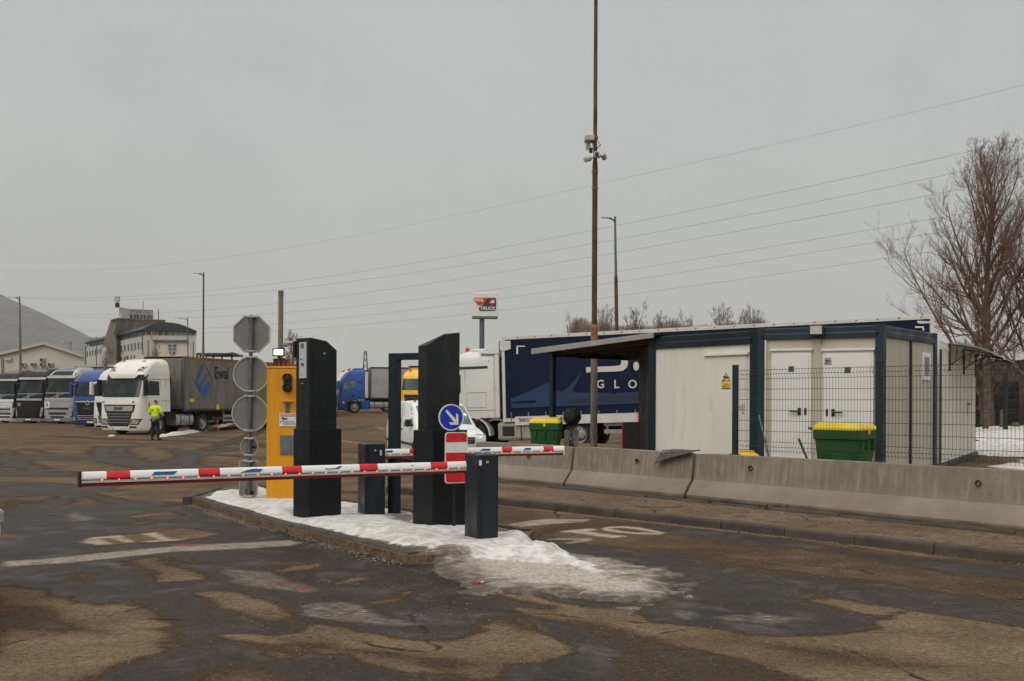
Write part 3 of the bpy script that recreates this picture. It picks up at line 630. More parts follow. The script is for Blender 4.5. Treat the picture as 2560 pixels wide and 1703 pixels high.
for q in (Q(F_, (960, 1312), (1000, 1300), (1045, 1312), (1040, 1335), (990, 1328)), Q(F_, (735, 1300), (770, 1306), (740, 1312)), Q(F_, (700, 1236), (735, 1240), (730, 1250), (705, 1246))):
    bare = np.maximum(bare, sstep(-.12, .12, sdf(sx, sy, q) + n2 * .3))
th = th * (1 - .75 * bare)
for q in (G(790, 1290, .12), G(1100, 1310, .12), G(930, 1284, .12), G(706, 1243, .12), G(986, 1280, .12), G(621, 1246, .12), G(1205, 1352, .12)):
    dq = np.hypot(sx - q.x, sy - q.y); th = th * (.32 + .68 * sstep(.25, .75, dq))
sz = base + np.where(do > 0, np.maximum(th, .004), -.05 + do * .1)
sz = np.where(do < -.02, np.minimum(sz, base - .03), sz)
def snowmat():
    m, nt, b = newmat('old snow'); co = objco(nt)
    w = attr(nt, 'white'); n = noise(nt, co, 6, 6, .65, .3); nf = noise(nt, co, 40, 4, .7)
    st = nt.nodes.new('ShaderNodeMapping'); st.inputs['Rotation'].default_value = (0, 0, .72); st.inputs['Scale'].default_value = (1, 5, 1); L(nt, co, st.inputs['Vector'])
    ns = noise(nt, st.outputs['Vector'], 5, 6, .7)
    f = mth(nt, 'ADD', w, mth(nt, 'MULTIPLY', mth(nt, 'SUBTRACT', n, .5), .5))
    ng = noise(nt, co, 14, 7, .75, .4); dirty = mix(nt, maprange(nt, mth(nt, 'ADD', mth(nt, 'MULTIPLY', ns, .4), mth(nt, 'MULTIPLY', ng, .6)), .36, .60), (.105, .082, .058), (.42, .365, .295))
    ng = noise(nt, co, 6, 7, .66, .4); val = mth(nt, 'ADD', mth(nt, 'MULTIPLY', attr(nt, 'edge'), .75), mth(nt, 'ADD', mth(nt, 'MULTIPLY', mth(nt, 'SUBTRACT', ns, .5), 1.7), mth(nt, 'MULTIPLY', mth(nt, 'SUBTRACT', ng, .5), 1.3)))
    dirty = mix(nt, maprange(nt, val, .0, .72, smooth=False), (.070, .051, .034), (.47, .415, .345))
    dirty = mix(nt, maprange(nt, nf, .34, .50, .7, 0), dirty, (.06, .047, .035)); dirty = mix(nt, maprange(nt, noise(nt, co, 22, 6, .8), .40, .52, .6, 0), dirty, (.10, .08, .06))
    clean = mix(nt, maprange(nt, mth(nt, 'ADD', mth(nt, 'MULTIPLY', ns, .5), mth(nt, 'MULTIPLY', ng, .5)), .42, .56, .8, 0), (.64, .625, .60), (.36, .31, .255))
    c = mix(nt, maprange(nt, f, .30, .62), dirty, clean)
    c = mix(nt, maprange(nt, nf, .22, .30, .5, 0), c, (.10, .08, .06))
    c = mix(nt, attr(nt, 'bare'), c, (.09, .075, .058))
    L(nt, c, b.inputs['Base Color']); b.inputs['Roughness'].default_value = .7
    b.inputs['Subsurface Weight'].default_value = 0.0
    bump(nt, b, mth(nt, 'ADD', n, mth(nt, 'MULTIPLY', nf, .5)), .15, .03); return m
M['snow'] = snowmat()
keep = do > -.03
o = grid_mesh('snow', sx, sy, sz, len(ax_), len(ay_), dict(white=sstep(-.12, .16, dw) * (1 - .55 * bare), bare=bare * .9, edge=sstep(0, .75, do)), M['snow'], keep)
kind(o, 'stuff'); o['label'] = 'old white snow melting over the traffic island'
def snow_patch(poly, z, h=.1, res=.12, seed=1, edge=.6, white=1.0):
    xs = [p[0] for p in poly]; ys = [p[1] for p in poly]
    a, b_ = np.arange(min(xs) - .5, max(xs) + .5, res), np.arange(min(ys) - .5, max(ys) + .5, res); x, y = np.meshgrid(a, b_); x = x.ravel(); y = y.ravel()
    d = sdf(x, y, poly) + (fnoise(x, y, 1.1, 4, seed) - .5) * edge
    zz = z + terrain(x, y) + np.where(d > 0, sstep(0, edge, d) * h * (.6 + .8 * fnoise(x, y, 2.5, 3, seed + 3)) + .006, -.05)
    o = grid_mesh('snow', x, y, zz, len(a), len(b_), dict(white=np.full(x.shape, white), bare=np.zeros(x.shape), edge=np.ones(x.shape)), M['snow'], d > -.02); return kind(o, 'stuff')

# loose grit along kerbs and wall foot
rr = random.Random(12); m = MB()
def grit(p, r):
    a = rr.uniform(0, 6.3); pts = [V((p.x + r * math.cos(a + 2 * PI * k / 5) * rr.uniform(.7, 1.2), p.y + r * math.sin(a + 2 * PI * k / 5) * rr.uniform(.7, 1.2), p.z)) for k in range(5)]
    q = [V((p.x + (v.x - p.x) * .5, p.y + (v.y - p.y) * .5, p.z + r * rr.uniform(.5, .9))) for v in pts]; m.loft([pts, q])
for k in range(1500):
    t = rr.random(); p = KR[1].lerp(k1, t) - nK_ * abs(rr.gauss(0, .09)); p.z = .002; grit(p, rr.uniform(.004, .012))
for k in range(900):
    t = rr.random(); a, b = IL[1], IL[4]; p = a.lerp(b, t); nn = V((b.y - a.y, -(b.x - a.x), 0)).normalized(); nn = nn if nn.y < 0 else -nn; p = p + nn * abs(rr.gauss(0, .10)); p.z = .002; grit(p, rr.uniform(.004, .014))
for k in range(700):
    p = W1.lerp(w1, rr.random()) - nW * abs(rr.gauss(.05, .05)); p.z = .112; grit(p, rr.uniform(.004, .013))
for k in range(1200):
    p = V((rr.uniform(-3.5, 4.5), rr.uniform(5.4, 11), .002)); grit(p, rr.uniform(.003, .0075))
o = m.build('grit', mk('pale grit', (.20, .165, .12), .9, var=.5, scale=30)); kind(o, 'stuff'); o['label'] = 'loose grit and small stones along the kerbs'
# ------------------------------------------------------------------ things on the island
IZ = .12
# sign post seen from behind
b = G(621, 1247, IZ); s_ = F / b.y
o = thing('sign_post', 'steel post carrying five traffic signs that show their grey backs', 'sign post', b, 0, tilt=(0, .012))
H_ = lambda py, px=621: CAMZ - b.z + (H0 + (px - CX) * RHO - py) / s_
mb = MB(); mb.tube([(0, 0, -.1), (0, 0, H_(788))], .030, 14); mb.build('pole', 'galv', o, smooth=40)
def sign_back(name, px, py, shape, rx, rz=None, yy=-.045):
    x = (px - 621) / s_ - .012 * (H_(py)); z = H_(py); mb = MB(); n = {'oct': 8, 'disc': 40}.get(shape, 0)
    if shape == 'rect':
        pts = []; r = .05
        for cx, cz, a0 in ((rx - r, rz - r, 0), (-rx + r, rz - r, 90), (-rx + r, -rz + r, 180), (rx - r, -rz + r, 270)):
            pts += [(cx + r * math.cos(R(a0 + k * 22.5)), cz + r * math.sin(R(a0 + k * 22.5))) for k in range(5)]
    else:
        of = PI / 8 if n == 8 else 0; k = 1 / math.cos(PI / 8) if n == 8 else 1
        pts = [(rx * k * math.cos(2 * PI * i / n + of), rx * k * math.sin(2 * PI * i / n + of)) for i in range(n)]
    Y0 = .048
    mb.prism([V((x + u, Y0, z + w)) for u, w in pts], (0, .004, 0))
    p = mb.build(name, 'sign_back', o)
    r = MB(); n = len(pts); cs = [(1.0, -.012), (1.0, .014), (.93, .014), (.93, -.012)]
    r.loft([[V((x + u * k, Y0 + d, z + w * k)) for k, d in cs] for u, w in pts] + [[V((x + pts[0][0] * k, Y0 + d, z + pts[0][1] * k)) for k, d in cs]], caps=False)
    r.build('rim', 'sign_rim', p, smooth=35)
    zz = (rz or rx) * (.93)
    for sg in (-1, 1):
        c = MB(); c.box(-.075, .075, -.036, .046, z + sg * zz - .014, z + sg * zz + .014); c.box(-.10, .10, .038, .049, z + sg * zz - .018, z + sg * zz + .018)
        for q in (-.055, .055): c.tube([(q, -.05, z + sg * zz), (q, -.034, z + sg * zz)], .010, 8)
        c.build('clamp', 'sign_rim', p, bev=.003)
    return p
sign_back('octagonal_sign', 625.5, 835, 'oct', .30)
sign_back('round_sign', 624.5, 935.5, 'disc', .295); sign_back('round_sign', 622.4, 1033.5, 'disc', .30)
q = sign_back('small_round_sign', 620.4, 1117, 'disc', .145)
mb = MB(); mb.box(.035, .10, .03, .046, H_(1121), H_(1114)); mb.build('sticker', 'black', q)
q = sign_back('rectangular_sign', 619, 1197, 'rect', .15, .305)
mb = MB(); mb.box(.03, .075, .030, .046, H_(1237), H_(1228)); mb.build('sticker', 'black', q); mb = MB(); mb.box(-.05, -.02, -.034, .02, H_(1236), H_(1222)); mb.build('rusty_bracket', 'rust', q)

# amber cabinet with traffic light, floodlight
b = G(706, 1249, IZ); s_ = F / b.y
o = thing('entry_cabinet', 'tall amber yellow cabinet with traffic light and camera warning sign', 'cabinet', b, R(8))
MM = mat_of(o); XZ = lambda px, py, y=-.0: hit(MM, px, py, 1, y)
xl, xr = XZ(664, 1100).x, XZ(743, 1100).x; zt = XZ(700, 922).z
mb = MB(); pts = [(xl + .10, -.0), (xr - .02, 0), (xr, .03), (xr, .42), (xl + .05, .42), (xl, .36), (xl, .14)]
mb.prism([V((x, y, -.1)) for x, y in pts], (0, 0, zt + .1)); mb.build('body', 'yellow_box', o, bev=.012)
mb = MB(); mb.prism([V((x * 1.03 + .004, (y - .2) * 1.05 + .2, zt + .002)) for x, y in pts], (0, 0, .035)); mb.build('lid', 'yellow_box', o, bev=.012)
Z3 = lambda x, y: zr(x, y, 0, 0, 640, 860, 5.2286)
def plate_on(name, x0, y0, x1, y1, mat, parent, d=.012, yy=0.0, bev=.003):
    a, c = XZ(*Z3(x0, y0), yy), XZ(*Z3(x1, y1), yy); m = MB(); m.box(min(a.x, c.x), max(a.x, c.x), yy - d, yy + .004, min(a.z, c.z), max(a.z, c.z)); return m.build(name, mat, parent, bev=bev)
tl = plate_on('traffic_light', 360, 392, 468, 630, 'black', o, .06, bev=.03)
for yy, cm_ in ((450, 'tl_red'), (580, 'tl_green')):
    c = XZ(*Z3(415, yy)); m = MB(); m.lathe([(.0, .004), (.058, .002), (.062, -.004)], frameT((c.x, -.062, c.z), (1, 0, 0), (0, 0, 1)), 24); m.build('lens', cm_, tl, smooth=50)
    m = MB(); m.tube([V((c.x + .072 * math.cos(a), -.062, c.z + .072 * math.sin(a))) for a in np.linspace(R(-20), R(200), 14)], .006, 5)
    rr = []
    for a in np.linspace(R(-25), R(205), 16):
        rr.append([V((c.x + r_ * math.cos(a), yb, c.z + r_ * math.sin(a))) for r_, yb in ((.070, -.05), (.074, -.05), (.074, -.15 - .03 * math.sin(a)), (.070, -.15 - .03 * math.sin(a)))])
    m.loft(rr); m.build('visor', 'black', tl, smooth=40)
m = MB(); a, c = XZ(*Z3(345, 752)), XZ(*Z3(488, 745)); m.box(a.x, c.x, -.09, 0.0, a.z - .006, a.z + .01); m.build('shelf', 'yellow_box', o, bev=.004)
plate_on('slot_plate', 386, 780, 446, 900, 'panel_grey', o); plate_on('service_plate', 316, 1195, 505, 1452, 'panel_grey', o)
ws = plate_on('warning_sign', 308, 908, 524, 1076, 'sign_white', o, .012)
plate_on('sign_header', 316, 914, 518, 950, 'sign_red', ws, .015)
c = XZ(*Z3(417, 934)); textmesh('lettering', 'OPOZORILO', .043, 'sign_white', ws, FRONT(c.x, -.0165, c.z), .001, bold=.001, sx=.95)
c = XZ(*Z3(435, 1018)); textmesh('lettering', 'OBJEKT JE POD', .027, 'black', ws, FRONT(c.x, -.0145, c.z), .001, sx=.9)
c = XZ(*Z3(435, 1046)); textmesh('lettering', 'VIDEONADZOROM', .027, 'black', ws, FRONT(c.x, -.0145, c.z), .001, sx=.9)
def cam_icon(c, k, parent, T3):
    m = MB(); f = lambda x, z: T3 @ V((x * k, z * k, 0))
    for poly in ([(-.5, .1), (-.42, .32), (.28, .14), (.2, -.1)], [(.27, .1), (.5, .2), (.5, -.12), (.24, 0)], [(-.2, -.02), (-.06, -.05), (-.2, -.4), (-.32, -.4)], [(-.62, -.2), (-.5, -.25), (-.5, -.62), (-.62, -.6)]):
        m.prism([f(*p) for p in poly], T3.to_3x3() @ V((0, 0, .001)))
    return m.build('camera_pictogram', 'black', parent)
c = XZ(*Z3(372, 985)); cam_icon(c, .10, ws, FRONT(c.x, -.0125, c.z))
m = MB()
for x0, x1, z1 in ((222, 275, 190), (280, 326, 180), (332, 380, 184), (388, 440, 196)):
    a, c = XZ(*Z3(x0, 312), .08), XZ(*Z3(x1, z1), .08); m.box(a.x, c.x, .08, .22, zt + .03, c.z)
m.build('ballast_box', 'rust', o, bev=.01)
a, c = XZ(*Z3(214, 160), .02), XZ(*Z3(372, 58), .02)
fl = MB(); fl.box(a.x, c.x, .02, .07, a.z, c.z); fl.box(a.x + .03, c.x - .03, .07, .12, a.z + .02, c.z - .02); fl = fl.build('floodlight', 'black', o, bev=.006)
m = MB(); m.box(a.x + .022, c.x - .022, .012, .022, a.z + .02, c.z - .02); m.build('lit_panel', 'flood', fl)
m = MB(); m.box((a.x + c.x) / 2 - .02, (a.x + c.x) / 2 + .02, .06, .09, zt + .02, a.z + .01); m.build('bracket', 'rust', fl)
pb = G(700, 1243, IZ); pb = V((XZ(700, 1000, .5).x, 0, 0)); pb = MM @ V((XZ(701, 1000, .50).x, .50, 0))
o2 = thing('steel_pipe', 'rusty upright pipe with a small camera arm behind the amber cabinet', 'pipe', pb, 0); s2 = F / pb.y
zz = lambda py: CAMZ - pb.z + (H0 - 2.5 - py) / s2
m = MB(); m.tube([(0, 0, 0), (0, 0, zz(742))], .042, 14); m.build('pipe', 'pole_grey', o2, smooth=40)
m = MB(); m.tube([(0, 0, zz(742)), (0, 0, zz(727))], .045, 14); m.build('pipe_cap', 'mast_grey', o2, smooth=40)
m = MB(); m.tube([(.03, 0, zz(862)), (.12, -.02, zz(858)), (.2, -.03, zz(856)), (.28, -.05, zz(862)), (.34, -.06, zz(868))], [.03, .03, .02, .02, .03], 8); m.tube([(.07, 0, zz(861)), (.13, -.02, zz(859))], .05, 8); m.build('camera_arm', 'ac_white', o2, smooth=50)

# ticket terminals
TH = R(45)
def local_plane_x(MM, px, py, y=0.0): return hit(MM, px, py, 1, y)
# terminal 1: local x = across (away right), local y = along road (away left); faces: -y (right in photo), -x (left in photo)
c1 = G(772, 1302, IZ)
o = thing('ticket_terminal', 'black ticket terminal with grey reader panel standing beside the amber cabinet', 'ticket terminal', c1, TH, 'ticket terminals')
MM = mat_of(o); z1 = hit(MM, 772, 1073, 1, 0).z
m = MB(); m.box(0, .52, 0, .38, -.12, z1); m.build('plinth', 'anthracite_low', o, bev=.008)
px0 = hit(MM, 769, 950, 1, .03); zf = lambda px, py, y=.03: hit(MM, px, py, 1, y)
x0 = max(px0.x, .012); xe = zf(842, 950).x
prof = [(x0, z1 - .02), (x0, zf(769, 844).z), (x0 + .05, zf(775, 844.5).z), (zf(817, 853).x, zf(817, 853).z), (xe, zf(842, 876).z), (xe, z1 - .02)]
m = MB(); m.prism([V((x, .03, z)) for x, z in prof], (0, .31, 0)); m.build('body', 'anthracite', o, bev=.006)
K2 = lambda x, y: zr(x, y, 0, 0, 720, 820, 5.6)
def rect_y(name, xa, ya, xb, yb, mat, d, parent, y=.03, bev=.002):
    a, c = hit(MM, *K2(xa, ya), 1, y), hit(MM, *K2(xb, yb), 1, y); m = MB(); m.box(a.x, c.x, y - d, y + .003, min(a.z, c.z), max(a.z, c.z)); return m.build(name, mat, parent, bev=bev)
door = rect_y('door', 340, 1243, 668, 322, 'anthracite', .007, o, bev=.003)
for ys in (435, 452, 470, 488): rect_y('vent', 470, ys - 5, 528, ys + 5, 'slate', .011, door)
for ys in (1072, 1090, 1108, 1126): rect_y('vent', 470, ys - 5, 524, ys + 5, 'slate', .011, door)
p = hit(MM, *K2(502, 358), 1, .03); m = MB(); m.lathe([(.014, 0), (.014, .012), (.0, .013)], frameT((p.x, .023, p.z), (1, 0, 0), (0, 0, 1)), 12); m.build('lock', 'sign_rim', door)
def rect_x(name, xa, ya, xb, yb, mat, d, parent, x=None, bev=.002):
    x = x0 if x is None else x; a, c = hit(MM, *K2(xa, ya), 0, x), hit(MM, *K2(xb, yb), 0, x); ym = sorted((a.y, c.y)); m = MB(); m.box(x - d, x + .003, ym[0], ym[1], min(a.z, c.z), max(a.z, c.z)); return m.build(name, mat, parent, bev=bev)
pn = rect_x('reader_panel', 160, 708, 262, 196, 'panel_light', .008, o, bev=.012)
rect_x('screen', 186, 288, 230, 215, 'panel_grey', .012, pn); rect_x('card_reader', 184, 510, 230, 395, 'panel_light', .02, pn, bev=.008); rect_x('card_slot', 188, 452, 214, 438, 'black', .024, pn)
rect_x('button', 200, 522, 226, 490, 'black', .022, pn); rect_x('button', 186, 668, 194, 652, 'black', .012, pn)
rect_x('ticket_slot', 184, 820, 230, 770, 'black', .008, o); rect_x('slot_light', 190, 780, 226, 774, 'panel_light', .011, o)
m = MB(); a = hit(MM, *K2(133, 300), 0, x0); m.box(x0 - .02, x0 + .05, .345, .40, hit(MM, *K2(133, 415), 0, x0).z, hit(MM, *K2(133, 185), 0, x0).z); m.build('rain_hood', 'anthracite', o, bev=.005)
# terminal 2
K1 = lambda x, y: zr(x, y, 0, 0, 1020, 800, 2.8)
c2 = G(*K1(170, 1470), IZ)
o = thing('ticket_terminal', 'black ticket terminal with slanted top behind the blue arrow sign', 'ticket terminal', c2, TH, 'ticket terminals')
MM = mat_of(o); z1 = hit(MM, *K1(170, 775), 1, 0).z
m = MB(); m.box(0, .58, 0, .38, -.12, z1); m.build('plinth', 'anthracite_low', o, bev=.008)
cy_ = c2.y
def atY(x, y, Yd): return P(*K1(x, y), Yd)
A0, A1, A2, A3 = atY(70, 400, cy_ + .33), atY(131, 400, cy_ + .08), atY(241, 400, cy_ + .13), atY(362, 400, cy_ + .45)
A4, A5 = A3 + V((-.22, .22, 0)), A0 + V((.30, .22, 0))
zA0, zA1, zA2, zA3 = atY(70, 182, cy_ + .33).z, atY(131, 176, cy_ + .08).z, atY(241, 104, cy_ + .13).z, atY(357, 88, cy_ + .45).z
Mi = MM.inverted(); L3 = lambda p, z: Mi @ V((p.x, p.y, z)); zb = c2.z + z1 - .02
bot = [L3(p, zb) for p in (A0, A1, A2, A3, A4, A5)]
zA2b = zA2 + .02; top = [L3(A0, zA0), L3(A1, zA1), L3(A2, zA2), L3(A3, zA3), L3(A4, zA3), L3(A5, zA2b)]
m = MB(); m.add(bot + top, [(5, 4, 3, 2, 1, 0), (0, 1, 7, 6), (1, 2, 8, 7), (2, 3, 9, 8), (3, 4, 10, 9), (4, 5, 11, 10), (5, 0, 6, 11), (6, 7, 8, 11), (8, 9, 10, 11)]); m.build('body', 'anthracite', o, bev=.006)

# dark frame (height gate) behind terminal 2
K3 = lambda x, y: zr(x, y, 0, 0, 830, 860, 5.2256)
fb = G(986, 1283, IZ); o = thing('height_gate', 'dark steel goal frame standing in snow between the two terminals', 'gate frame', fb, R(-25)); s_ = F / fb.y
MM = mat_of(o); zt = hit(MM, *K3(760, 122), 1, -.05).z
m = MB(); m.box(-.075, .07, -.06, .06, -.12, zt); m.box(.0701, .72, -.06, .06, zt - .095, zt - .001); m.box(.60, .7195, -.0595, .0595, -.12, zt - .096); m.build('frame', 'frame_blue', o, bev=.006)

# boom barriers
def boom_barrier(label, cl, cr, base_l, corner, top, bright, pa, pb_, box_px, stick, lit):
    """cabinet standing on G(base), boom from world point pa to pb_"""
    c = G(*corner, IZ); o = thing('boom_barrier', label, 'boom barrier', c, R(24), 'boom barriers'); MM = mat_of(o)
    zt = hit(MM, corner[0], top, 1, 0).z; xr = hit(MM, cr, corner[1] - 60, 1, 0).x; yl = hit(MM, cl, corner[1] - 60, 0, 0).y
    m = MB(); w = min(max(yl, .15), .4)
    pr = [(.0, 0), (xr, 0), (xr, w), (0, w)]
    m.prism([V((0, 0, -.12)), V((0, 0, zt - .012)), V((.03, 0, zt)), V((xr, 0, zt)), V((xr, 0, -.12))], (0, w, 0)); m.build('cabinet', 'slate', o, bev=.012)
    m = MB(); m.box(.05, xr - .02, -.010, .004, .02, zt - .05); d = m.build('door', 'slate', o, bev=.004)
    m = MB(); m.box(.028, .040, -.006, .004, -.02, zt - .03); m.build('groove_trim', 'black', o)
    for (x, y, w_, h_, mt, nm) in stick:
        p = hit(MM, x, y, 1, -.01); m = MB()
        if nm == 'lock': m.lathe([(.016, 0), (.016, .012), (0, .013)], frameT((p.x, -.01, p.z), (1, 0, 0), (0, 0, 1)), 14)
        else: m.box(p.x - w_, p.x + w_, -.0125, -.008, p.z - h_, p.z + h_)
        m.build(nm, mt, d)
    Mi = MM.inverted(); a, e = Mi @ pa, Mi @ pb_; d_ = (e - a); Ln = d_.length; ux = d_.normalized(); uz = V((0, 0, 1)); uz = (uz - ux * uz.dot(ux)).normalized(); uy = ux.cross(uz)
    if (MM.to_3x3() @ uy).y > 0: uy = -uy                                  # towards the viewer
    f = lambda t, y, z: a + ux * t + uy * y + uz * z
    oval = [(-.020, .042), (-.031, -.010), (-.028, -.0225), (.028, -.0225), (.033, -.012), (.031, .0), (.022, .038), (.010, .050), (-.010, .050)]
    cuts = [0]; cols = [0]; 
    m = MB(); bands = sorted(bright); prev = 0; seq = []
    for t0, t1 in bands: seq += [(prev, t0, 0), (t0, t1, 1)]; prev = t1
    seq.append((prev, Ln, 0))
    for t0, t1, mi in seq:
        if t1 - t0 < .002: continue
        m.loft([[f(t, y, z + .012) for y, z in oval] for t in (t0, t1)], caps=False, mi=mi)
    bm_ = m.build('boom', ['white_boom', 'red_boom'], o, smooth=40)
    m = MB(); m.loft([[f(t, y, z) for y, z in ((-.026, -.040), (-.026, -.0165), (.026, -.0165), (.030, -.040))] for t in (0, Ln)]); m.build('rail', 'boom_grey', bm_)
    m = MB(); m.loft([[f(t, y, z) for y, z in ((-.024, -.0163), (-.024, -.0107), (.0265, -.0107), (.0265, -.0163))] for t in (0, Ln)]); m.build('light_channel', 'dark_metal', bm_)
    m = MB(); m.loft([[f(t, y, z) for y, z in ((-.017, -.072), (-.02, -.0401), (.02, -.0401), (.017, -.072))] for t in (0, Ln)]); m.build('rubber_edge', 'red_dark', bm_)
    for t in np.arange(.1, Ln - .05, lit):
        m = MB(); m.lathe([(.0085, 0), (.007, .006), (0, .008)], frameT(f(t, .0335, -.004), ux, uz) if False else Matrix(((ux.x, uz.x, uy.x, f(t, .0262, -.0135).x), (ux.y, uz.y, uy.y, f(t, .0262, -.0135).y), (ux.z, uz.z, uy.z, f(t, .0262, -.0135).z), (0, 0, 0, 1))), 8); m.build('marker_light', 'led', bm_)
    return o, bm_, f, Ln, ux, uy, uz
Kb = lambda x, y: zr(x, y, 0, 0, 180, 1100, 3.367)
cA = G(1193, 1357, IZ)
# far end positions chosen on the sight lines, boom about one metre up
tip = G(202, 1197, .99); root = V((cA.x - .02, cA.y + .14, 1.02)); r0 = P(1163, 1167, cA.y + .16); root = r0
def t_on(f_px, a, b_):      # parameter where the photo column crosses the boom
    k = (f_px - CX) / F; d = (b_ - a); return (k * a.y - a.x) / (d.x - k * d.y) * d.length
bands = [(Kb(288, 0)[0], Kb(487, 0)[0]), (Kb(1059, 0)[0], Kb(1241, 0)[0]), (Kb(1763, 0)[0], Kb(1930, 0)[0]), (820 + 172 / 2.24, 820 + 275 / 2.24), (820 + 570 / 2.24, 820 + 664 / 2.24)]
bb = [sorted((t_on(p, root, tip), t_on(q, root, tip))) for p, q in bands]
o1, boom1, f1, L1, ux, uy, uz = boom_barrier('lowered red and white boom barrier in front, slate cabinet standing at the snow edge', 1161, 1246, None, (1193, 1357), 1137, bb, root, tip, None,
    [(1201, 1157, .016, .032, 'sign_white', 'sticker'), (1201, 1150, .016, .007, 'blue_sticker', 'sticker'), (1218, 1155.5, .01, .01, 'sign_rim', 'lock')], .147)
m = MB(); m.loft([[f1(t, y, z) for y, z in ((-.036, .068), (.036, .068), (.036, -.075), (-.036, -.075))] for t in (L1, L1 + .022)]); m.build('end_cap', 'black', boom1, bev=.004)
def sticker(f, t, w, poly, uy, parent, mat='blue_sticker'):
    m = MB(); pts = [f(t + u * w, .0335 - .245 * max(0, z - .012) , z + .006) for u, z in poly]; m.prism(pts, uy * -.004); m.build('sticker', mat, parent)
for px, w, poly in ((Kb(775, 0)[0], .24, [(.5, .008), (.38, .040), (-.5, .040), (-.36, .010)]), (Kb(1505, 0)[0], .24, [(.5, .006), (.2, .03), (-.1, .042), (-.5, .036), (-.36, .008)]), (Kb(2195, 0)[0], .19, [(.5, .014), (.46, .030), (.38, .022), (-.1, .024), (-.36, .044), (-.52, .044), (-.3, .016)]), (820 + 468 / 2.24, .04, [(.5, .036), (.1, .022), (-.5, .036), (0, .030)])):
    sticker(f1, t_on(px, root, tip), w, poly, uy, boom1)
cB = G(911.5, 1289, IZ); ra = P(958, 1134, cB.y + .16); tb = G(1408, 1125.5, 1.0)
bands2 = [(820 + 457 / 2.24, 820 + 500 / 2.24), (820 + 973 / 2.24, 820 + 1030 / 2.24), (1200 + 215 / 3.92, 1200 + 318 / 3.92), (1200 + 621 / 3.92, 1200 + 717 / 3.92)]
bb2 = [sorted((t_on(p, ra, tb), t_on(q, ra, tb))) for p, q in bands2]; bb2 = [x for i, x in enumerate(bb2) if i != 2] if abs(bands2[1][0] - bands2[2][0]) < 20 else bb2
o2, boom2, f2, L2, ux2, uy2, uz2 = boom_barrier('lowered red and white boom barrier further back, reaching over to the concrete barriers', 894, 963, None, (911.5, 1289), 1110, bb2, ra, tb, None,
    [(952, 1132, .016, .038, 'panel_light', 'sticker'), (938, 1126, .01, .01, 'sign_rim', 'lock')], .147)
m = MB(); m.loft([[f2(t, y, z) for y, z in ((-.034, .066), (.034, .066), (.034, -.074), (-.034, -.074))] for t in (L2, L2 + .012)]); m.build('end_cap', 'white_boom', boom2)
for px, w in ((1200 + 48 / 3.92, .16), (1200 + 458 / 3.92, .12), (972, .12)): sticker(f2, t_on(px, ra, tb), w, [(-.5, .008), (-.2, .038), (.5, .038), (.45, .008)], uy2, boom2)

# blue arrow sign over red-white board
K1 = lambda x, y: zr(x, y, 0, 0, 1020, 800, 2.8)
ys = c2.y - .06; cs = P(*K1(302, 682), ys)
o = thing('arrow_sign', 'round blue sign with white arrow above a red and white striped board', 'traffic sign', (cs.x, cs.y, .1), R(24)); MM = mat_of(o)
c = hit(MM, *K1(302, 682), 1, 0); rx = .163
m = MB(); m.tube([(c.x + .06, .045, -.05), (c.x + .06, .045, c.z + .1)], .022, 12); m.build('post', 'anthracite', o, smooth=40)
disc = MB(); disc.lathe([(rx - .012, 0), (rx - .012, .004)], frameT((c.x, -.002, c.z), (1, 0, 0), (0, 0, 1)), 48); disc = disc.build('disc', 'sign_blue', o)
m = MB(); m.lathe([(rx, -.012), (rx, .008), (rx - .014, .008), (rx - .014, -.012)], frameT((c.x, 0, c.z), (1, 0, 0), (0, 0, 1)), 48, caps=False); m.build('rim', 'sign_white', disc, smooth=40)
q = lambda x, y: hit(MM, *K1(x, y), 1, -.0065)
m = MB(); m.prism([q(*p) for p in ((262, 640), (272, 628), (337, 697), (336, 653), (352, 664), (353, 734), (300, 735), (285, 717), (322, 716))], (0, -.0012, 0)); m.build('arrow', 'sign_white', disc)
a, e = hit(MM, *K1(260, 784), 1, 0), hit(MM, *K1(416, 1141), 1, 0); x0_, x1_, zt_, zb_ = a.x, e.x, a.z - .003, e.z
def rrect(x0, x1, z0, z1, r, y):
    pts = []
    for cx, cz, a0 in ((x1 - r, z1 - r, 0), (x0 + r, z1 - r, 90), (x0 + r, z0 + r, 180), (x1 - r, z0 + r, 270)): pts += [V((cx + r * math.cos(R(a0 + k * 18)), y, cz + r * math.sin(R(a0 + k * 18)))) for k in range(6)]
    return pts
m = MB(); m.prism(rrect(x0_, x1_, zb_, zt_, .04, 0), (0, .01, 0)); bd = m.build('striped_board', 'sign_white', o)
hs_ = (zt_ - zb_) / 5.0
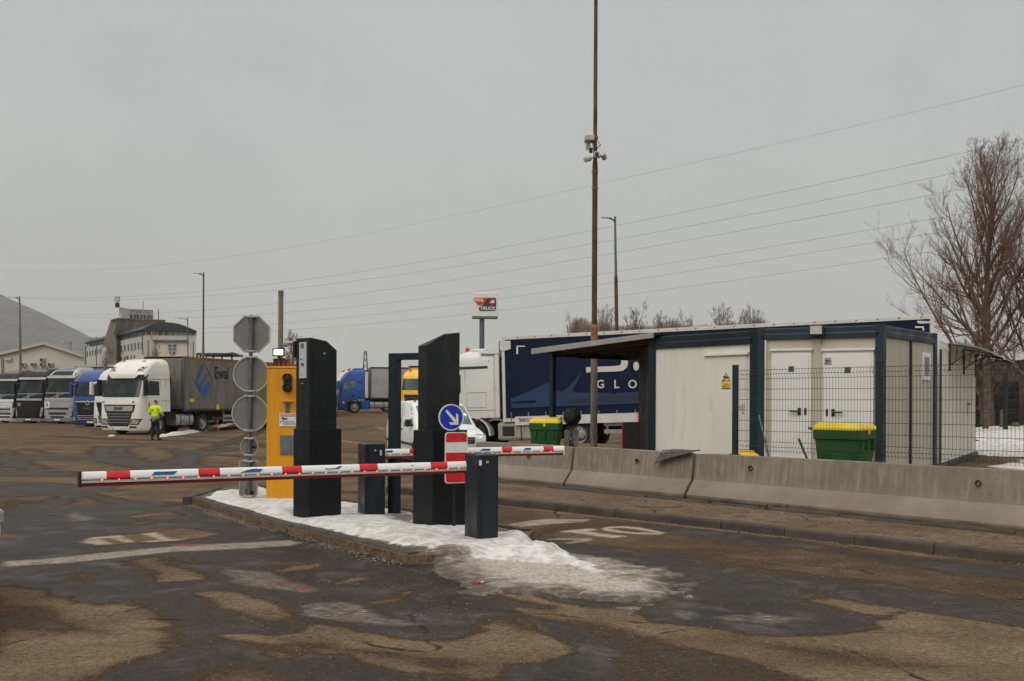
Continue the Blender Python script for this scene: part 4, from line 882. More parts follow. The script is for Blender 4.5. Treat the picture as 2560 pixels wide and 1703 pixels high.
for k, col in enumerate(('red_boom', 'sign_white', 'red_boom', 'sign_white', 'red_boom')):
    z_b, z_t = zb_ + hs_ * (4 - k) + .004, zb_ + hs_ * (5 - k) - .004
    if k == 0: z_t -= .004
    if col != 'red_boom': continue
    rr_ = rrect(x0_ + .012, x1_ - .012, zb_ + .012, zt_ - .012, .034, -.0015)
    pts = [p for p in rr_ if z_b - 1e-6 <= p.z <= z_t + 1e-6]
    pts = sorted([p for p in pts], key=lambda p: 0)
    if k in (0, 4):
        base_z = z_b if k == 0 else z_t; poly = [V((x1_ - .012, -.0015, base_z))] + pts + [V((x0_ + .012, -.0015, base_z))] if k == 0 else pts + [V((x1_ - .012, -.0015, base_z)), V((x0_ + .012, -.0015, base_z))]
        cx_ = sum(p.x for p in poly) / len(poly); cz_ = sum(p.z for p in poly) / len(poly); poly = sorted(poly, key=lambda p: math.atan2(p.z - cz_, p.x - cx_))
    else: poly = [V((x0_ + .012, -.0015, z_b - .004)), V((x1_ - .012, -.0015, z_b - .004)), V((x1_ - .012, -.0015, z_t + .004)), V((x0_ + .012, -.0015, z_t + .004))]
    m = MB(); m.prism(poly, (0, -.0014, 0)); m.build('red_stripe', 'red_boom', bd)
# litter
p = G(1192, 1462); o = thing('litter', 'small crumpled red wrapper lying on wet asphalt by the snow', 'litter', p)
m = MB(); rr = random.Random(3); pts = [[V((-.05 + .025 * i, (k - 1) * .022 + rr.uniform(-.01, .01), .012 + rr.uniform(0, .022))) for k in range(3)] for i in range(5)]; m.loft(pts, caps=False, closed=False); m.build('wrapper', 'litter_red', o)
m = MB(); m.loft([[V((.04 + .02 * i, (k - 1) * .015, .015 + rr.uniform(0, .015))) for k in range(3)] for i in range(3)], caps=False, closed=False); m.build('wrapper_end', 'sign_white', o)
# manhole
p = G(1645, 1263.5, .11); o = thing('manhole_cover', 'round rusty manhole cover set in the pavement at the foot of the barrier', 'manhole cover', (p.x, p.y, .107))
m = MB(); m.lathe([(.34, 0), (.34, .016), (.30, .02), (.0, .02)], None, 32); m.build('lid', 'iron', o, smooth=30)
m = MB(); m.lathe([(.345, 0), (.345, .014), (.385, .014), (.39, 0)], None, 32, caps=False); m.build('ring', 'iron', o)
# dry weeds at the barrier foot
for i, (px, py) in enumerate(((1800, 1257), (1930, 1271))):
    p = G(px, py, .13); o = thing('weed_tuft', ('larger' if i == 0 else 'smaller') + ' dry brown weed tuft growing at the foot of the long barrier', 'weed', p, 0, 'dry weeds'); m = MB(); rr = random.Random(i)
    for k in range(90 if i == 0 else 60):
        a = rr.uniform(0, 2 * PI); sp_ = .18 if i == 0 else .12; x, y = rr.gauss(0, sp_), rr.gauss(0, .04); h = rr.uniform(.02, .10); dx, dy = rr.uniform(-.06, .06), rr.uniform(-.04, .04)
        m.add([V((x - .006, y, 0)), V((x + .006, y, 0)), V((x + dx, y + dy, h))], [(0, 1, 2)])
    m.build('stalks', 'wood_dark', o)
# ------------------------------------------------------------------ cabins, canopy, fence, bins
def XYp(px, py, Y): p = P(px, py, Y); return V((p.x, p.y, 0))
FLz = PZ + .12
ZT = 3.0
def depth_for(px, py, z): r = ray(px, py); return (z - CAMZ) / r.z
# cabin 2 (two white doors)
Ya, Yb, Yc = depth_for(1897, 822, ZT), depth_for(2211, 812, ZT), depth_for(2346, 834, ZT)
ca, cb, cc = XYp(1893, 820, Ya), XYp(2209, 812, Yb), XYp(2344, 834, Yc); cd = ca + (cc - cb)
def cabin(name, label, pts, z0, z1, mats, beam, post, group, roof_lip=0.0, corner_posts=(0, 1, 2, 3)):
    """cabin on a four-cornered footprint: floor rail, corner posts, top beam, wall panels, roof"""
    o = thing(name, label, 'site cabin', pts[0], math.atan2((pts[1] - pts[0]).y, (pts[1] - pts[0]).x), group)
    Mi = mat_of(o).inverted(); q = [Mi @ p for p in pts]; n = len(q); cen = sum(q, V((0, 0, 0))) / n
    ins = lambda p, d: p + (cen - p).normalized() * d
    m = MB()
    for i in range(n):
        a, b_ = ins(q[i], .06), ins(q[(i + 1) % n], .06); m.prism([V((a.x, a.y, z0 + .1)), V((b_.x, b_.y, z0 + .1)), V((b_.x, b_.y, z1 - beam + .01)), V((a.x, a.y, z1 - beam + .01))], (cen - (a + b_) / 2).normalized() * .05)
    wall = m.build('wall', mats[0], o)
    m = MB(); fr = MB()
    for i in range(n):
        a, b_ = q[i], q[(i + 1) % n]; d = (b_ - a).normalized(); nn = (cen - (a + b_) / 2).normalized(); pr = [(0, 0), (.12, 0), (.12, beam), (0, beam)]
        a2, b2 = a + d * (post * .5), b_ - d * (post * .5)
        m.loft([[e + nn * u + V((0, 0, z1 - beam + w)) for u, w in [(0, .0), (0, beam * .45), (.012, beam * .5), (.012, beam * .93), (.03, beam), (.12, beam), (.12, 0)]] for e in (a2, b2)])
        fr.loft([[e + nn * u + V((0, 0, z0 + w)) for u, w in [(0, 0), (.1, 0), (.1, .14), (0, .14)]] for e in (a2, b2)])
    m.build('top_beam', mats[1], o, bev=.008); fr.build('floor_rail', mats[1], o, bev=.008)
    for i in corner_posts:
        e0 = (q[(i + 1) % n] - q[i]).normalized(); e1 = (q[(i - 1) % n] - q[i]).normalized(); c = q[i]
        m = MB(); m.prism([c + V((0, 0, z0)), c + e0 * post + V((0, 0, z0)), c + e0 * post + e1 * .05 + V((0, 0, z0)), c + e0 * .05 + e1 * .05 + V((0, 0, z0)), c + e0 * .05 + e1 * post + V((0, 0, z0)), c + e1 * post + V((0, 0, z0))], (0, 0, z1 - z0 + .004)); m.build('corner_post', mats[1], o, bev=.006)
    m = MB(); m.ngon([ins(p, .05) + V((0, 0, z1 - .02)) for p in q]); m.build('roof', mats[1], o)
    return o, q
o, q = cabin('site_cabin', 'beige cabin with two white doors behind the wire fence', [ca, cb, cc, cd], PZ, ZT, ('container2', 'frame_blue_side'), .20, .13, 'site cabins')
MM = mat_of(o); Z5 = lambda x, y: zr(x, y, 0, 0, 1600, 760, 3.564); Z6 = lambda x, y: zr(x, y, 0, 0, 2060, 760, 3.564)
YW = .045
def panel_f(name, pa, pb, mat, d, par, y=YW, bev=.004):
    a, c = hit(MM, *pa, 1, y), hit(MM, *pb, 1, y); m = MB(); m.box(a.x, c.x, y - d, y + .01, min(a.z, c.z), max(a.z, c.z)); return m.build(name, mat, par, bev=bev), a, c
wallp = YW + .008
for i, (xl_, xr_, zf_, hinge) in enumerate(((Z5(1175, 415), Z5(1525, 1700), 0, 0), (Z5(1632, 415), Z6(440, 1700), 0, 1))):
    fr, a, c = panel_f('door_frame', (xl_[0], xl_[1] + 3), (xr_[0], 1200), 'door_white', .035, o)
    zb_ = PZ + .16
    m = MB(); m.box(a.x + .04, c.x - .04, YW - .05, YW - .02, zb_ + .02, a.z - .05); dr = m.build('door', 'door_white', o, bev=.004)
    m = MB(); m.box(a.x - .02, c.x + .02, YW - .07, YW + .01, a.z + .002, a.z + .045); m.build('rain_lintel', 'container', o, bev=.006)
    hz = hit(MM, *(Z5(1420, 958) if i == 0 else Z5(1720, 968)), 1, YW - .05); sg = -1 if i == 0 else 1
    m = MB(); m.box(hz.x - .025, hz.x + .025, YW - .066, YW - .049, hz.z - .06, hz.z + .06); m.tube([(hz.x, YW - .06, hz.z), (hz.x, YW - .10, hz.z), (hz.x + sg * .16, YW - .10, hz.z + .005)], .014, 8); m.build('handle', 'black', dr)
    m = MB(); m.box(hz.x - sg * .10 - .018, hz.x - sg * .10 + .018, YW - .06, YW - .049, hz.z - .06, hz.z + .06); m.build('lock_plate', 'black', dr, bev=.003)
    for hy in (hz.z + .75, hz.z - .55):
        hx = a.x + .05 if i == 0 else c.x - .05
        m = MB(); m.tube([(hx, YW - .055, hy - .05), (hx, YW - .055, hy + .05)], .012, 8); m.build('hinge', 'door_white', dr)
    if i == 1:
        s = hit(MM, *Z5(1675, 512), 1, YW - .051); m = MB(); m.box(s.x - .055, s.x + .055, YW - .0535, YW - .0505, s.z - .06, s.z + .06); st = m.build('notice', 'board_light', dr)
        cam_icon(V((s.x, 0, s.z)), .085, st, FRONT(s.x, YW - .054, s.z))
    s = hit(MM, *(Z5(1348, 580) if i == 0 else Z6(210, 590)), 1, YW - .051); m = MB(); m.box(s.x - .05, s.x + .05, YW - .0535, YW - .0505, s.z - .05, s.z + .05); s2 = m.build('door_sign', 'panel_grey', dr)
    m = MB()
    for dx in ((-.012, .012) if i == 0 else (-.025, .0, .025)):
        m2 = MB(); m2.box(s.x + dx - .007, s.x + dx + .007, YW - .0555, YW - .0535, s.z - .03, s.z + .015); m2.lathe([(.009, 0), (.009, .002)], FRONT(s.x + dx, YW - .0536, s.z + .028), 10); m2.build('figure_pictogram', 'black', s2)
# corner pilaster left of the doors
fr, a, c = panel_f('wall_trim', Z5(1078, 290), (Z5(1124, 0)[0], 1200), 'container', .04, o)
s = hit(MM, *Z5(1575, 240), 1, -.06); m = MB(); m.box(s.x - .13, s.x + .12, -.10, -.04, s.z - .08, s.z + .10); fl = m.build('floodlight', 'black', o, bev=.006)
m = MB(); m.box(s.x - .10, s.x + .09, -.108, -.1, s.z - .055, s.z + .08); m.build('lamp_glass', 'panel_light', fl)
m = MB(); m.box(s.x - .03, s.x + .03, -.06, -.001, s.z - .05, s.z + .02); m.build('bracket', 'black', fl)
s = hit(MM, *Z5(1575, 295), 1, .03); m = MB(); m.lathe([(.0, -.06), (.04, -.05), (.055, -.02), (.06, .0), (.0, 0)], Matrix.Translation((s.x, .0, s.z + .03)), 16); m.tube([(s.x + .05, .02, s.z + .02), (s.x + .09, 0, s.z - .04), (s.x + .08, 0, s.z - .12)], .006, 6); m.build('dome_camera', 'black', o, smooth=40)
# right-hand side: dark joint strip, narrow window, drain posts
qs, qe = q[1], q[2]; dS = (qe - qs).normalized(); nS = V((dS.y, -dS.x, 0))
TS = lambda u, z, d=0: qs + dS * u + V((0, 0, z)) + nS * d
def side_u(px, py, off=0.0):
    Wp = MM @ (qs + nS * off); d = MM.to_3x3() @ dS; a = (px - CX) / F; t = (a * Wp.y - Wp.x) / (d.x - a * d.y); Yd = Wp.y + d.y * t; return t, P(px, py, Yd).z
Ls = (qe - qs).length
def side_box(name, u0, u1, z0, z1, d0, d1, mat, par, bev=.004):
    m = MB(); m.prism([TS(u0, z0, d0), TS(u1, z0, d0), TS(u1, z1, d0), TS(u0, z1, d0)], nS * (d1 - d0)); return m.build(name, mat, par, bev=bev)
u, z = side_u(*Z6(785, 600)); side_box('joint_strip', u - .035, u + .035, PZ + .1, ZT - .19, -.055, -.01, 'frame_blue', o)
u0, z1_ = side_u(*Z6(888, 432)); u1, z0_ = side_u(*Z6(958, 682)); side_box('window_frame', u0, u1, z0_, z1_, -.05, -.012, 'door_white', o)
w = side_box('window_pane', u0 + .075, u1 - .09, z0_ + .08, z1_ - .08, -.03, -.008, 'window_frost', o)
# cabin 1 (cream, door with warning sign)
Y1a, Y1b = 19.3, 17.35
a1, b1 = XYp(1621, 900, Y1a), XYp(1893, 830, Y1b); d1 = (b1 - a1).normalized(); n1_ = V((-d1.y, d1.x, 0)); n1_ = n1_ if n1_.y > 0 else -n1_
o, q = cabin('site_cabin', 'cream cabin with a plain door and yellow warning sign, next to the open canopy', [a1, b1, b1 + n1_ * 2.2, a1 + n1_ * 2.2], PZ, 2.98, ('container', 'frame_blue'), .24, .16, 'site cabins')
MM = mat_of(o)
fr, a, c = panel_f('door', Z5(590, 470), (Z5(952, 0)[0], 1180), 'container', .02, o)
m = MB(); m.box(a.x - .02, c.x + .05, YW - .06, YW + .01, a.z + .003, a.z + .05); m.build('rain_lintel', 'container', o, bev=.006)
p0 = hit(MM, *Z5(534, 600), 1, YW); m = MB(); m.box(p0.x - .004, p0.x + .004, YW - .002, YW + .012, PZ + .14, 2.74); m.build('panel_seam', 'container2', o)
ws, a, c = panel_f('warning_sign', Z5(722, 752), Z5(815, 604), 'sign_white', .004, fr, YW - .02, 0)
yy = YW - .0245
tri = [hit(MM, *Z5(*p), 1, yy) for p in ((728, 691), (808, 691), (767, 610))]; m = MB(); m.prism(tri, (0, -.0015, 0)); m.build('triangle_border', 'black', ws)
cen = sum(tri, V((0, 0, 0))) / 3; m = MB(); m.prism([cen + (p - cen) * .80 + V((0, -.002, 0)) for p in tri], (0, -.0015, 0)); m.build('triangle', 'sign_yellow', ws)
cam_icon(cen, .13, ws, FRONT(cen.x, yy - .0042, cen.z + .01))
e0, e1 = hit(MM, *Z5(725, 750), 1, yy), hit(MM, *Z5(812, 700), 1, yy); m = MB(); m.box(e0.x, e1.x, yy - .002, yy, e0.z, e1.z); m.build('text_field', 'sign_yellow', ws)
for k, t in enumerate(('POZOR', 'OBJEKT JE POD', 'VIDEONADZOROM')): textmesh('lettering', t, .030, 'black', ws, FRONT((e0.x + e1.x) / 2, yy - .0025, e1.z - .030 - .038 * k), .0008, bold=.0008, sx=.78)
hz = hit(MM, *Z5(920, 905), 1, YW - .02); m = MB(); m.box(hz.x - .02, hz.x + .02, YW - .032, YW - .019, hz.z - .14, hz.z + .05); m.tube([(hz.x, YW - .03, hz.z), (hz.x, YW - .06, hz.z), (hz.x - .12, YW - .06, hz.z)], .011, 8); m.build('handle', 'chrome', fr)
# cabin 3 (white, awning)
Y3a = 18.75; p3 = XYp(2352, 900, Y3a); p3b = XYp(2440, 900, 24.0); d3 = (p3b - p3).normalized(); n3_ = V((-d3.y, d3.x, 0)); n3_ = n3_ if n3_.x < 0 else -n3_
p0 = p3 - V((.02, 0, 0)); ln3 = (p3b - p3).length
o, q = cabin('site_cabin', 'white cabin under a curved door awning, farthest of the cabins from the road', [p0, p3b, p3b + n3_ * .9, p0 + n3_ * .45], PZ, 2.92, ('container3', 'container3'), .18, .10, 'site cabins', corner_posts=(0, 1, 2))
MM = mat_of(o)
m = MB(); m.box(-.0, .22, -.012, .04, PZ - .1, 2.74); m.build('dark_post', 'frame_blue', o, bev=.01)
m = MB(); m.box(-.3, ln3 + .05, -.05, .3, PZ - .15, PZ + .13); m.build('skid', 'black', o, bev=.01)
fr, a, c = panel_f('door', Z6(1252, 515), (Z6(1340, 0)[0], 1128), 'container3', .02, o)
m = MB(); m.box(a.x - .05, c.x + .03, YW - .05, YW + .01, a.z + .01, a.z + .06); m.build('rain_lintel', 'container2', o)
hz = hit(MM, *Z6(1270, 915), 1, YW - .02); m = MB(); m.box(hz.x - .03, hz.x + .03, YW - .04, YW - .019, hz.z - .22, hz.z + .12); m.tube([(hz.x, YW - .03, hz.z + .06), (hz.x, YW - .08, hz.z + .06), (hz.x + .30, YW - .08, hz.z + .06)], .016, 8); m.build('handle', 'black', fr)
# awning: curved sheet on scroll brackets
za = 2.78; aw = MB(); prof_ = [(.0, .12), (.25, .10), (.48, .05), (.66, -.01), (.80, -.09)]
xa0, xa1 = hit(MM, *Z6(1115, 330), 1, 0).x, ln3 - .1
aw.loft([[V((x, -u, za + w + t)) for t in (0,) for u, w in prof_] + [V((x, -u, za + w + .02)) for u, w in prof_[::-1]] for x in (xa0, xa1)]); aw = aw.build('awning', 'awning', o, smooth=40)
for x in (xa0 + .02, (xa0 + xa1) / 2, xa1 - .05):
    m = MB(); m.box(x - .03, x + .03, -.03, .05, za - .42, za + .14); m.tube([(x, -.02, za - .3), (x, -.25, za - .12), (x, -.52, -.03 + za), (x, -.78, za - .09)], .014, 6); m.tube([(x, -.02, za + .11), (x, -.25, za + .08), (x, -.48, za + .02), (x, -.79, za - .09)], .014, 6)
    for u in (.15, .3, .48): m.tube([(x, -u, za + interp(prof_, u) * 1.0 - .02), (x, -u * .8, za - .22 + u * .22)], .012, 5)
    m.build('awning_bracket', 'black', o)
# canopy beside cabin 1
o = thing('canopy', 'open lean-to canopy with grey edge and dark posts beside the cream cabin', 'canopy', a1, math.atan2(d1.y, d1.x)); MM = mat_of(o)
hx = lambda px, py, y=-.12: hit(MM, px, py, 1, y)
e_l, e_r = hx(1327.6, 872), hx(1631, 832); t_l, t_r = hx(1327.6, 886), hx(1631, 845)
m = MB(); m.prism([e_l, e_r, t_r, t_l], (0, .05, 0)); m.build('edge_flashing', 'canopy_edge', o, bev=.006)
dep = 3.6; m = MB(); sl = lambda x: interp([(e_l.x, e_l.z), (e_r.x, e_r.z)], x)
m.prism([e_l + V((0, .05, 0)), e_r + V((.1, .05, .004)), e_r + V((.1, .05, -.04)), e_l + V((0, .05, -.04))], (0, dep, 0)); m.build('roof_sheet', 'dark_panel', o)
for k in range(6):
    y = .35 + k * .6; m = MB(); m.prism([e_l + V((.15, y, -.05)), e_r + V((0, y, -.05)), e_r + V((0, y, -.16)), e_l + V((.15, y, -.16))], (0, .06, 0)); m.build('rafter', 'wood_dark', o)
pp = hx(1377, 1000, 0); zb_ = hx(1372, 893, 0).z
m = MB(); m.box(pp.x - .08, pp.x + .06, -.02, dep, zb_ - .0, zb_ + .13); m.build('eave_beam', 'black', o)
for y in (0.0, dep - .15):
    m = MB(); m.box(pp.x - .055, pp.x + .055, y, y + .11, PZ - .3, zb_ - .002); m.build('post', 'frame_blue', o, bev=.006)
a = hx(1598, 910, dep * .55); b_ = hx(1624, 900, .12)
m = MB(); m.prism([V((hx(1597, 1000, dep * .7).x, dep * .7, PZ)), V((-.05, dep * .7, PZ)), V((-.05, .14, PZ)), V((-.12, .14, PZ))], (0, 0, e_r.z - PZ - .2)); m.build('back_screen', 'dark_panel', o)
# dark board and bench under the canopy
wp = MM @ V((hx(1578, 1000, 1.3).x, 1.3, PZ)); o = thing('notice_board', 'dark brown standing board with a red edge under the canopy', 'board', wp, R(-10))
MM2 = mat_of(o); l_, r_, tp = hit(MM2, 1558, 1100, 1, 0).x, hit(MM2, 1601, 1100, 1, 0).x, hit(MM2, 1570, 1056, 1, 0).z
m = MB(); m.box(l_, r_, 0, .04, 0, tp); m.build('panel', 'brown_board', o, bev=.005); m = MB(); m.box(l_ - .03, l_ - .002, -.01, .05, .0, tp - .02); m.build('red_edge', 'sign_red', o)
# rubber mat hanging over the wall joint
wc = on_wall(1711); o = thing('rubber_mat', 'curled worn rubber mat draped over the top of the barrier joint', 'rubber mat', (wc.x, wc.y, .12), math.atan2(dW.y, dW.x)); MM2 = mat_of(o)
xl_, xr_ = hit(MM2, 1645, 1135, 1, .2).x, hit(MM2, 1737, 1130, 1, .3).x; m = MB(); rr = random.Random(4)
ra_ = []
for i in range(15):
    t = i / 14; x = lerp(xl_, xr_, t); lift = .020 + .012 * math.sin(t * 5) + .035 * t * t
    row = []
    for k in range(9):
        s = k / 8; yv = lerp(.46, .17 - .08 * (1 - t), s); zv = .75 + lift - (0 if s < .45 else (s - .45) ** 1.2 * lerp(.50, .06, t ** .7)); row.append(V((x + .02 * s, yv, zv + rr.uniform(-.004, .004))))
    ra_.append(row)
vs = [[*r, *[p - V((0, 0, .014)) for p in r[::-1]]] for r in ra_]; m.loft(vs); m.build('mat', 'mat_rubber', o, smooth=40)
m = MB(); p_ = on_wall(1711); x = hit(MM2, 1726, 1160, 1, .2).x
# fence: 2.5 m welded panels on posts
FY = .31
o = thing('wire_fence', 'dark welded wire mesh fence on posts standing along the concrete wall', 'fence', (W1.x, W1.y, .12), math.atan2(dW.y, dW.x)); MM = mat_of(o)
f1x, f2x = hit(MM, 1837, 1000, 1, FY).x, hit(MM, 2199, 1000, 1, FY).x; span = f2x - f1x; zp = hit(MM, 1837, 917, 1, FY).z
zft, zfb = hit(MM, 1850, 924, 1, FY).z, .80
def fence_panel(parent, x0, x1):
    m = MB(); n = int((x1 - x0) / .05); r = .0026
    zs = [zft, zft - .035, zft - .055, zft - .10, zft - .145, zft - .165]; 
    prof_ = [(0, zft), (0, zft - .03), (-.035, zft - .085), (0, zft - .14), (0, zfb + .16), (-.035, zfb + .105), (0, zfb + .05), (0, zfb)]
    for i in range(n + 1): m.tube([(x0 + (x1 - x0) * i / n, FY + y, z) for y, z in prof_], r, 4, caps=False)
    hs = [(0, zft - .015), (-.035, zft - .085), (0, zft - .155), (0, zfb + .18), (-.035, zfb + .105), (0, zfb + .04)]
    k = (zft - .155 - zfb - .18); hs += [(0, zfb + .18 + k * j / 6) for j in range(1, 6)]
    for y, z in hs: m.tube([(x0, FY + y - .004, z), (x1, FY + y - .004, z)], .0034, 4, caps=False)
    return m.build('mesh_panel', 'fence', parent)
for k in range(3): fence_panel(o, f1x + span * k + .04, f1x + span * (k + 1) - .04)
for k in range(4):
    x = f1x + span * k; m = MB(); m.box(x - .04, x + .04, FY - .02, FY + .05, .76, zp); m.build('post', 'fence', o, bev=.004); m = MB(); m.box(x - .043, x + .043, FY - .023, FY + .053, zp + .001, zp + .03); m.build('post_cap', 'black', o, bev=.006)
    m = MB(); m.box(x - .08, x + .08, FY - .05, FY + .045, .752, .765); m.build('base_plate', 'galv', o)
# wheelie bins
def wheelie_bin(label, loc, rz, w=.95, d=.75, h=1.02):
    o = thing('wheelie_bin', label, 'bin', loc, rz, 'green bins with yellow lids'); m = MB()
    ring = lambda z, k: [V((x * w / 2 * k, y * d / 2 * k, z)) for x, y in ((-1, -.9), (-.9, -1), (.9, -1), (1, -.9), (1, .9), (.9, 1), (-.9, 1), (-1, .9))]
    m.loft([ring(.06, .80), ring(.12, .83), ring(h - .14, .98), ring(h - .13, 1.04), ring(h, 1.05)]); b_ = m.build('body', 'bin_green', o, bev=.008)
    for x in (-.3, 0, .3):
        r = MB(); r.prism([V((x * w - .02, -d / 2 * .99, h - .14)), V((x * w + .02, -d / 2 * .99, h - .14)), V((x * w + .02, -d / 2 * .93 - .01, h - .30)), V((x * w - .02, -d / 2 * .93 - .01, h - .30))], (0, -.035, 0)); r.build('rib', 'bin_green', b_)
    m = MB(); m.loft([ring(h + .004, 1.08), ring(h + .04, 1.07), [V((p.x, p.y, h + .10 + .03 * (p.y > 0))) for p in ring(0, .88)]]); m.build('lid', 'bin_yellow', o, bev=.012)
    m = MB(); m.tube([(-w * .45, d / 2 * 1.08, h + .02), (-w * .45, d / 2 * 1.25, h + .03), (w * .45, d / 2 * 1.25, h + .03), (w * .45, d / 2 * 1.08, h + .02)], .018, 8); m.build('handle_bar', 'bin_green', o, smooth=40)
    m = MB(); m.box(-.025, .025, -d / 2 * 1.12, -d / 2 * 1.05, h - .06, h + .02); m.build('lid_catch', 'bin_yellow', o)
    for x in (-1, 1):
        for y in (-1, 1): m = MB(); m.tube([(x * w * .34 - .03, y * d * .33, .075), (x * w * .34 + .03, y * d * .33, .075)], .074, 14); m.build('wheel', 'rubber', o, smooth=40)
    return o
p = P(2113, 1050, 15.35); wheelie_bin('large green bin with yellow lid by the fence, in front of the white doors', (p.x, p.y, PZ), R(48), .72, .70, .84)
p = P(1365, 1050, 20.9); wheelie_bin('green bin with yellow lid behind the canopy post near the lorry', (p.x, p.y, .36), R(-8), .62, .62, .90)
# topiary ball in a pot with wooden box
p = P(1430, 1050, 21.3); o = thing('topiary', 'round clipped box ball on a thin stem beside a grey wooden planter', 'potted plant', (p.x, p.y, PZ - .12)); zc = CAMZ - PZ + .12 - (1042 - 1006.6) / F * p.y; r_ = 22 / F * p.y
rr = random.Random(8); m = MB()
for k in range(2600):
    v = V((rr.gauss(0, 1), rr.gauss(0, 1), rr.gauss(0, 1))).normalized(); c = v * r_ * rr.uniform(.86, 1.05); c.z += zc; t = v.orthogonal().normalized(); t = (Matrix.Rotation(rr.uniform(0, 6.3), 3, v) @ t); u = v.cross(t); a = rr.uniform(.011, .022); t = (t + v * rr.uniform(-.6, .6)).normalized()
    m.add([c - t * a, c + u * a * .6, c + t * a, c - u * a * .6], [(0, 1, 2, 3)])
cr = m.build('crown', 'leaf', o); m = MB(); m.lathe([(r_ * .9 * math.sin(PI * k / 12), zc - r_ * .9 * math.cos(PI * k / 12)) for k in range(13)], None, 20, caps=False); m.build('inner_twigs', 'leaf', o, smooth=60)
m = MB(); m.tube([(0, 0, .2), (.01, 0, .5), (0, 0, zc - r_ * .8)], .02, 8); m.build('stem', 'bark', o); m = MB(); m.lathe([(.13, 0), (.17, .24), (.19, .25), (.17, .25), (.0, .22)], None, 20); m.build('pot', 'black', o, smooth=40)
m = MB(); w_ = 12 / F * p.y
for x in (-1, 1): m.box(x * w_ - .05, x * w_ + .05, .12, .16, 0, .78)
m.build('wooden_planter', 'board_light', o); m = MB(); m.box(-w_ - .05, w_ + .05, .161, .3, 0, .5); m.build('planter_back', 'wood_dark', o)
# mop handles and a yellow cloth behind the wall
for nm, lab, (xa, ya), (xb, yb), Yd, mt, r_ in (('broom_handle', 'long grey broom handle leaning against the dark corner post', (1893, 1020), (1921, 1138), 15.9, 'galv', .016), ('broom_handle', 'short black stick leaning in front of the first white door', (1997, 1098), (2017, 1145), 15.2, 'black', .018)):
    pa, pb_ = P(xa, ya, Yd + .25), P(xb, yb, Yd); o = thing(nm, lab, 'broom', pb_, 0, 'broom handles'); e = pa - pb_; m = MB(); m.tube([-e.normalized() * .45, e * .85], r_, 8); m.build('handle', mt, o, smooth=40); m = MB(); m.tube([e * .85, e], r_ * 1.15, 8); m.build('grip', 'black', o, smooth=40)
p = P(1866, 1134, 16.75); o = thing('bucket', 'bright yellow plastic lump peeping over the wall beside the fence post', 'bucket', (p.x, p.y, PZ)); m = MB(); hz_ = p.z - PZ + .035
m.lathe([(.16, 0), (.21, hz_ - .09), (.22, hz_ - .085), (.2, hz_ - .05), (.12, hz_ - .01), (.0, hz_)], None, 18); m.build('tub', 'bin_yellow', o, smooth=40); m = MB(); m.tube([(-.19, 0, hz_ - .08), (-.1, -.06, hz_), (.1, -.06, hz_ + .004), (.19, 0, hz_ - .08)], .018, 8); m.build('carry_handle', 'yellow_box', o, smooth=40)
# tall rusty mast with cameras
p = P(1484.5, 1050, 24.2); o = thing('camera_mast', 'tall rusty steel mast carrying security cameras, rising behind the canopy', 'mast', (p.x, p.y, 0), tilt=(0, .0005)); s_ = F / p.y; zz = lambda py: CAMZ + (H0 + .9 - py) / s_
m = MB(); m.tube([(0, 0, 0), (0, 0, zz(842))], 8.7 / s_, 18); m.build('base_tube', 'mast_grey', o, smooth=40)
m = MB(); m.tube([(0, 0, zz(848)), (0, 0, zz(820)), (0, 0, zz(812))], [8.9 / s_, 8.9 / s_, 7 / s_], 18); m.build('reducer_sleeve', 'rust_top', o, smooth=40)
m = MB(); m.tube([(0, 0, zz(813)), (0, 0, zz(425))], 6.7 / s_, 18); m.build('middle_tube', 'mast_rust', o, smooth=40)
m = MB(); m.tube([(0, 0, zz(425)), (0, 0, zz(408)), (0, 0, zz(400))], [7 / s_, 6.2 / s_, 5.1 / s_], 18); m.build('reducer_sleeve', 'mast_rust', o, smooth=40)
m = MB(); m.tube([(0, 0, zz(402)), (0, 0, zz(-60))], [5.1 / s_, 4.4 / s_], 18); m.build('top_tube', 'mast_rust', o, smooth=40)
for py in (430, 470):
    m = MB(); m.tube([(0, 0, zz(py) - .012), (0, 0, zz(py) + .012)], 7.4 / s_, 18); m.box(-8.6 / s_, 8.6 / s_, -.02, .02, zz(py) - .012, zz(py) + .012); m.build('clamp_band', 'mast_grey', o)
Kp = lambda x, y: ((1380 + x / 3.1375 - 1484.5) / s_, zz(300 + y / 3.1375))
x0_, z0_ = Kp(245, 172); x1_, z1_ = Kp(318, 128); m = MB(); m.box(x0_, x1_, -.16, .16, z0_, z1_); jb = m.build('junction_box', 'ac_white', o, bev=.02)
for xx in (262, 282): a_, b_ = Kp(xx, 172), Kp(xx, 236); m = MB(); m.tube([(a_[0], 0, a_[1]), (b_[0], 0, b_[1])], .03, 8); m.build('antenna', 'ac_white', jb, smooth=40)
m = MB(); a_, b_ = Kp(318, 140), Kp(350, 140); m.tube([(a_[0], 0, a_[1]), (b_[0], 0, b_[1])], .05, 8); m.build('bracket', 'galv', jb)
m = MB(); m.tube([(*(lambda t: (t[0], -.08))(Kp(348, 175)), Kp(348, 175)[1]), (Kp(368, 200)[0], -.05, Kp(368, 200)[1]), (Kp(345, 228)[0], -.08, Kp(345, 228)[1]), (Kp(300, 232)[0], -.08, Kp(300, 232)[1]), (Kp(310, 170)[0], -.05, Kp(310, 170)[1])], .014, 6); m.build('cable', 'black', o)
m = MB(); a_, b_ = Kp(280, 225), Kp(296, 262); m.box(a_[0], b_[0] + .03, -.1, .0, b_[1], a_[1]); m.build('sensor', 'slate', o, bev=.01)
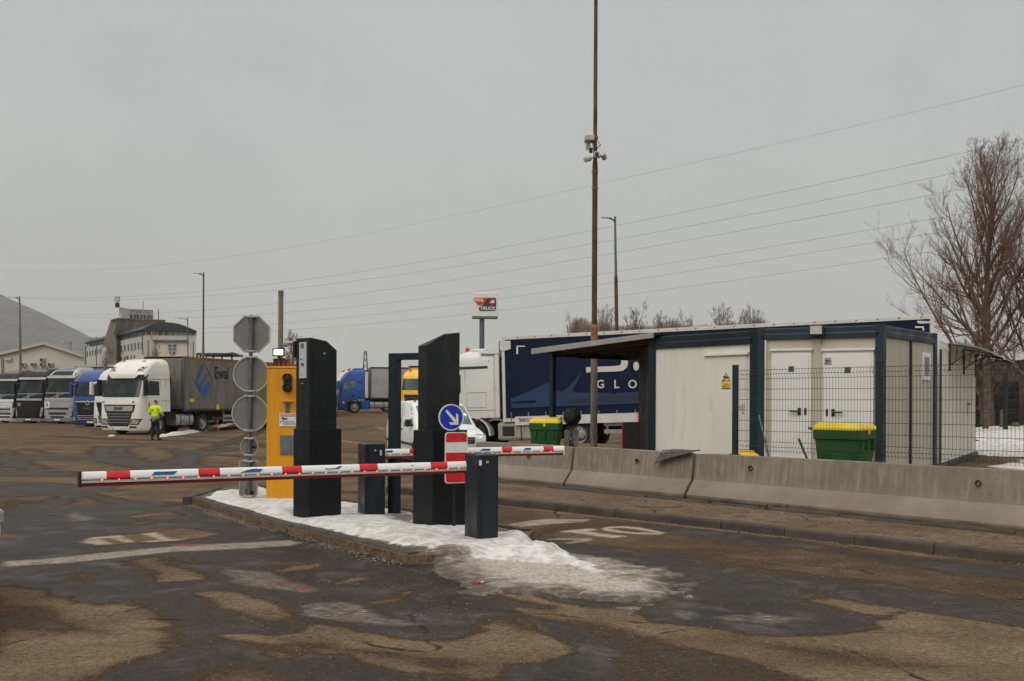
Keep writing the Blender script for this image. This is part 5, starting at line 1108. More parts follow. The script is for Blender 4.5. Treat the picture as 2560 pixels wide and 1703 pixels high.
for (xa, ya), (xb, yb), nm in (((245, 332), (285, 312), 0), ((378, 285), (400, 312), 1)):
    a_, b_ = Kp(xa, ya), Kp(xb, yb); c = MB(); c.tube([(a_[0], -.25, a_[1]), (b_[0], -.12, b_[1])], .065, 10); c = c.build('camera', 'ac_white', o, smooth=40, bev=.01)
    e_ = Kp(310 if nm == 0 else 350, 300); m = MB(); m.tube([(b_[0] if nm == 0 else a_[0], -.12, b_[1] if nm == 0 else a_[1]), (e_[0], -.05, e_[1])], .025, 6); m.build('camera_arm', 'ac_white', c)
a_ = Kp(332, 292); c = MB(); c.box(a_[0] - .07, a_[0] + .07, -.3, -.12, a_[1] - .06, a_[1] + .07); c = c.build('camera', 'ac_white', o, bev=.02); m = MB(); m.lathe([(.045, 0), (.045, .02), (0, .021)], FRONT(a_[0], -.3, a_[1]), 14); m.build('lens', 'black', c)
# ------------------------------------------------------------------ lorries
# local frame of a lorry: nose at y=0 looking along -y, +x is the side on the viewer's right when seen from the front
def wheel(parent, x, y, r, w, rimmat='silver', name='wheel', side=1):
    T = frameT((x, y, r), (0, 1, 0), (0, 0, 1)) if side > 0 else frameT((x, y, r), (0, -1, 0), (0, 0, 1))
    m = MB(); m.lathe([(r * .60, -w), (r * .93, -w), (r, -w * .85), (r, -w * .15), (r * .94, 0), (r * .62, .005), (r * .58, -.03)], T, 26, caps=False); t = m.build(name, 'rubber', parent, smooth=40)
    m = MB(); m.lathe([(r * .60, -.01), (r * .56, -.02), (r * .50, -.08), (r * .30, -.06), (r * .27, .015), (r * .10, .03), (0, .03)], T, 26, caps=False); m.build('rim', rimmat, t, smooth=30)
    m = MB()
    for k in range(10):
        a = 2 * PI * k / 10; p = T @ V((r * .36 * math.cos(a), r * .36 * math.sin(a), -.065)); q = T @ V((r * .36 * math.cos(a), r * .36 * math.sin(a), -.045)); m.tube([p, q], .022, 6)
    m.build('hub_bolts', 'dark_metal', t); return t
class Cab:
    def __init__(s, root, prof, hw, top, length=2.3, r=.26, bulge=.06, split=1.15, wx=1.0):
        s.o = root; s.prof = prof; s.hwt = hw; s.top = top; s.len = length; s.r = r; s.bulge = bulge; s.split = split; s.wx = wx
    def f(s, z): return interp(s.prof, z)
    def hw(s, z): return interp(s.hwt, z)
    def pt(s, x, z, off=0.0):
        w, f, r = s.hw(z), s.f(z), s.r; ax = abs(x); y = f + s.bulge * (x / w) ** 2 - s.bulge
        if ax > w - r: d = min(ax - (w - r), r); y += r - math.sqrt(max(r * r - d * d, 0))
        k = min(1, max(0, (ax - (w - r)) / r)); return V((x + math.copysign(off * k, x), y - off * (1 - .6 * k), z))
    XS = [-1, -.995, -.975, -.94, -.89, -.82, -.7, -.5, -.25, 0, .25, .5, .7, .82, .89, .94, .975, .995, 1]
    def ring(s, z, yr, rr=.06):
        w = s.hw(z); a = [s.pt(k * w, z) for k in s.XS]; yf = a[0].y
        back = [V((w, lerp(yf, yr, .4), z)), V((w, yr - rr, z)), V((w - rr, yr, z)), V((-w + rr, yr, z)), V((-w, yr - rr, z)), V((-w, lerp(yf, yr, .4), z))]
        return a + back
    def body(s, mats, zlist, rear=None):
        rear = rear or (lambda z: s.len)
        m = MB(); lo = [z for z in zlist if z <= s.split]; hi = [z for z in zlist if z >= s.split]
        m.loft([s.ring(z, .86) for z in lo]); m.loft([s.ring(z + (.0006 if i == 0 else 0), rear(z)) for i, z in enumerate(hi)])
        return m.build('cab', mats, s.o, smooth=32)
    def patch(s, name, mat, lo, hi, off=.012, par=None, nx=14, nz=6, thick=.03, smooth=40, label=None):
        """sheet with thickness lying on the nose; lo/hi = (x_left, x_right, z)"""
        m = MB(); rows = []
        for j in range(nz + 1):
            t = j / nz; xa, xb, z = lerp(lo[0], hi[0], t), lerp(lo[1], hi[1], t), lerp(lo[2], hi[2], t)
            xs = [lerp(xa, xb, i / nx) for i in range(nx + 1)]
            rows.append([s.pt(x, z, off) for x in xs] + [s.pt(x, z, off) + V((0, thick, 0)) for x in xs[::-1]])
        m.loft(rows); return m.build(name, mat, par or s.o, smooth=smooth, label=label)
    def side(s, name, mat, poly, off=.008, par=None, sides=(1, -1), thick=.03):
        out = []
        for sd in sides:
            m = MB(); m.prism([V((sd * (s.hw(z) + off), y, z)) for y, z in poly], (-sd * thick, 0, 0)); out.append(m.build(name, mat, par or s.o, bev=.004))
        return out
    def seam(s, pts, sides=(1, -1), w=.008):
        for sd in sides:
            m = MB(); m.tube([V((sd * (s.hw(z) + .001), y, z)) for y, z in pts], w, 5); m.build('panel_gap', 'dark_metal', s.o)
def mirror(o, C, sd, mat, y=.12, z0=1.95, z1=2.75, out=.18):
    x = sd * (C.hw(2.2) + out); m = MB(); m.box(min(x - .09, x + .09), max(x - .09, x + .09), y - .10, y + .10, z0, z1); mm = m.build('mirror', mat, o, bev=.035)
    m = MB()
    for z in (z0 + .05, z1 - .05): m.tube([(x, y, z), (sd * (C.hw(z) - .02), y + .25, z + .02)], .022, 6)
    m.build('mirror_arm', 'black', mm)
    m = MB(); m.box(x - .075, x + .075, y + .101, y + .106, z0 + .05, z1 - .05); m.build('mirror_glass', 'glass', mm)
def plate(o, C, z, x=0.0, w=.26, off=.03):
    p = C.pt(x, z, off); m = MB(); m.box(x - w, x + w, p.y - .01, p.y + .03, z - .055, z + .055); q = m.build('number_plate', 'plate', o); m = MB(); m.box(x - w + .004, x - w + .05, p.y - .0125, p.y - .0095, z - .05, z + .05); m.build('country_band', 'blue_sticker', q)
def chassis(o, y1, wheels, tank=None, hw=1.2, tank_mat='silver', rim='silver'):
    m = MB(); m.box(-.45, .45, .6, y1, .62, .92); m.build('chassis', 'dark_metal', o)
    for y, r, dual in wheels:
        for sd in (1, -1): wheel(o, sd * hw, y, r, .34 if not dual else .58, rim, 'wheel', sd)
        m = MB(); m.tube([(-hw + .1, y, r), (hw - .1, y, r)], .09, 8); m.build('axle', 'dark_metal', o)
    if tank:
        for sd in (1, -1):
            y0, y1_ = tank; T = frameT((sd * .86, y0, .72), (1, 0, 0), (0, 0, 1)); m = MB(); r = .30
            pts = [(sd * .86 + r * 1.05 * math.copysign(abs(math.cos(a)) ** .6, math.cos(a)), .70 + r * math.copysign(abs(math.sin(a)) ** .6, math.sin(a))) for a in np.linspace(0, 2 * PI, 24)[:-1]]
            m.loft([[V((x, y, z)) for x, z in pts] for y in (y0, y1_)]); t = m.build('fuel_tank', tank_mat, o, smooth=40, bev=.02)
            for k in (.25, .75):
                y = lerp(y0, y1_, k); b_ = MB(); b_.loft([[V((sd * .86 + (x - sd * .86) * 1.02, yy, .70 + (z - .70) * 1.02)) for x, z in pts] for yy in (y - .03, y + .03)]); b_.build('tank_strap', 'dark_metal', t)
def trailer(o, y0, y1, side_mat, z0=1.15, z1=4.0, hw=1.275, front_mat='grey_curtain', rail_mat='dark_metal', top_mat='grey_curtain2', axles=True, skirt=None):
    m = MB(); m.box(-hw + .02, hw - .02, y0 + .02, y1, z0 + .12, z1 - .10); t = m.build('trailer', front_mat, o, bev=.01)
    for sd in (1, -1):
        m = MB(); n = 28; rr = random.Random(int(y1 * 10)); rows = []
        for k in range(n + 1):
            y = lerp(y0 + .10, y1 - .05, k / n); d = .006 * math.sin(k * 2.4) + rr.uniform(-.003, .003)
            rows.append([V((sd * (hw + d), y, z0 + .13)), V((sd * (hw + d * 1.6), y, (z0 + z1) / 2)), V((sd * (hw + d), y, z1 - .12)), V((sd * (hw - .03), y, z1 - .12)), V((sd * (hw - .03), y, z0 + .13))])
        m.loft(rows); m.build('side_curtain', side_mat, t, smooth=50)
        m = MB(); m.box(sd * hw - .05 if sd > 0 else -hw - .012, sd * hw + .012 if sd > 0 else -hw + .05, y0, y1, z0, z0 + .128); m.build('floor_rail', rail_mat, t, bev=.006)
        m = MB(); m.box(sd * hw - .06 if sd > 0 else -hw - .014, sd * hw + .014 if sd > 0 else -hw + .06, y0, y1, z1 - .118, z1); m.build('roof_rail', top_mat, t, bev=.006)
        for y in (y0, y1):
            m = MB(); m.box(sd * hw - .10 if sd > 0 else -hw - .018, sd * hw + .018 if sd > 0 else -hw + .10, y - .02, y + .09, z0 + .001, z1 - .001); m.build('corner_post', 'galv' if rail_mat == 'dark_metal' else top_mat, t, bev=.006)
        m = MB(); nb = 22
        for k in range(nb):
            y = lerp(y0 + .3, y1 - .3, k / (nb - 1)); m.box(sd * (hw + .011) - .012, sd * (hw + .011) + .012, y - .02, y + .02, z0 + .02, z0 + .34)
        m.build('curtain_straps', 'grey_curtain', t)
    m = MB(); m.box(-hw + .06, hw - .06, y0 + .1, y1 - .05, z1 - .02, z1 + .008); m.build('roof_sheet', top_mat, t)
    m = MB(); m.box(-.5, .5, y0 + .3, y1 - .1, z0 - .28, z0 - .001); m.build('trailer_chassis', 'dark_metal', t)
    if axles:
        for k in range(3):
            y = y1 - 2.0 - 1.3 * k
            for sd in (1, -1):
                w_ = wheel(o, sd * 1.18, y, .5, .36, 'silver', 'trailer_wheel', sd)
        m = MB(); m.box(-1.2, 1.2, y1 - .15, y1 - .05, .55, .7); m.build('rear_bumper', 'dark_metal', t)
    for sd in (1, -1):
        m = MB(); m.box(sd * 1.15 - .03, sd * 1.15 + .03, y0 + 3.6, y1 - 5.6, .55, .68); m.box(sd * 1.15 - .03, sd * 1.15 + .03, y0 + 3.6, y1 - 5.6, .80, .93); 
        for yy in np.linspace(y0 + 3.7, y1 - 5.7, 4): m.box(sd * 1.12 - .03, sd * 1.12 + .03, yy - .03, yy + .03, .5, z0 - .01)
        m.build('side_guard', 'silver', t)
    return t
def wipers(o, C, z):
    for x0, x1 in ((-.75, -.1), (.05, .7)):
        m = MB(); m.tube([C.pt(lerp(x0, x1, k / 5), z + .10 + .05 * k / 5, .03) for k in range(6)], .012, 5); m.build('wiper', 'black', o)
def headlights(o, C, lo, hi, mat='lamp_glass', off=.014):
    for sd in (1, -1):
        l, h = ((lo[0], lo[1], lo[2]), (hi[0], hi[1], hi[2])) if sd > 0 else ((-lo[1], -lo[0], lo[2]), (-hi[1], -hi[0], hi[2]))
        p = C.patch('headlight', 'black', l, h, off, nx=8, nz=3)
        dl = lambda t, q: (t[0] + q, t[1] - q, t[2]); a, b_ = dl(l, .05), dl(h, .05)
        C.patch('lens', mat, (a[0], a[1], a[2] + .04), (b_[0], b_[1], b_[2] - .04), off + .006, p, nx=8, nz=3)
def badge(o, C, x, z, mat='green_sticker', r=.05):
    p = C.pt(x, z, .006); m = MB(); m.lathe([(r, 0), (r, .003), (0, .0035)], FRONT(p.x, p.y, p.z), 16); m.build('round_sticker', mat, o)

# --- white lorry with grey soiled trailer (nearest of the parked row)
HD = -18.5
p = G(299, 1087); o = thing('lorry', 'cream white lorry with grey tarpaulin trailer, nearest of the parked row', 'lorry', (p.x, p.y, 0), R(HD), 'lorries parked in the yard'); MM = mat_of(o)
C = Cab(o, [(.2, .06), (.38, .0), (.95, 0), (1.5, .02), (1.86, .05), (2.72, .36), (2.95, .38), (3.1, .42), (3.45, .72), (3.66, 1.02), (3.80, 1.5), (3.84, 1.9)], [(.2, 1.2), (.5, 1.25), (1.2, 1.25), (1.86, 1.24), (2.8, 1.20), (3.2, 1.19), (3.6, 1.10), (3.78, .96), (3.84, .80)], 3.84, 2.35)
C.body('white_paint', [.22, .38, .6, .95, 1.15, 1.5, 1.86, 2.2, 2.72, 2.95, 3.1, 3.3, 3.45, 3.56, 3.66, 3.74, 3.80, 3.84])
C.patch('windscreen', 'glass', (-1.10, 1.10, 1.87), (-1.05, 1.05, 2.71), .014, nx=20, nz=8); wipers(o, C, 1.86)
C.patch('header_panel', 'black', (-1.16, 1.16, 2.715), (-1.20, 1.20, 3.0), .02, nx=20)
v = C.patch('sun_visor', 'white_paint', (-.70, .70, 2.82), (-.90, .90, 2.99), .10, nx=12, thick=.09)
for sd in (1, -1):
    l = (.62, 1.0, 3.16) if sd > 0 else (-1.0, -.62, 3.16); h = (.78, 1.08, 3.42) if sd > 0 else (-1.08, -.78, 3.42); q = C.patch('roof_lamp', 'lamp_glass', l, h, .01, nx=5, nz=3)
    for z_, x_ in ((3.24, .78), (3.35, .92)):
        pp = C.pt(sd * x_, z_, .016); m = MB(); m.lathe([(.055, 0), (.05, .02), (0, .02)], FRONT(pp.x, pp.y, pp.z), 12); m.build('bulb', 'black', q)
    pp = C.pt(sd * .62, 3.66, .0); m = MB(); m.box(pp.x - .07, pp.x + .07, pp.y + .02, pp.y + .16, 3.66, 3.74); m.build('marker_lamp', 'orange', o, bev=.02)
gr = C.patch('grille', 'black', (-.56, .56, .42), (-.90, .90, 1.48), .016, nx=14, nz=8)
gm = C.patch('grille_frame', 'black', (-.84, .84, 1.12), (-.95, .95, 1.50), .012, nx=12)
C.patch('grille_bar', 'silver', (-.78, .78, 1.18), (-.84, .84, 1.43), .034, gr, nx=12)
pp = C.pt(0, 1.31, .05); textmesh('lettering', 'DAF', .20, 'black', gr, FRONT(0, pp.y - .012, 1.305), .004, bold=.004, sx=1.35)
for k, z in enumerate((.60, .74, .88, 1.02)): C.patch('grille_slat', 'silver', (-.58 - .05 * k, .58 + .05 * k, z), (-.58 - .05 * k, .58 + .05 * k, z + .022), .032, gr, nx=12, nz=2)
headlights(o, C, (.60, 1.10, .50), (.72, 1.23, .80)); C.patch('bumper_lip', 'white_paint', (-1.2, 1.2, .22), (-1.22, 1.22, .36), .05, nx=16)
for sd in (1, -1): C.patch('fog_lamp', 'black', (min(sd * .62, sd * 1.0), max(sd * .62, sd * 1.0), .34), (min(sd * .70, sd * 1.04), max(sd * .70, sd * 1.04), .43), .054, nx=5, nz=2)
plate(o, C, .30, -.1, off=.075); badge(o, C, -.98, 1.62); badge(o, C, .82, 1.62, r=.06)
C.side('side_window', 'glass', [(.55, 1.97), (1.45, 1.97), (1.45, 2.68), (.66, 2.70)]); C.seam([(.42, 1.15), (.44, 1.9), (.6, 2.78), (1.55, 2.78), (1.55, 1.15)]); C.seam([(1.98, 1.15), (1.98, 2.78)]); C.seam([(.45, 2.79), (2.3, 2.79)]); C.seam([(1.6, 1.70), (2.25, 1.70)])
C.side('side_skirt', 'dark_cab', [(1.95, .72), (2.75, .72), (2.75, 1.13), (1.95, 1.13)]); C.side('danger_sticker', 'orange', [(.56, 1.3), (.74, 1.3), (.74, 1.62), (.56, 1.62)], .003, sides=(1,))
for sd in (1, -1): mirror(o, C, sd, 'dark_cab', .18)
for sd in (1, -1):
    m = MB(); r_ = .62
    m.loft([[V((sd * x, 1.42 + r_ * math.cos(a), .52 + r_ * math.sin(a))) for x in (.85, 1.245)] + [V((sd * x, 1.42 + (r_ - .05) * math.cos(a), .52 + (r_ - .05) * math.sin(a))) for x in (1.245, .85)] for a in np.linspace(R(-5), R(185), 14)]); m.build('wheel_arch', 'black', o, smooth=40)
    m = MB(); m.box(sd * 1.0 - .22, sd * 1.0 + .22, .72, .86, .24, 1.14); m.build('step', 'black', o)
chassis(o, 7.0, [(1.42, .5, 0), (5.1, .5, 1)], (2.9, 4.35)); m = MB(); m.box(-1.15, 1.15, 2.36, 2.5, 1.2, 2.9); m.build('rear_wall_ducts', 'dark_metal', o)
t = trailer(o, 3.4, 17.0, 'grey_curtain', 1.15, 4.05, front_mat='grey_curtain', top_mat='rust_top')
sp_ = lambda x, y: hit(MM, x / 3.41, 660 + y / 3.41, 0, 1.288)
m = MB(); m.box(-1.1, -.2, 3.385, 3.41, 1.4, 3.85); m.box(.0, 1.1, 3.385, 3.41, 1.4, 3.85); m.build('front_ribs', 'grey_curtain', t)
for poly in ([(1722, 855), (1735, 875), (1700, 965), (1690, 1010), (1720, 1065), (1790, 990), (1792, 1010), (1735, 1152), (1660, 1005)], [(1705, 1030), (1760, 925), (1760, 965), (1722, 1050)]):
    m = MB(); m.prism([sp_(*q) for q in poly], (.003, 0, 0)); m.build('logo_mark', 'ewal_blue', t)
m = MB(); d4 = [sp_(*q) for q in ((1745, 855), (1815, 1000), (1735, 1165))]; m.tube(d4, .02, 4); m.build('logo_outline', 'ewal_blue', t)
a, b_ = sp_(1825, 985), sp_(1960, 985); c = sp_(1890, 935); textmesh('lettering', 'Ewal', abs(sp_(1830, 985).z - sp_(1830, 880).z) * 1.38, 'black', t, SIDE(1.290, c.y, c.z), .003, bold=.012, sx=(b_.y - a.y) / (abs(sp_(1830, 985).z - sp_(1830, 880).z) * 1.38 * 2.06))
q0, q1 = sp_(1620, 1175), sp_(1655, 1150); m = MB(); m.box(1.286, 1.290, q0.y, q1.y, q0.z, q1.z); m.build('yellow_label', 'sign_yellow', t); q0, q1 = sp_(1840, 1240), sp_(1870, 1200); m = MB(); m.box(1.286, 1.290, q0.y, q1.y, q0.z, q1.z); m.build('yellow_label', 'sign_yellow', t)

# --- flat-nosed parked lorries of the row
def fh_lorry(label, px, Yd, body, grille, bumper, hood, extras=()):
    p = XYp(px, 1000, Yd); z = float(terrain(np.array([p.x]), np.array([p.y]))[0])
    o = thing('lorry', label, 'lorry', (p.x, p.y, z), R(HD), 'lorries parked in the yard')
    C = Cab(o, [(.17, .05), (.35, .0), (1.0, 0), (1.65, .02), (2.1, .10), (3.03, .34), (3.25, .36), (3.5, .62), (3.72, 1.0), (3.82, 1.5), (3.84, 1.9)], [(.17, 1.2), (.5, 1.25), (2.1, 1.24), (3.03, 1.18), (3.3, 1.15), (3.6, 1.02), (3.84, .80)], 3.84, 2.3, r=.2)
    C.body([body], [.17, .35, .6, 1.0, 1.15, 1.65, 2.1, 2.5, 3.03, 3.15, 3.25, 3.38, 3.5, 3.62, 3.72, 3.82, 3.84])
    C.patch('windscreen', 'glass', (-1.14, 1.14, 2.1), (-1.06, 1.06, 3.0), .014, nx=18, nz=8); wipers(o, C, 2.1)
    C.patch('sun_visor', 'chrome', (-1.06, 1.06, 3.07), (-1.12, 1.12, 3.22), .15, nx=14, thick=.10)
    C.patch('roof_panel', hood, (-1.10, 1.10, 3.27), (-.88, .88, 3.55), .012, nx=14)
    C.patch('roof_hatch', 'panel_grey', (-.7, .7, 3.63), (-.55, .55, 3.79), .02, nx=8)
    b_ = C.patch('badge_band', 'dark_cab', (-1.16, 1.16, 1.76), (-1.16, 1.16, 2.08), .016, nx=16)
    C.patch('band_trim', 'chrome', (-1.14, 1.14, 2.05), (-1.14, 1.14, 2.075), .024, b_, nx=14, nz=2)
    m = MB(); m.tube([C.pt(lerp(-.5, .55, k / 8), lerp(1.76, 2.04, k / 8), .024) for k in range(9)], .018, 5); m.build('diagonal_bar', 'chrome', b_)
    pp = C.pt(0, 1.90, .03); m = MB(); m.lathe([(.11, 0), (.12, .02), (.085, .02), (.085, 0)], FRONT(pp.x, pp.y, pp.z), 20, caps=False); m.build('round_emblem', 'chrome', b_)
    for x in (-.95, .98): badge(o, C, x, 1.88, r=.08)
    if grille == 'dark':
        g_ = C.patch('grille', 'dark_cab', (-.80, .80, .42), (-1.04, 1.04, 1.58), .02, nx=14, nz=6)
        for z in (.62, .82, 1.02): C.patch('grille_slat', 'black', (-.80, .80, z), (-.82, .82, z + .03), .034, g_, nx=10, nz=2)
        C.patch('grille_top', bumper, (-1.1, 1.1, 1.60), (-1.1, 1.1, 1.74), .03, nx=12); pp = C.pt(-.82, 1.35, .035); m = MB(); m.box(-.92, -.70, pp.y - .005, pp.y + .03, 1.22, 1.42); m.build('grille_plate', 'silver', g_)
    else:
        C.patch('grille_top', bumper, (-1.12, 1.12, 1.52), (-1.1, 1.1, 1.74), .03, nx=12)
        g_ = C.patch('grille', bumper, (-1.0, 1.0, .38), (-1.06, 1.06, 1.5), .016, nx=12, nz=6)
        for z0, z1, mt, w_ in ((1.12, 1.40, 'chrome' if grille == 'bars' else 'silver', .98), (.96, 1.08, 'black', .9), (.80, .92, 'silver', .9), (.62, .76, 'black', .72 if grille != 'bars' else .95), (.40, .52, 'black', .55 if grille != 'bars' else .9)): C.patch('grille_slat', mt, (-w_, w_, z0), (-w_, w_, z1), .028, g_, nx=10, nz=2)
    headlights(o, C, (.92, 1.16, .45), (1.02, 1.24, 1.15))
    C.patch('bumper_lip', bumper, (-1.22, 1.22, .17), (-1.24, 1.24, .36), .05, nx=16); plate(o, C, .27, 0, off=.075)
    C.side('side_window', 'glass', [(.5, 2.1), (1.35, 2.1), (1.35, 2.8), (.62, 2.85)])
    for sd in (1, -1): mirror(o, C, sd, 'black', .12, 2.0, 2.85, .16)
    chassis(o, 6.6, [(1.42, .5, 0), (5.1, .5, 1)]); trailer(o, 2.9, 16.5, 'grey_curtain2', 1.15, 3.95, top_mat='print_white')
    for e in extras:
        if e == 'A':
            pp = C.pt(-.86, 1.26, .03); m = MB(); m.box(-1.06, -.64, pp.y - .02, pp.y + .02, 1.06, 1.48); q = m.build('letter_plate', 'sign_white', o); textmesh('lettering', 'A', .36, 'black', q, FRONT(-.85, pp.y - .022, 1.27), .003, bold=.004)
        if e == 'rings':
            for sd in (-1, 1): C.patch('roof_pillar', 'print_white', (min(sd * .90, sd * 1.02), max(sd * .90, sd * 1.02), 3.25), (min(sd * .76, sd * .88), max(sd * .76, sd * .88), 3.62), .03, nx=4)
    return o
fh_lorry('silver grey lorry with a square A plate, beside the parked blue lorry', 145, 66.5, 'silver', 'silver', 'silver', 'dark_cab', ('A', 'rings'))
fh_lorry('black nosed lorry with a large dark grille and silver bumper in the parked row', 72.5, 69.5, 'dark_cab', 'dark', 'silver', 'dark_cab')
fh_lorry('lorry with bright horizontal grille bars at the outer end of the parked row', 3, 72.5, 'dark_cab', 'bars', 'white_paint2', 'dark_cab')
# blue flat-roofed lorry in the row
def blue_front(label, p, z, body, rz, name='lorry', white=False, vz=3.4):
    o = thing('lorry', label, 'lorry', (p.x, p.y, z), rz, 'lorries parked in the yard')
    C = Cab(o, [(.2, .05), (.4, 0), (1.1, 0), (1.6, .03), (1.95, .08), (2.85, .30), (3.0, .33), (3.3, .55), (3.55, .95), (3.62, 1.5)], [(.2, 1.2), (.5, 1.25), (2.0, 1.24), (2.9, 1.19), (3.2, 1.15), (3.5, 1.02), (3.62, .85)], 3.62, 2.3, r=.22)
    C.body([body], [.2, .4, .7, 1.1, 1.15, 1.6, 1.95, 2.4, 2.85, 3.0, 3.15, 3.3, 3.44, 3.55, 3.62])
    C.patch('windscreen', 'glass', (-1.14, 1.14, 1.95), (-1.07, 1.07, 2.83), .014, nx=18, nz=8); wipers(o, C, 1.95)
    g_ = C.patch('grille', 'dark_cab', (-.70, .70, .85), (-.98, .98, 1.62), .018, nx=12, nz=5); C.patch('grille_trim', 'chrome', (-.95, .95, 1.60), (-.95, .95, 1.65), .03, g_, nx=12, nz=2)
    pp = C.pt(0, 1.56, .03); m = MB(); m.lathe([(.14, 0), (.15, .02), (.11, .02), (.11, 0)], FRONT(pp.x, pp.y, pp.z), 20, caps=False); m.build('round_emblem', 'chrome', g_); pp = C.pt(0, 1.25, .03); textmesh('lettering', 'MAN', .20, 'panel_grey', g_, FRONT(0, pp.y - .012, 1.2), .003, sx=1.4) if not white else None
    l_ = C.patch('lower_grille', 'dark_cab', (-.70, .70, .45), (-.82, .82, .86), .014, nx=12)
    for z_ in (.52, .64, .76): C.patch('grille_slat', 'chrome', (-.80, .80, z_), (-.82, .82, z_ + .03), .03, l_, nx=10, nz=2)
    headlights(o, C, (.86, 1.2, .42), (.92, 1.23, .72)); plate(o, C, .38, .2, off=.04); C.patch('bumper_gap', 'black', (-1.0, 1.0, .20), (-1.05, 1.05, .30), .012, nx=12)
    C.side('side_window', 'glass', [(.5, 1.98), (1.4, 1.98), (1.4, 2.68), (.62, 2.72)]); C.seam([(.40, 1.15), (.42, 1.9), (.6, 2.78), (1.5, 2.78), (1.5, 1.15)])
    for sd in (1, -1): mirror(o, C, sd, body, .1, 2.0, 2.75, .14)
    for sd in (1, -1):
        m = MB(); q = C.pt(sd * 1.1, 2.72, .05); m.tube([q, q + V((sd * .28, -.22, -.16))], .06, 8); m.build('front_mirror', body, o, smooth=40)
    chassis(o, 6.6, [(1.42, .5, 0), (5.1, .5, 1)]); trailer(o, 2.9, 16.5, 'grey_curtain2', 1.15, 3.9, top_mat='print_white'); return o
p = XYp(221, 1000, 60.8); blue_front('royal blue lorry with a dark badge grille in the parked row', p, 0, 'blue_cab', R(HD))
p = XYp(276, 1000, 55.6); blue_front('white lorry half hidden behind the nearest parked lorry', p, 0, 'white_paint2', R(HD), white=True)
# white roofs of a second row
# --- side-on lorries across the yard
def side_lorry(label, px_front, py_ground, Yd, head, body, z, tmat, tz1=4.0, h=3.6, tl=13.6):
    p = XYp(px_front, 1000, Yd); o = thing('lorry', label, 'lorry', (p.x, p.y, z), head, 'lorries parked in the yard')
    C = Cab(o, [(.25, .06), (.4, 0), (1.1, 0), (1.7, .05), (1.95, .1), (2.85, .34), (3.0, .38), (h - .25, .75), (h - .06, 1.2), (h, 1.6)], [(.25, 1.2), (.5, 1.25), (2.0, 1.24), (2.9, 1.19), (h - .2, 1.1), (h, .9)], h, 2.3, r=.2)
    C.body([body], [.25, .4, .7, 1.1, 1.15, 1.7, 1.95, 2.4, 2.85, 3.0, lerp(3.0, h - .25, .6), h - .25, h - .12, h - .06, h])
    C.patch('windscreen', 'glass', (-1.14, 1.14, 1.95), (-1.07, 1.07, 2.83), .014, nx=14); C.patch('grille', 'dark_cab', (-.8, .8, .5), (-.95, .95, 1.6), .014, nx=10); headlights(o, C, (.86, 1.2, .42), (.92, 1.23, .72))
    C.side('side_window', 'glass_green', [(.42, 2.0), (1.15, 2.05), (1.45, 2.3), (1.45, 2.72), (.62, 2.74)]); C.seam([(.30, 1.15), (.36, 1.9), (.56, 2.80), (1.55, 2.80), (1.55, 1.15)]); C.side('side_stripe', 'dark_cab', [(1.78, 1.2), (1.95, 1.2), (1.95, 2.75), (1.78, 2.75)], .004)
    C.side('door_handle', 'dark_cab', [(1.2, 1.42), (1.4, 1.42), (1.4, 1.52), (1.2, 1.52)]); C.side('yellow_label', 'sign_yellow', [(.40, .80), (.56, .80), (.56, 1.02), (.40, 1.02)], .003, sides=(1,))
    for sd in (1, -1): mirror(o, C, sd, body, .1, 2.0, 2.75, .14)
    for sd in (1, -1):
        m = MB(); r_ = .66; m.loft([[V((sd * x, 1.42 + r_ * math.cos(a), .52 + r_ * math.sin(a))) for x in (.85, 1.245)] + [V((sd * x, 1.42 + (r_ - .06) * math.cos(a), .52 + (r_ - .06) * math.sin(a))) for x in (1.245, .85)] for a in np.linspace(R(-5), R(185), 14)]); m.build('wheel_arch', 'black', o, smooth=40)
        m = MB(); m.box(sd * 1.08 - .14, sd * 1.08 + .14, 1.98, 2.7, .3, 1.1); m.build('side_skirt', body, o)
    m = MB(); m.prism([(-.9, 1.3, h - .06), (.9, 1.3, h - .06), (.9, 2.25, h - .02), (-.9, 2.25, h - .02)], (0, 0, .14)); m.build('roof_spoiler', body, o, bev=.03)
    for x in (-.7, .7): m = MB(); m.lathe([(.09, 0), (.09, .1), (.05, .16), (0, .16)], Matrix.Translation((x, 1.0, h - .08)), 10); m.build('beacon', 'red_lens', o, smooth=40)
    chassis(o, 6.6, [(1.42, .52, 0), (5.1, .52, 1)], (2.75, 4.3)); trailer(o, 2.75, 2.75 + tl, tmat, 1.2, tz1, top_mat='dark_cab'); return o
side_lorry('mid blue lorry with pale grey trailer across the yard between the terminals', 843, 1031, 86, R(-78), 'blue_cab2', .72, 'grey_curtain2', 3.95, 3.75)
p = XYp(828, 1000, 98); side_lorry('white lorry mostly hidden beyond the mid blue lorry', 832, 1031, 96, R(-78), 'white_paint2', .75, 'print_white', 3.95, 3.9)
o = side_lorry('orange red lorry showing only a sliver between amber cabinet and terminal', 786, 1031, 74, R(11.5), 'red_cab', .5, 'red_cab', 3.8, 3.6, 7.0)
o = side_lorry('yellow lorry seen through the gate frame behind the white van', 1040, 1031, 76, R(-8), 'yellow_cab', .65, 'grey_curtain2', 3.9, 3.55)
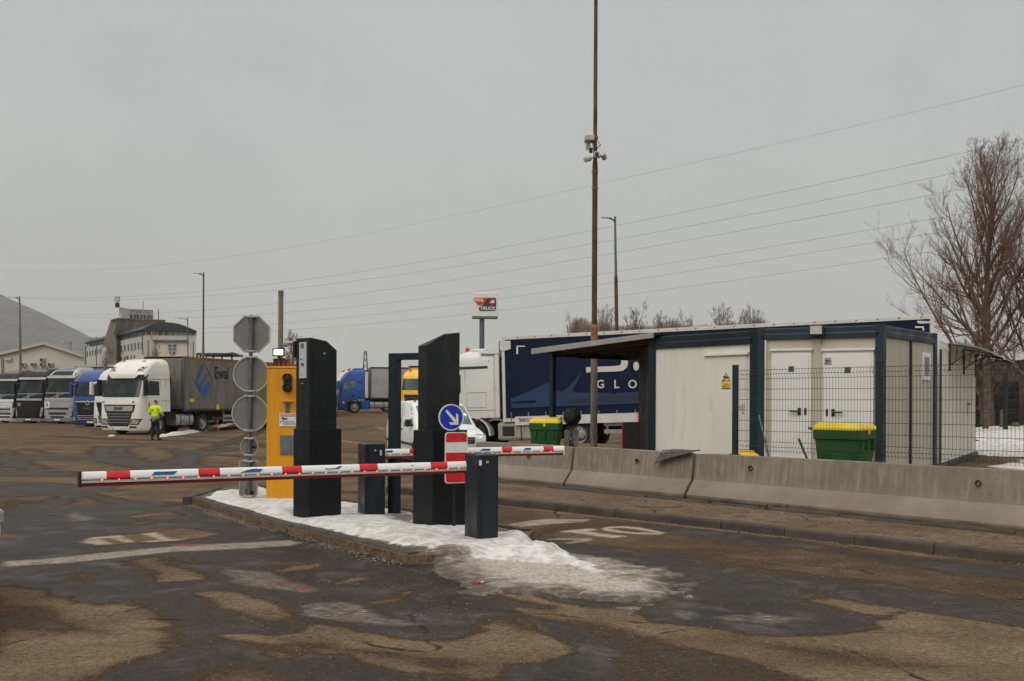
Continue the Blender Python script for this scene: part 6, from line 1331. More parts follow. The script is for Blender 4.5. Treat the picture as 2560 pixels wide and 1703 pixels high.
# --- big white lorry with navy trailer behind the cabins
TFp, TRp = XYp(1262, 842, 34.9), XYp(2337, 790, 30.0)
dT = (TRp - TFp).normalized(); hd = math.atan2(dT.y, dT.x) - PI / 2; LT = (TRp - TFp).length
Rm = Matrix.Rotation(hd, 4, 'Z'); YT = 2.62; rootp = TFp - (Rm @ V((1.285, YT, 0)))
o = thing('lorry', 'large white lorry with navy blue tarpaulin trailer behind the site cabins', 'lorry', (rootp.x, rootp.y, -.06), hd, 'lorries parked in the yard', tilt=(R(1.6), 0)); MM = mat_of(o)
C = Cab(o, [(.25, .05), (.4, 0), (1.2, 0), (1.9, .08), (2.85, .34), (3.1, .4), (3.4, .75), (3.55, 1.1)], [(.25, 1.2), (.5, 1.25), (2.0, 1.25), (2.9, 1.22), (3.3, 1.18), (3.45, 1.08), (3.55, .95)], 3.55, 2.3, r=.24)
C.body(['white_paint2'], [.25, .4, .7, 1.1, 1.15, 1.6, 1.9, 2.4, 2.85, 3.0, 3.1, 3.25, 3.35, 3.45, 3.55])
C.patch('windscreen', 'glass', (-1.14, 1.14, 1.95), (-1.07, 1.07, 2.83), .014, nx=14); C.patch('grille', 'dark_cab', (-.8, .8, .5), (-.95, .95, 1.6), .014, nx=10); headlights(o, C, (.86, 1.2, .42), (.92, 1.23, .72))
C.side('side_window', 'glass', [(.42, 2.0), (.92, 2.0), (.99, 2.1), (.99, 2.7), (.62, 2.74)]); C.seam([(.32, 1.05), (.36, 1.9), (.56, 2.86), (1.16, 2.86), (1.16, 1.05)]); C.seam([(2.06, 1.0), (2.06, 3.2)]); C.side('roof_trim', 'black', [(.5, 2.90), (2.03, 2.90), (2.03, 2.99), (.55, 2.99)], .012); C.seam([(1.18, 1.42), (2.28, 1.42)])
C.seam([(1.22, 1.52), (1.98, 1.52), (1.98, 2.05), (1.22, 2.05), (1.22, 1.52)], w=.006)
for sd in (1, -1): mirror(o, C, sd, 'black', .1, 2.0, 2.75, .16)
m = MB()
for sd in (1, -1):
    m = MB(); m.loft([[V((sd * x, y, z)) for x, y, z in ((1.15, yy, z0), (1.25, yy, z0), (1.23, yy, z1), (1.05, yy, z1))] for yy, z0, z1 in ((1.72, 3.44, 3.50), (2.1, 3.40, 3.70), (2.35, 3.40, 3.84), (2.48, 3.4, 3.86))]); m.build('side_deflector', 'white_paint2', o, bev=.015)
    m = MB(); m.box(sd * 1.18 - .05, sd * 1.18 + .05, 2.301, 2.46, 1.15, 3.4); m.build('side_deflector', 'white_paint2', o, bev=.015)
    m = MB(); r_ = .68; m.loft([[V((sd * x, 1.42 + r_ * math.cos(a), .52 + r_ * math.sin(a))) for x in (.85, 1.26)] + [V((sd * x, 1.42 + (r_ - .05) * math.cos(a), .52 + (r_ - .05) * math.sin(a))) for x in (1.26, .85)] for a in np.linspace(R(0), R(180), 14)]); m.build('wheel_arch', 'white_paint2', o, smooth=40)
m = MB(); m.prism([(-1.0, 1.3, 3.5), (1.0, 1.3, 3.5), (1.0, 2.28, 3.5), (-1.0, 2.28, 3.5)], (0, .0, .12)); m.build('roof_spoiler', 'white_paint2', o, bev=.04)
for x in (-.7, .7): m = MB(); m.lathe([(.08, 0), (.08, .14), (.05, .2), (0, .2)], Matrix.Translation((x, 1.05, 3.5)), 10); m.build('beacon', 'red_lens', o, smooth=40)
chassis(o, 7.0, [(1.42, .52, 0), (5.3, .52, 1)], None)
m = MB(); m.box(-1.1, 1.1, 2.34, YT + .1, 1.3, 3.3); m.build('gap_hoses', 'dark_metal', o)
for sd in (1, -1):
    m = MB(); m.box(sd * .88 - .36, sd * .88 + .36, 2.35, 4.6, .34, .98); tk = m.build('fuel_tank', 'board_light', o, bev=.10)
    for y in (3.25, 3.9): m = MB(); m.box(sd * .88 - .37, sd * .88 + .37, y - .05, y + .05, .335, .985); m.build('tank_strap', 'dark_metal', tk, bev=.09)
    m = MB(); m.box(sd * 1.22 - .03, sd * 1.22 + .045, 2.55, 3.0, .5, .85); m.build('tank_step', 'black', tk, bev=.03)
t = trailer(o, YT, YT + LT, 'navy', .99, 3.99, front_mat='grey_curtain', rail_mat='print_white', top_mat='print_white')
K4 = lambda x, y: hit(MM, 1200 + x / 3.92, 760 + y / 3.92, 0, 1.298)
def pr(name, poly, mat, th=.004, fn=K4):
    m = MB(); m.prism([fn(*q) for q in poly], (th, 0, 0)); return m.build(name, mat, t)
pr('wing_print', [(305, 925), (420, 885), (560, 822), (660, 772), (700, 790), (735, 852), (800, 860), (870, 815), (940, 735), (1000, 664), (985, 700), (940, 790), (908, 845), (930, 868), (1290, 872), (1310, 890), (1345, 872), (1555, 858), (1555, 888), (1200, 915), (950, 930), (885, 950), (890, 968), (1200, 955), (1555, 940), (1555, 975), (900, 1000), (310, 1020)], 'navy_light')
pr('grey_print', [(890, 945), (960, 930), (1200, 912), (1555, 890), (1555, 948), (1200, 960), (920, 972), (885, 960)], 'navy_grey', .007)
pr('dark_print', [(310, 965), (400, 948), (540, 945), (560, 955), (540, 968), (420, 975), (310, 976)], 'navy', .008)
pr('white_print', [(1040, 620), (1155, 615), (1330, 608), (1375, 600), (1385, 575), (1385, 480), (1450, 478), (1450, 590), (1440, 622), (1400, 655), (1340, 662), (1155, 668), (1040, 672)], 'print_white')
pr('white_print', [(1530 + 28 * math.cos(a), 610 + 44 * math.sin(a)) for a in np.linspace(0, 2 * PI, 20)[:-1]], 'print_white')
for ch, x in (('G', 1180), ('L', 1337), ('O', 1495)):
    c = K4(x, 790); s_ = (K4(1337, 750).z - K4(1337, 830).z) * 1.42; textmesh('lettering', ch, s_, 'print_white', t, SIDE(1.299, c.y, c.z), .003, bold=.006, sx=1.0)
for x0, y0, x1, y1 in ((357, 410, 440, 420), (357, 422, 372, 492)): pr('reflective_corner', [(x0, y0), (x1, y0), (x1, y1), (x0, y1)], 'sign_white')
Kr = lambda x, y: hit(MM, *Z6(x, y), 0, 1.298)
for x0, y0, x1, y1 in ((812, 200, 890, 213), (877, 215, 892, 236)): pr('reflective_corner', [(x0, y0), (x1, y0), (x1, y1), (x0, y1)], 'sign_white', fn=Kr)
pr('corner_cap', [(830, 150), (960, 155), (960, 172), (850, 175), (832, 168)], 'print_white', fn=Kr)
pr('corner_cap', [(225, 360), (300, 362), (303, 440), (240, 462), (228, 455)], 'print_white', .03)
m = MB()
for k in range(22): y = YT + .6 + k * .62; m.box(1.288, 1.296, y - .02, y + .02, 3.92, 3.96)
m.build('rail_rivets', 'dark_metal', t)
a0 = K4(345, 1105)
m = MB(); a0, b0 = K4(345, 1105), K4(1555, 1065); a1_, b1_ = K4(345, 1190), K4(1555, 1155); m.prism([a0, b0, b1_, a1_], (.012, 0, 0)); sb = m.build('side_beam', 'print_white', t)
a = K4(470, 1140); textmesh('lettering', 'TIRSAN', .17, 'mol_dark', sb, SIDE(1.312, a.y, a.z - .0), .002, bold=.003, sx=1.25)
a = K4(398, 1145); m = MB(); m.prism([V((1.311, a.y - .07, a.z - .07)), V((1.311, a.y + .08, a.z)), V((1.311, a.y - .07, a.z + .07)), V((1.311, a.y - .02, a.z))], (.002, 0, 0)); m.build('arrow_mark', 'mol_red', sb)
a = K4(757, 1122); textmesh('lettering', 'DEA', .18, 'mol_dark', sb, SIDE(1.312, a.y, a.z), .002, bold=.003, sx=1.3)
m = MB(); a, b_ = K4(540, 1138), K4(680, 1112); m.box(1.309, 1.313, a.y, b_.y, a.z, b_.z); m.build('yellow_label', 'sign_yellow', sb); m = MB(); a, b_ = K4(1543, 1155), K4(1556, 1066); m.box(1.309, 1.315, a.y, b_.y, a.z, b_.z); m.build('amber_marker', 'orange', sb)
wp = K4(985, 1330); wheel(o, 1.18, wp.y, .53, .36, 'silver', 'trailer_wheel', 1)

# ------------------------------------------------------------------ cars: lofted bodies
def car_body(o, st, mat, W=.88, zb=.28, belt=.98):
    """st: (y, roof z, half width at belt, half width at roof)"""
    m = MB(); rings = []
    for y, zt, hb, ht, z0 in st:
        b_ = min(belt, zt - .10); half = [(hb * .80, z0), (hb * .97, z0 + .10), (hb, z0 + .30), (hb * .995, b_), (lerp(hb, ht, .55), lerp(b_, zt, .62)), (ht, zt - .05), (ht * .86, zt - .008), (ht * .4, zt + .012)]
        rings.append([V((x, y, z)) for x, z in half] + [V((-x, y, z)) for x, z in half[::-1]])
    m.loft(rings); return m.build('body', mat, o, smooth=38)
pf = P(1150, 1106, 24.4); pv = XYp(1143, 1106, 25.6); rzv = R(20)
o = thing('van', 'small white van with black mirrors waiting behind the terminals', 'van', (pv.x, pv.y, 0), rzv); MM = mat_of(o)
st = [(.0, .80, .70, .60, .42), (.06, .86, .80, .66, .32), (.25, .93, .86, .72, .28), (.6, 1.00, .88, .76, .28), (.98, 1.06, .89, .78, .28), (1.3, 1.38, .89, .74, .28), (1.68, 1.62, .89, .72, .28), (1.95, 1.70, .89, .73, .28), (2.6, 1.74, .89, .74, .28), (3.6, 1.73, .89, .74, .28), (4.2, 1.70, .88, .74, .30), (4.36, 1.56, .86, .74, .36)]
car_body(o, st, 'van_white')
zt_ = lambda y: interp([(s[0], s[1]) for s in st], y); ht_ = lambda y: interp([(s[0], s[3]) for s in st], y); hb_ = lambda y: interp([(s[0], s[2]) for s in st], y)
m = MB(); m.loft([[V((x * (ht_(y) * .93), y - .012, zt_(y) + .018 - .03 * x * x)) for x in (-1, -.6, 0, .6, 1)] + [V((x * (ht_(y) * .93), y + .02, zt_(y) - .03)) for x in (1, .6, 0, -.6, -1)] for y in (1.04, 1.2, 1.4, 1.6, 1.66)]); m.build('windscreen', 'glass_green', o, smooth=40)
for sd in (1, -1):
    xs = lambda z, y: sd * (lerp(hb_(y), ht_(y), max(0, min(1, (z - .98) / (zt_(y) - 1.03)))) + .006)
    for pl_ in ([(1.22, 1.04), (2.2, 1.04), (2.2, 1.56), (1.85, 1.56), (1.55, 1.38)],):
        m = MB(); m.prism([V((xs(z, y) - sd * .0, y, z)) for y, z in pl_], (-sd * .03, 0, 0)); m.build('side_window', 'glass_green', o)
    m = MB(); m.tube([(xs(.7, 1.0) , .95, .58), (xs(.7, 3), 4.2, .62)], .035, 6); m.build('side_molding', 'black', o)
    m = MB(); m.box(sd * .97 - .08, sd * .97 + .08, 1.22, 1.36, 1.04, 1.24); mm = m.build('mirror', 'black', o, bev=.04); m = MB(); m.box(sd * .86 - .06, sd * .86 + .06, 1.26, 1.33, 1.05, 1.11); m.build('mirror_arm', 'black', mm)
    m = MB(); m.loft([[V((sd * x, y + .0, z)) for x, y, z in ((a_, yy, z0), (b2_, yy + .10, z0 + .02), (b2_ - .02, yy + .16, z1), (a_ + .02, yy + .06, z1 + .01))] for a_, b2_, yy, z0, z1 in ((.50, .80, -.005, .66, .86),)] * 1 + [[V((sd * x, y + .12, z)) for x, y, z in ((.50, .05, .66), (.80, .15, .68), (.78, .2, .86), (.52, .1, .87))]]); m.build('headlight', 'lamp_glass', o)
    for y in (.85, 3.5):
        wheel(o, sd * .84, y, .32, .2, 'silver', 'wheel', sd); m = MB(); m.lathe([(.40, -.01), (.40, .006), (.30, .007)], frameT((sd * .885, y, .34), (0, sd, 0), (0, 0, 1)), 24, caps=False); m.build('wheel_arch', 'black', o)
    m = MB(); m.box(sd * .893 - .012, sd * .893 + .012, 2.28, 2.42, .93, .97); m.build('door_handle', 'black', o); m = MB(); m.box(sd * .893 - .012, sd * .893 + .012, 2.58, 2.70, .93, .97); m.build('door_handle', 'black', o)
    m = MB(); m.tube([(sd * .893, 2.5, .5), (sd * .893, 2.5, 1.0), (sd * .79, 2.5, 1.7)], .006, 4); m.build('door_gap', 'dark_metal', o)
m = MB(); m.box(-.48, .48, -.012, .05, .62, .80); g_ = m.build('grille', 'black', o, bev=.02)
for z in (.67, .73, .78): m = MB(); m.box(-.47, .47, -.022, -.010, z - .008, z + .008); m.build('grille_slat', 'chrome', g_)
m = MB(); m.box(-.66, .66, -.04, .12, .30, .50); m.build('bumper', 'black', o, bev=.04); m = MB(); m.box(-.26, .26, -.052, -.040, .40, .50); m.build('number_plate', 'plate', o)
for y in (2.1, 3.2): m = MB(); m.box(-.62, .62, y - .03, y + .03, 1.80, 1.83); m.box(-.60, -.56, y - .03, y + .03, 1.70, 1.799); m.box(.56, .60, y - .03, y + .03, 1.70, 1.799); m.build('roof_bar', 'wood_dark', o)
# white car entering the picture at its edge
pc = G(0, 1520); o = thing('car', 'white car of which only a rounded corner enters at the picture edge', 'car', (pc.x - 1.10, pc.y + .75, 0), R(178))
st = [(.0, .66, .66, .58, .40), (.08, .78, .78, .66, .26), (.3, .86, .86, .72, .22), (.9, .94, .88, .76, .20), (1.2, 1.02, .88, .74, .2), (1.9, 1.42, .88, .62, .2), (2.8, 1.46, .88, .62, .2), (3.5, 1.32, .87, .62, .2), (4.0, 1.0, .86, .72, .22), (4.2, .9, .80, .68, .34)]
car_body(o, st, 'van_white', belt=.86)
for sd in (1, -1):
    for y in (.82, 3.4): wheel(o, sd * .86, y, .31, .2, 'silver', 'wheel', sd)
    m = MB(); m.prism([V((sd * .885, y, z)) for y, z in ((1.45, .92), (3.2, .92), (3.0, 1.25), (1.95, 1.28))], (-sd * .12, 0, 0)); m.build('side_window', 'glass', o); m = MB(); m.box(sd * .62 - .18, sd * .62 + .18, .05, .22, .60, .74); m.build('headlight', 'lamp_glass', o, bev=.03)
    m = MB(); m.box(sd * .62 - .2, sd * .62 + .2, 4.1, 4.22, .66, .82); m.build('tail_lamp', 'red_lens', o, bev=.03)
m = MB(); m.loft([[V((x * .60, y - .01, interp([(s[0], s[1]) for s in st], y) + .015)) for x in (-1, 0, 1)] + [V((x * .6, y + .02, interp([(s[0], s[1]) for s in st], y) - .02)) for x in (1, 0, -1)] for y in (1.25, 1.55, 1.86)]); m.build('windscreen', 'glass', o)
# ------------------------------------------------------------------ person
p = G(388, 1100); o = thing('person', 'person in a fluorescent yellow jacket and dark trousers, standing with back turned by the lorry', 'person', p, R(-14))
k = 1.0
J = lambda *a: a
body = [J(0, 0, .93, .12, .09), J(0, .0, 1.10, .13, .09), J(0, .0, 1.30, .15, .10), J(0, .0, 1.43, .12, .08), J(.01, .02, 1.50, .055), J(.012, .035, 1.56, .06), J(.018, .05, 1.63, .088, .095), J(.018, .055, 1.70, .078, .085),
        J(-.20, 0, 1.40, .055), J(-.25, .03, 1.14, .045), J(-.16, .22, 1.02, .034), J(-.10, .28, 1.03, .026),
        J(.20, 0, 1.40, .055), J(.26, .04, 1.14, .045), J(.20, .24, 1.04, .034), J(.13, .29, 1.05, .026),
        J(-.10, 0, .88, .085), J(-.12, .0, .50, .055), J(-.13, -.02, .10, .04), J(-.14, .06, .04, .035), J(.10, 0, .88, .085), J(.12, .02, .50, .055), J(.14, 0, .10, .04), J(.17, .08, .04, .035)]
edges = [(0, 1), (1, 2), (2, 3), (3, 4), (4, 5), (5, 6), (6, 7), (3, 8), (8, 9), (9, 10), (10, 11), (3, 12), (12, 13), (13, 14), (14, 15), (0, 16), (16, 17), (17, 18), (18, 19), (0, 20), (20, 21), (21, 22), (22, 23)]
fing = list(body); fe = list(edges)
for side, hi in ((-1, 11), (1, 15)):
    hx, hy, hz = body[hi][:3]
    for q in range(5):
        if q < 4: base = (hx - side * .01, hy + .02, hz + .03 - .02 * q); tip = (hx - side * (.055 + .01 * (q in (1, 2))), hy + .035, hz + .02 - .02 * q)
        else: base = (hx - side * .0, hy - .01, hz + .035); tip = (hx - side * .035, hy + .0, hz + .06)
        i = len(fing); fing += [(*base, .0095), (*tip, .008)]; fe += [(hi, i), (i, i + 1)]
bd = skin('body', fing, fe, 'skin', o, 2)
# face details on the turned head: nose, ear
m = MB(); hc = V((.02, .055, 1.66)); fd = V((.72, .69, 0)).normalized()
m.loft([[hc + fd * d + V((0, 0, z)) + V((-fd.y, fd.x, 0)) * w for w, z in ((-.014, -.02), (.014, -.02), (.006, .03), (-.006, .03))] for d in (.075, .108)]); m.build('nose', 'skin', o, bev=.006)
m = MB(); e = hc + V((fd.y, -fd.x, 0)) * .085; m.lathe([(.0, -.006), (.022, -.004), (.026, .004), (.0, .01)], frameT(e, fd, (0, 0, 1)), 10); m.build('ear', 'skin', o, smooth=60)
jk = skin('jacket', [J(0, 0, .86, .175, .135), J(0, 0, 1.05, .19, .14), J(0, 0, 1.28, .205, .15), J(0, 0, 1.42, .15, .11), J(.005, .01, 1.49, .085), J(-.215, 0, 1.385, .085), J(-.285, .03, 1.14, .075), J(-.19, .21, 1.03, .056), J(.215, 0, 1.385, .085), J(.295, .04, 1.14, .075), J(.22, .23, 1.05, .056)],
          [(0, 1), (1, 2), (2, 3), (3, 4), (3, 5), (5, 6), (6, 7), (3, 8), (8, 9), (9, 10)], 'hivis', o, 2)
for z, rx, ry in ((1.02, .212, .162), (.835, .192, .150)):
    m = MB(); n = 26; m.loft([[V((rx_ * math.cos(2 * PI * i / n), ry_ * math.sin(2 * PI * i / n), zz_)) for i in range(n)] for zz_, rx_, ry_ in ((z - .028, rx * .99, ry * .99), (z + .028, rx, ry))], caps=False); m.build('reflective_band', 'reflective', jk, smooth=60)
for sx_, (ax, ay, az), (bx, by, bz) in ((-1, (-.215, 0, 1.385), (-.285, .03, 1.14)), (1, (.215, 0, 1.385), (.295, .04, 1.14))):
    a = V((ax, ay, az)).lerp(V((bx, by, bz)), .72); b_ = V((ax, ay, az)).lerp(V((bx, by, bz)), .92); m = MB(); m.tube([a, b_], .083, 14, caps=False); m.build('sleeve_band', 'reflective', jk, smooth=60)
m = MB()
for dz, dx in ((.02, 0), (-.025, -.012)): m.prism([V((-.09 + dx, -.158, 1.30 + dz)), V((-.02 + dx, -.160, 1.33 + dz)), V((-.02 + dx, -.160, 1.30 + dz)), V((-.085 + dx, -.158, 1.27 + dz))], (0, -.004, 0))
m.build('back_emblem', 'green_sticker', jk)
skin('trousers', [J(0, 0, .90, .16, .125), J(-.095, 0, .82, .105), J(-.12, 0, .48, .082), J(-.135, -.015, .10, .072), J(.095, 0, .82, .105), J(.125, .02, .48, .082), J(.145, .0, .10, .072)], [(0, 1), (1, 2), (2, 3), (0, 4), (4, 5), (5, 6)], 'trousers', o, 2)
for x, y, a in ((-.14, -.03, -.25), (.15, -.02, .35)):
    skin('boot', [J(x, y, .12, .062), J(x, y, .045, .058, .05), J(x + math.sin(a) * .12, y + math.cos(a) * .12, .04, .052, .045), J(x + math.sin(a) * .20, y + math.cos(a) * .20, .034, .042, .034)], [(0, 1), (1, 2), (2, 3)], 'boot', o, 2)
skin('hair', [J(.018, .03, 1.735, .062, .05), J(.012, .012, 1.68, .088, .082), J(.008, -.008, 1.60, .055, .05)], [(0, 1), (1, 2)], 'hair', o, 2)
# traffic cone
p = G(543, 1078); o = thing('traffic_cone', 'red and white striped traffic cone standing beside the grey lorry trailer', 'traffic cone', p)
m = MB()
for z0, z1, mi in ((.03, .2, 0), (.2, .36, 1), (.36, .52, 0), (.52, .64, 1), (.64, .76, 0)): m.lathe([(lerp(.15, .025, z0 / .76), z0), (lerp(.15, .025, z1 / .76), z1)], None, 20, mi=mi, caps=False)
m.lathe([(.025, .76), (.0, .765)], None, 20, mi=0, caps=False); m.build('cone', ['cone_orange', 'sign_white'], o, smooth=40)
m = MB(); m.box(-.19, .19, -.19, .19, 0, .032); m.build('base', 'cone_orange', o, bev=.015)
# snow strips in the yard and on the terrace
strip = [G(395, 1090), G(430, 1085), G(500, 1077), G(575, 1068), G(612, 1064), G(640, 1060), G(640, 1063), G(600, 1067), G(520, 1079), G(440, 1089), G(400, 1093)]
snow_patch([(q.x, q.y) for q in strip], 0.0, .14, .2, 2, .4)
snow_patch([(q.x, q.y) for q in (G(271, 1089), G(288, 1087.5), G(288, 1090), G(272, 1092))], 0, .06, .1, 4, .2)
snow_patch([(q.x, q.y) for q in (G(2438, 1098, PZ), G(2500, 1096, PZ), G(2700, 1092, PZ), G(2800, 1128, PZ), G(2560, 1143, PZ), G(2470, 1140, PZ), G(2440, 1132, PZ))], PZ, .08, .25, 6, .8)
snow_patch([(q.x, q.y) for q in (G(2475, 1166, PZ), G(2540, 1150, PZ), G(2700, 1150, PZ), G(2750, 1185, PZ), G(2560, 1180, PZ))], PZ, .07, .15, 7, .6)

# ------------------------------------------------------------------ hill
hx_ = np.concatenate([np.arange(-6800, 600, 60.0)]); hy_ = np.arange(3600, 6800, 60.0); xx, yy = np.meshgrid(hx_, hy_); xx = xx.ravel(); yy = yy.ravel()
hz = 735 * np.exp(-(np.maximum(0, xx + 3365) / 1400) ** 2) * np.exp(-((yy - 4800) / 750) ** 2) * (.84 + .30 * fnoise(xx, yy, .0013, 6, 2)) - 6
def hillmat():
    m, nt, b = newmat('wooded hillside'); co_ = objco(nt); n_ = noise(nt, co_, .02, 8, .7); L(nt, mix(nt, maprange(nt, n_, .38, .62), (.05, .05, .045), (.14, .128, .112)), b.inputs['Base Color']); b.inputs['Roughness'].default_value = 1; b.inputs['Specular IOR Level'].default_value = 0
    bump(nt, b, n_, 1, 30); return m
kind(grid_mesh('hill', xx, yy, hz, len(hx_), len(hy_), {}, hillmat()), 'structure')

# ------------------------------------------------------------------ buildings
# white gabled hall
Yg = 122.0; o = thing('warehouse', 'long pale hall with a low gable and air conditioners, behind the parked row', 'building', (P(0, 1000, Yg).x, Yg, 0)); ox = o.location.x
Lp = lambda px, py, Yd=Yg: P(px, py, Yd) - o.location
gl, ga, gr_ = Lp(-40, 899), Lp(113, 862), Lp(211, 894)
m = MB(); m.prism([V((gl.x, 0, -1)), V((gr_.x, 0, -1)), V((gr_.x, 0, gr_.z)), V((ga.x, 0, ga.z)), V((gl.x, 0, gl.z))], (-14.5, 30, 0)); m.build('wall', 'far_white', o)
m = MB()
for a, b_ in ((gl, ga), (ga, gr_)): m.prism([a + V((0, -.4, .0)), b_ + V((0, -.4, 0)), b_ + V((0, -.4, .35)), a + V((0, -.4, .35))], (-15, 31, 0))
m.build('roof', 'container2', o)
for px, py, w in ((61, 912, 11), (85, 911, 10), (108, 900, 12), (108, 912, 11), (128, 912, 12)):
    c = Lp(px, py); s_ = w / F * Yg / 2; a = MB(); a.box(c.x - s_, c.x + s_, -.6, -.02, c.z - s_ * .75, c.z + s_ * .75); a = a.build('air_conditioner', 'ac_white', o, bev=.03); m = MB(); m.lathe([(s_ * .6, 0), (s_ * .6, .04), (s_ * .45, .03), (s_ * .15, .05), (0, .05)], FRONT(c.x + s_ * .2, -.6, c.z), 16); m.build('fan', 'dark_metal', a)
c = Lp(22, 898); m = MB(); m.box(c.x - .4, c.x + .4, -.3, -.01, c.z - .17, c.z + .17); m.build('wall_box', 'ac_white', o)
for px in (5, 9): c = Lp(px, 915); m = MB(); m.tube([(c.x, -.05, 0), (c.x, -.05, c.z + .8)], .04, 6); m.build('pipe', 'rust', o)
# office block: curved roof, fin tower
Yh, Yf = 190.0, 236.0; K7 = lambda x, y: zr(x, y, 0, 0, 200, 720, 5.8925)
org = P(*K7(945, 1000), Yh); org.z = 0; o = thing('office_block', 'pale office block with dark curved roof and a stained concrete fin tower', 'building', org); LP = lambda x, y, Yd: P(*K7(x, y), Yd) - org
cA_, cB_, cC_ = LP(945, 1000, Yh), LP(1710, 1000, Yh * 1.0), LP(88, 1000, Yf)
zt0 = LP(945, 700, Yh).z
m = MB(); fl_ = [V((cA_.x, cA_.y, -2)), V((cB_.x, cB_.y, -2)), V((cB_.x + (cC_ - cA_).x, cB_.y + (cC_ - cA_).y, -2)), V((cC_.x, cC_.y, -2))]; m.prism(fl_, (0, 0, zt0 + 2)); m.build('wall', 'hotel_wall', o)
z_e = LP(945, 612, Yh).z; q = [V((p_.x * .985 + .15, p_.y + .3, zt0 + .001)) for p_ in fl_]; m = MB(); m.prism(q, (0, 0, z_e - zt0)); at = m.build('attic_storey', 'hotel_wall', o)
dR = (cC_ - cA_); dRn = V((dR.x, dR.y, 0)).normalized()
arc = [(900, 612), (960, 580), (1050, 540), (1150, 516), (1265, 503), (1400, 516), (1520, 548), (1620, 590), (1722, 638)]
front = [LP(x, y, Yh - .6) for x, y in arc]; fb_ = [LP(x, y + 16, Yh - .6) for x, y in arc[::-1]]; base_l = [LP(1722, 645, Yh - .6), LP(900, 622, Yh - .6)]
m = MB(); m.prism(front + base_l, V((dR.x, dR.y, 0))); m.build('roof', 'hotel_roof', o, smooth=30)
for k in range(8):
    x0 = 972 + k * 87.5; a, b_ = LP(x0, 690 + k * 2.2, Yh), LP(x0 + 64, 614 + k * 3, Yh); m = MB(); m.box(a.x, b_.x, .20, .42, a.z, b_.z); m.build('window', 'hotel_glass2' if k % 3 == 1 or k > 3 else 'hotel_glass', o)
for k in range(9): x0 = 960 + k * 87.5; a, b_ = LP(x0, 692, Yh), LP(x0 + 12, 614, Yh); m = MB(); m.box(a.x - .05, b_.x + .05, .12, .3, a.z, b_.z); m.build('window_mullion', 'hotel_wall', o)
a, b_ = LP(1095, 985, Yh), LP(1585, 795, Yh); m = MB(); m.box(a.x, b_.x, -.08, .1, -1, b_.z); m.build('cream_panel', 'hotel_cream', o); m = MB(); m.box(a.x - .2, b_.x + .1, -.5, .1, b_.z + .01, b_.z + .35); m.build('ledge', 'hotel_glass', o)
w4 = [LP(x, y, Yh) for x, y in ((1300, 835), (1425, 835), (1398, 985), (1328, 985))]; m = MB(); m.prism([V((p_.x, -.20, p_.z)) for p_ in w4], (0, .1, 0)); win = m.build('trapezoid_window', 'hotel_glass', o)
m = MB(); cx_ = (w4[0].x + w4[1].x) / 2; m.box(cx_ - .08, cx_ + .08, -.25, -.21, w4[2].z, w4[0].z + .9)
for y_ in (882, 932): z_ = LP(1360, y_, Yh).z; m.box(w4[3].x - .6, w4[2].x + .6, -.25, -.21, z_ - .06, z_ + .06)
m.build('window_bars', 'hotel_wall', win)
for x_ in (1005, 1668): a, b_ = LP(x_ - 5, 985, Yh), LP(x_ + 5, 765 if x_ < 1100 else 785, Yh); m = MB(); m.box(a.x, b_.x, -.12, .05, -1, b_.z); m.build('slit_window', 'hotel_glass', o)
def on_left(t, z, d=0.0): return V((cA_.x, cA_.y, 0)) + dR.xyz * t * V((1, 1, 0)) + V((0, 0, z)) + V((dRn.y, -dRn.x, 0)) * -d
nl = V((-abs(dRn.y), -abs(dRn.x), 0)); nl = V((-dRn.y, dRn.x, 0)); nl = nl if nl.x < 0 else -nl
def lpt(x):      # parameter along the receding wall seen at crop column x
    a = (K7(x, 0)[0] - CX) / F; wx, wy = cA_.x + org.x, cA_.y + org.y; return (a * wy - wx) / (dR.x - a * dR.y)
def lbox(name, x0, x1, y0, y1, mat, d=.12, par=None):
    t0, t1 = lpt(x0), lpt(x1); Ym = Yh + dR.y * (t0 + t1) / 2; z0, z1 = P(*K7((x0 + x1) / 2, y1), Ym).z, P(*K7((x0 + x1) / 2, y0), Ym).z
    A, B_ = V((cA_.x, cA_.y, 0)) + V((dR.x, dR.y, 0)) * t0, V((cA_.x, cA_.y, 0)) + V((dR.x, dR.y, 0)) * t1
    m = MB(); m.prism([A + V((0, 0, z0)), B_ + V((0, 0, z0)), B_ + V((0, 0, z1)), A + V((0, 0, z1))], nl * d); return m.build(name, mat, par or o)
for x0, x1, y0, y1 in [(562 + 50 * k - 8, 562 + 50 * k + 8, 862 - 10 * k, 950 - 8 * k) for k in range(7)] + [(108 + 39 * k - 6, 108 + 39 * k + 6, 935 - 8 * k, 1012 - 8 * k) for k in range(6)] + [(562 + 48 * k - 7, 562 + 48 * k + 7, 1028 - 7 * k, 1075 - 7 * k) for k in range(6)] + [(910 - 8, 910 + 8, 800, 895)]: lbox('window', x0, x1, y0, y1, 'hotel_glass')
for k in range(16): lbox('attic_window', 555 + 24 * k, 555 + 24 * k + 15, 690 - 4.2 * k + 6, 756 - 3.2 * k - 4, 'hotel_glass')
for k in range(9): lbox('attic_window', 105 + 28 * k, 105 + 28 * k + 17, 800 - 5 * k, 850 - 4.5 * k, 'hotel_glass')
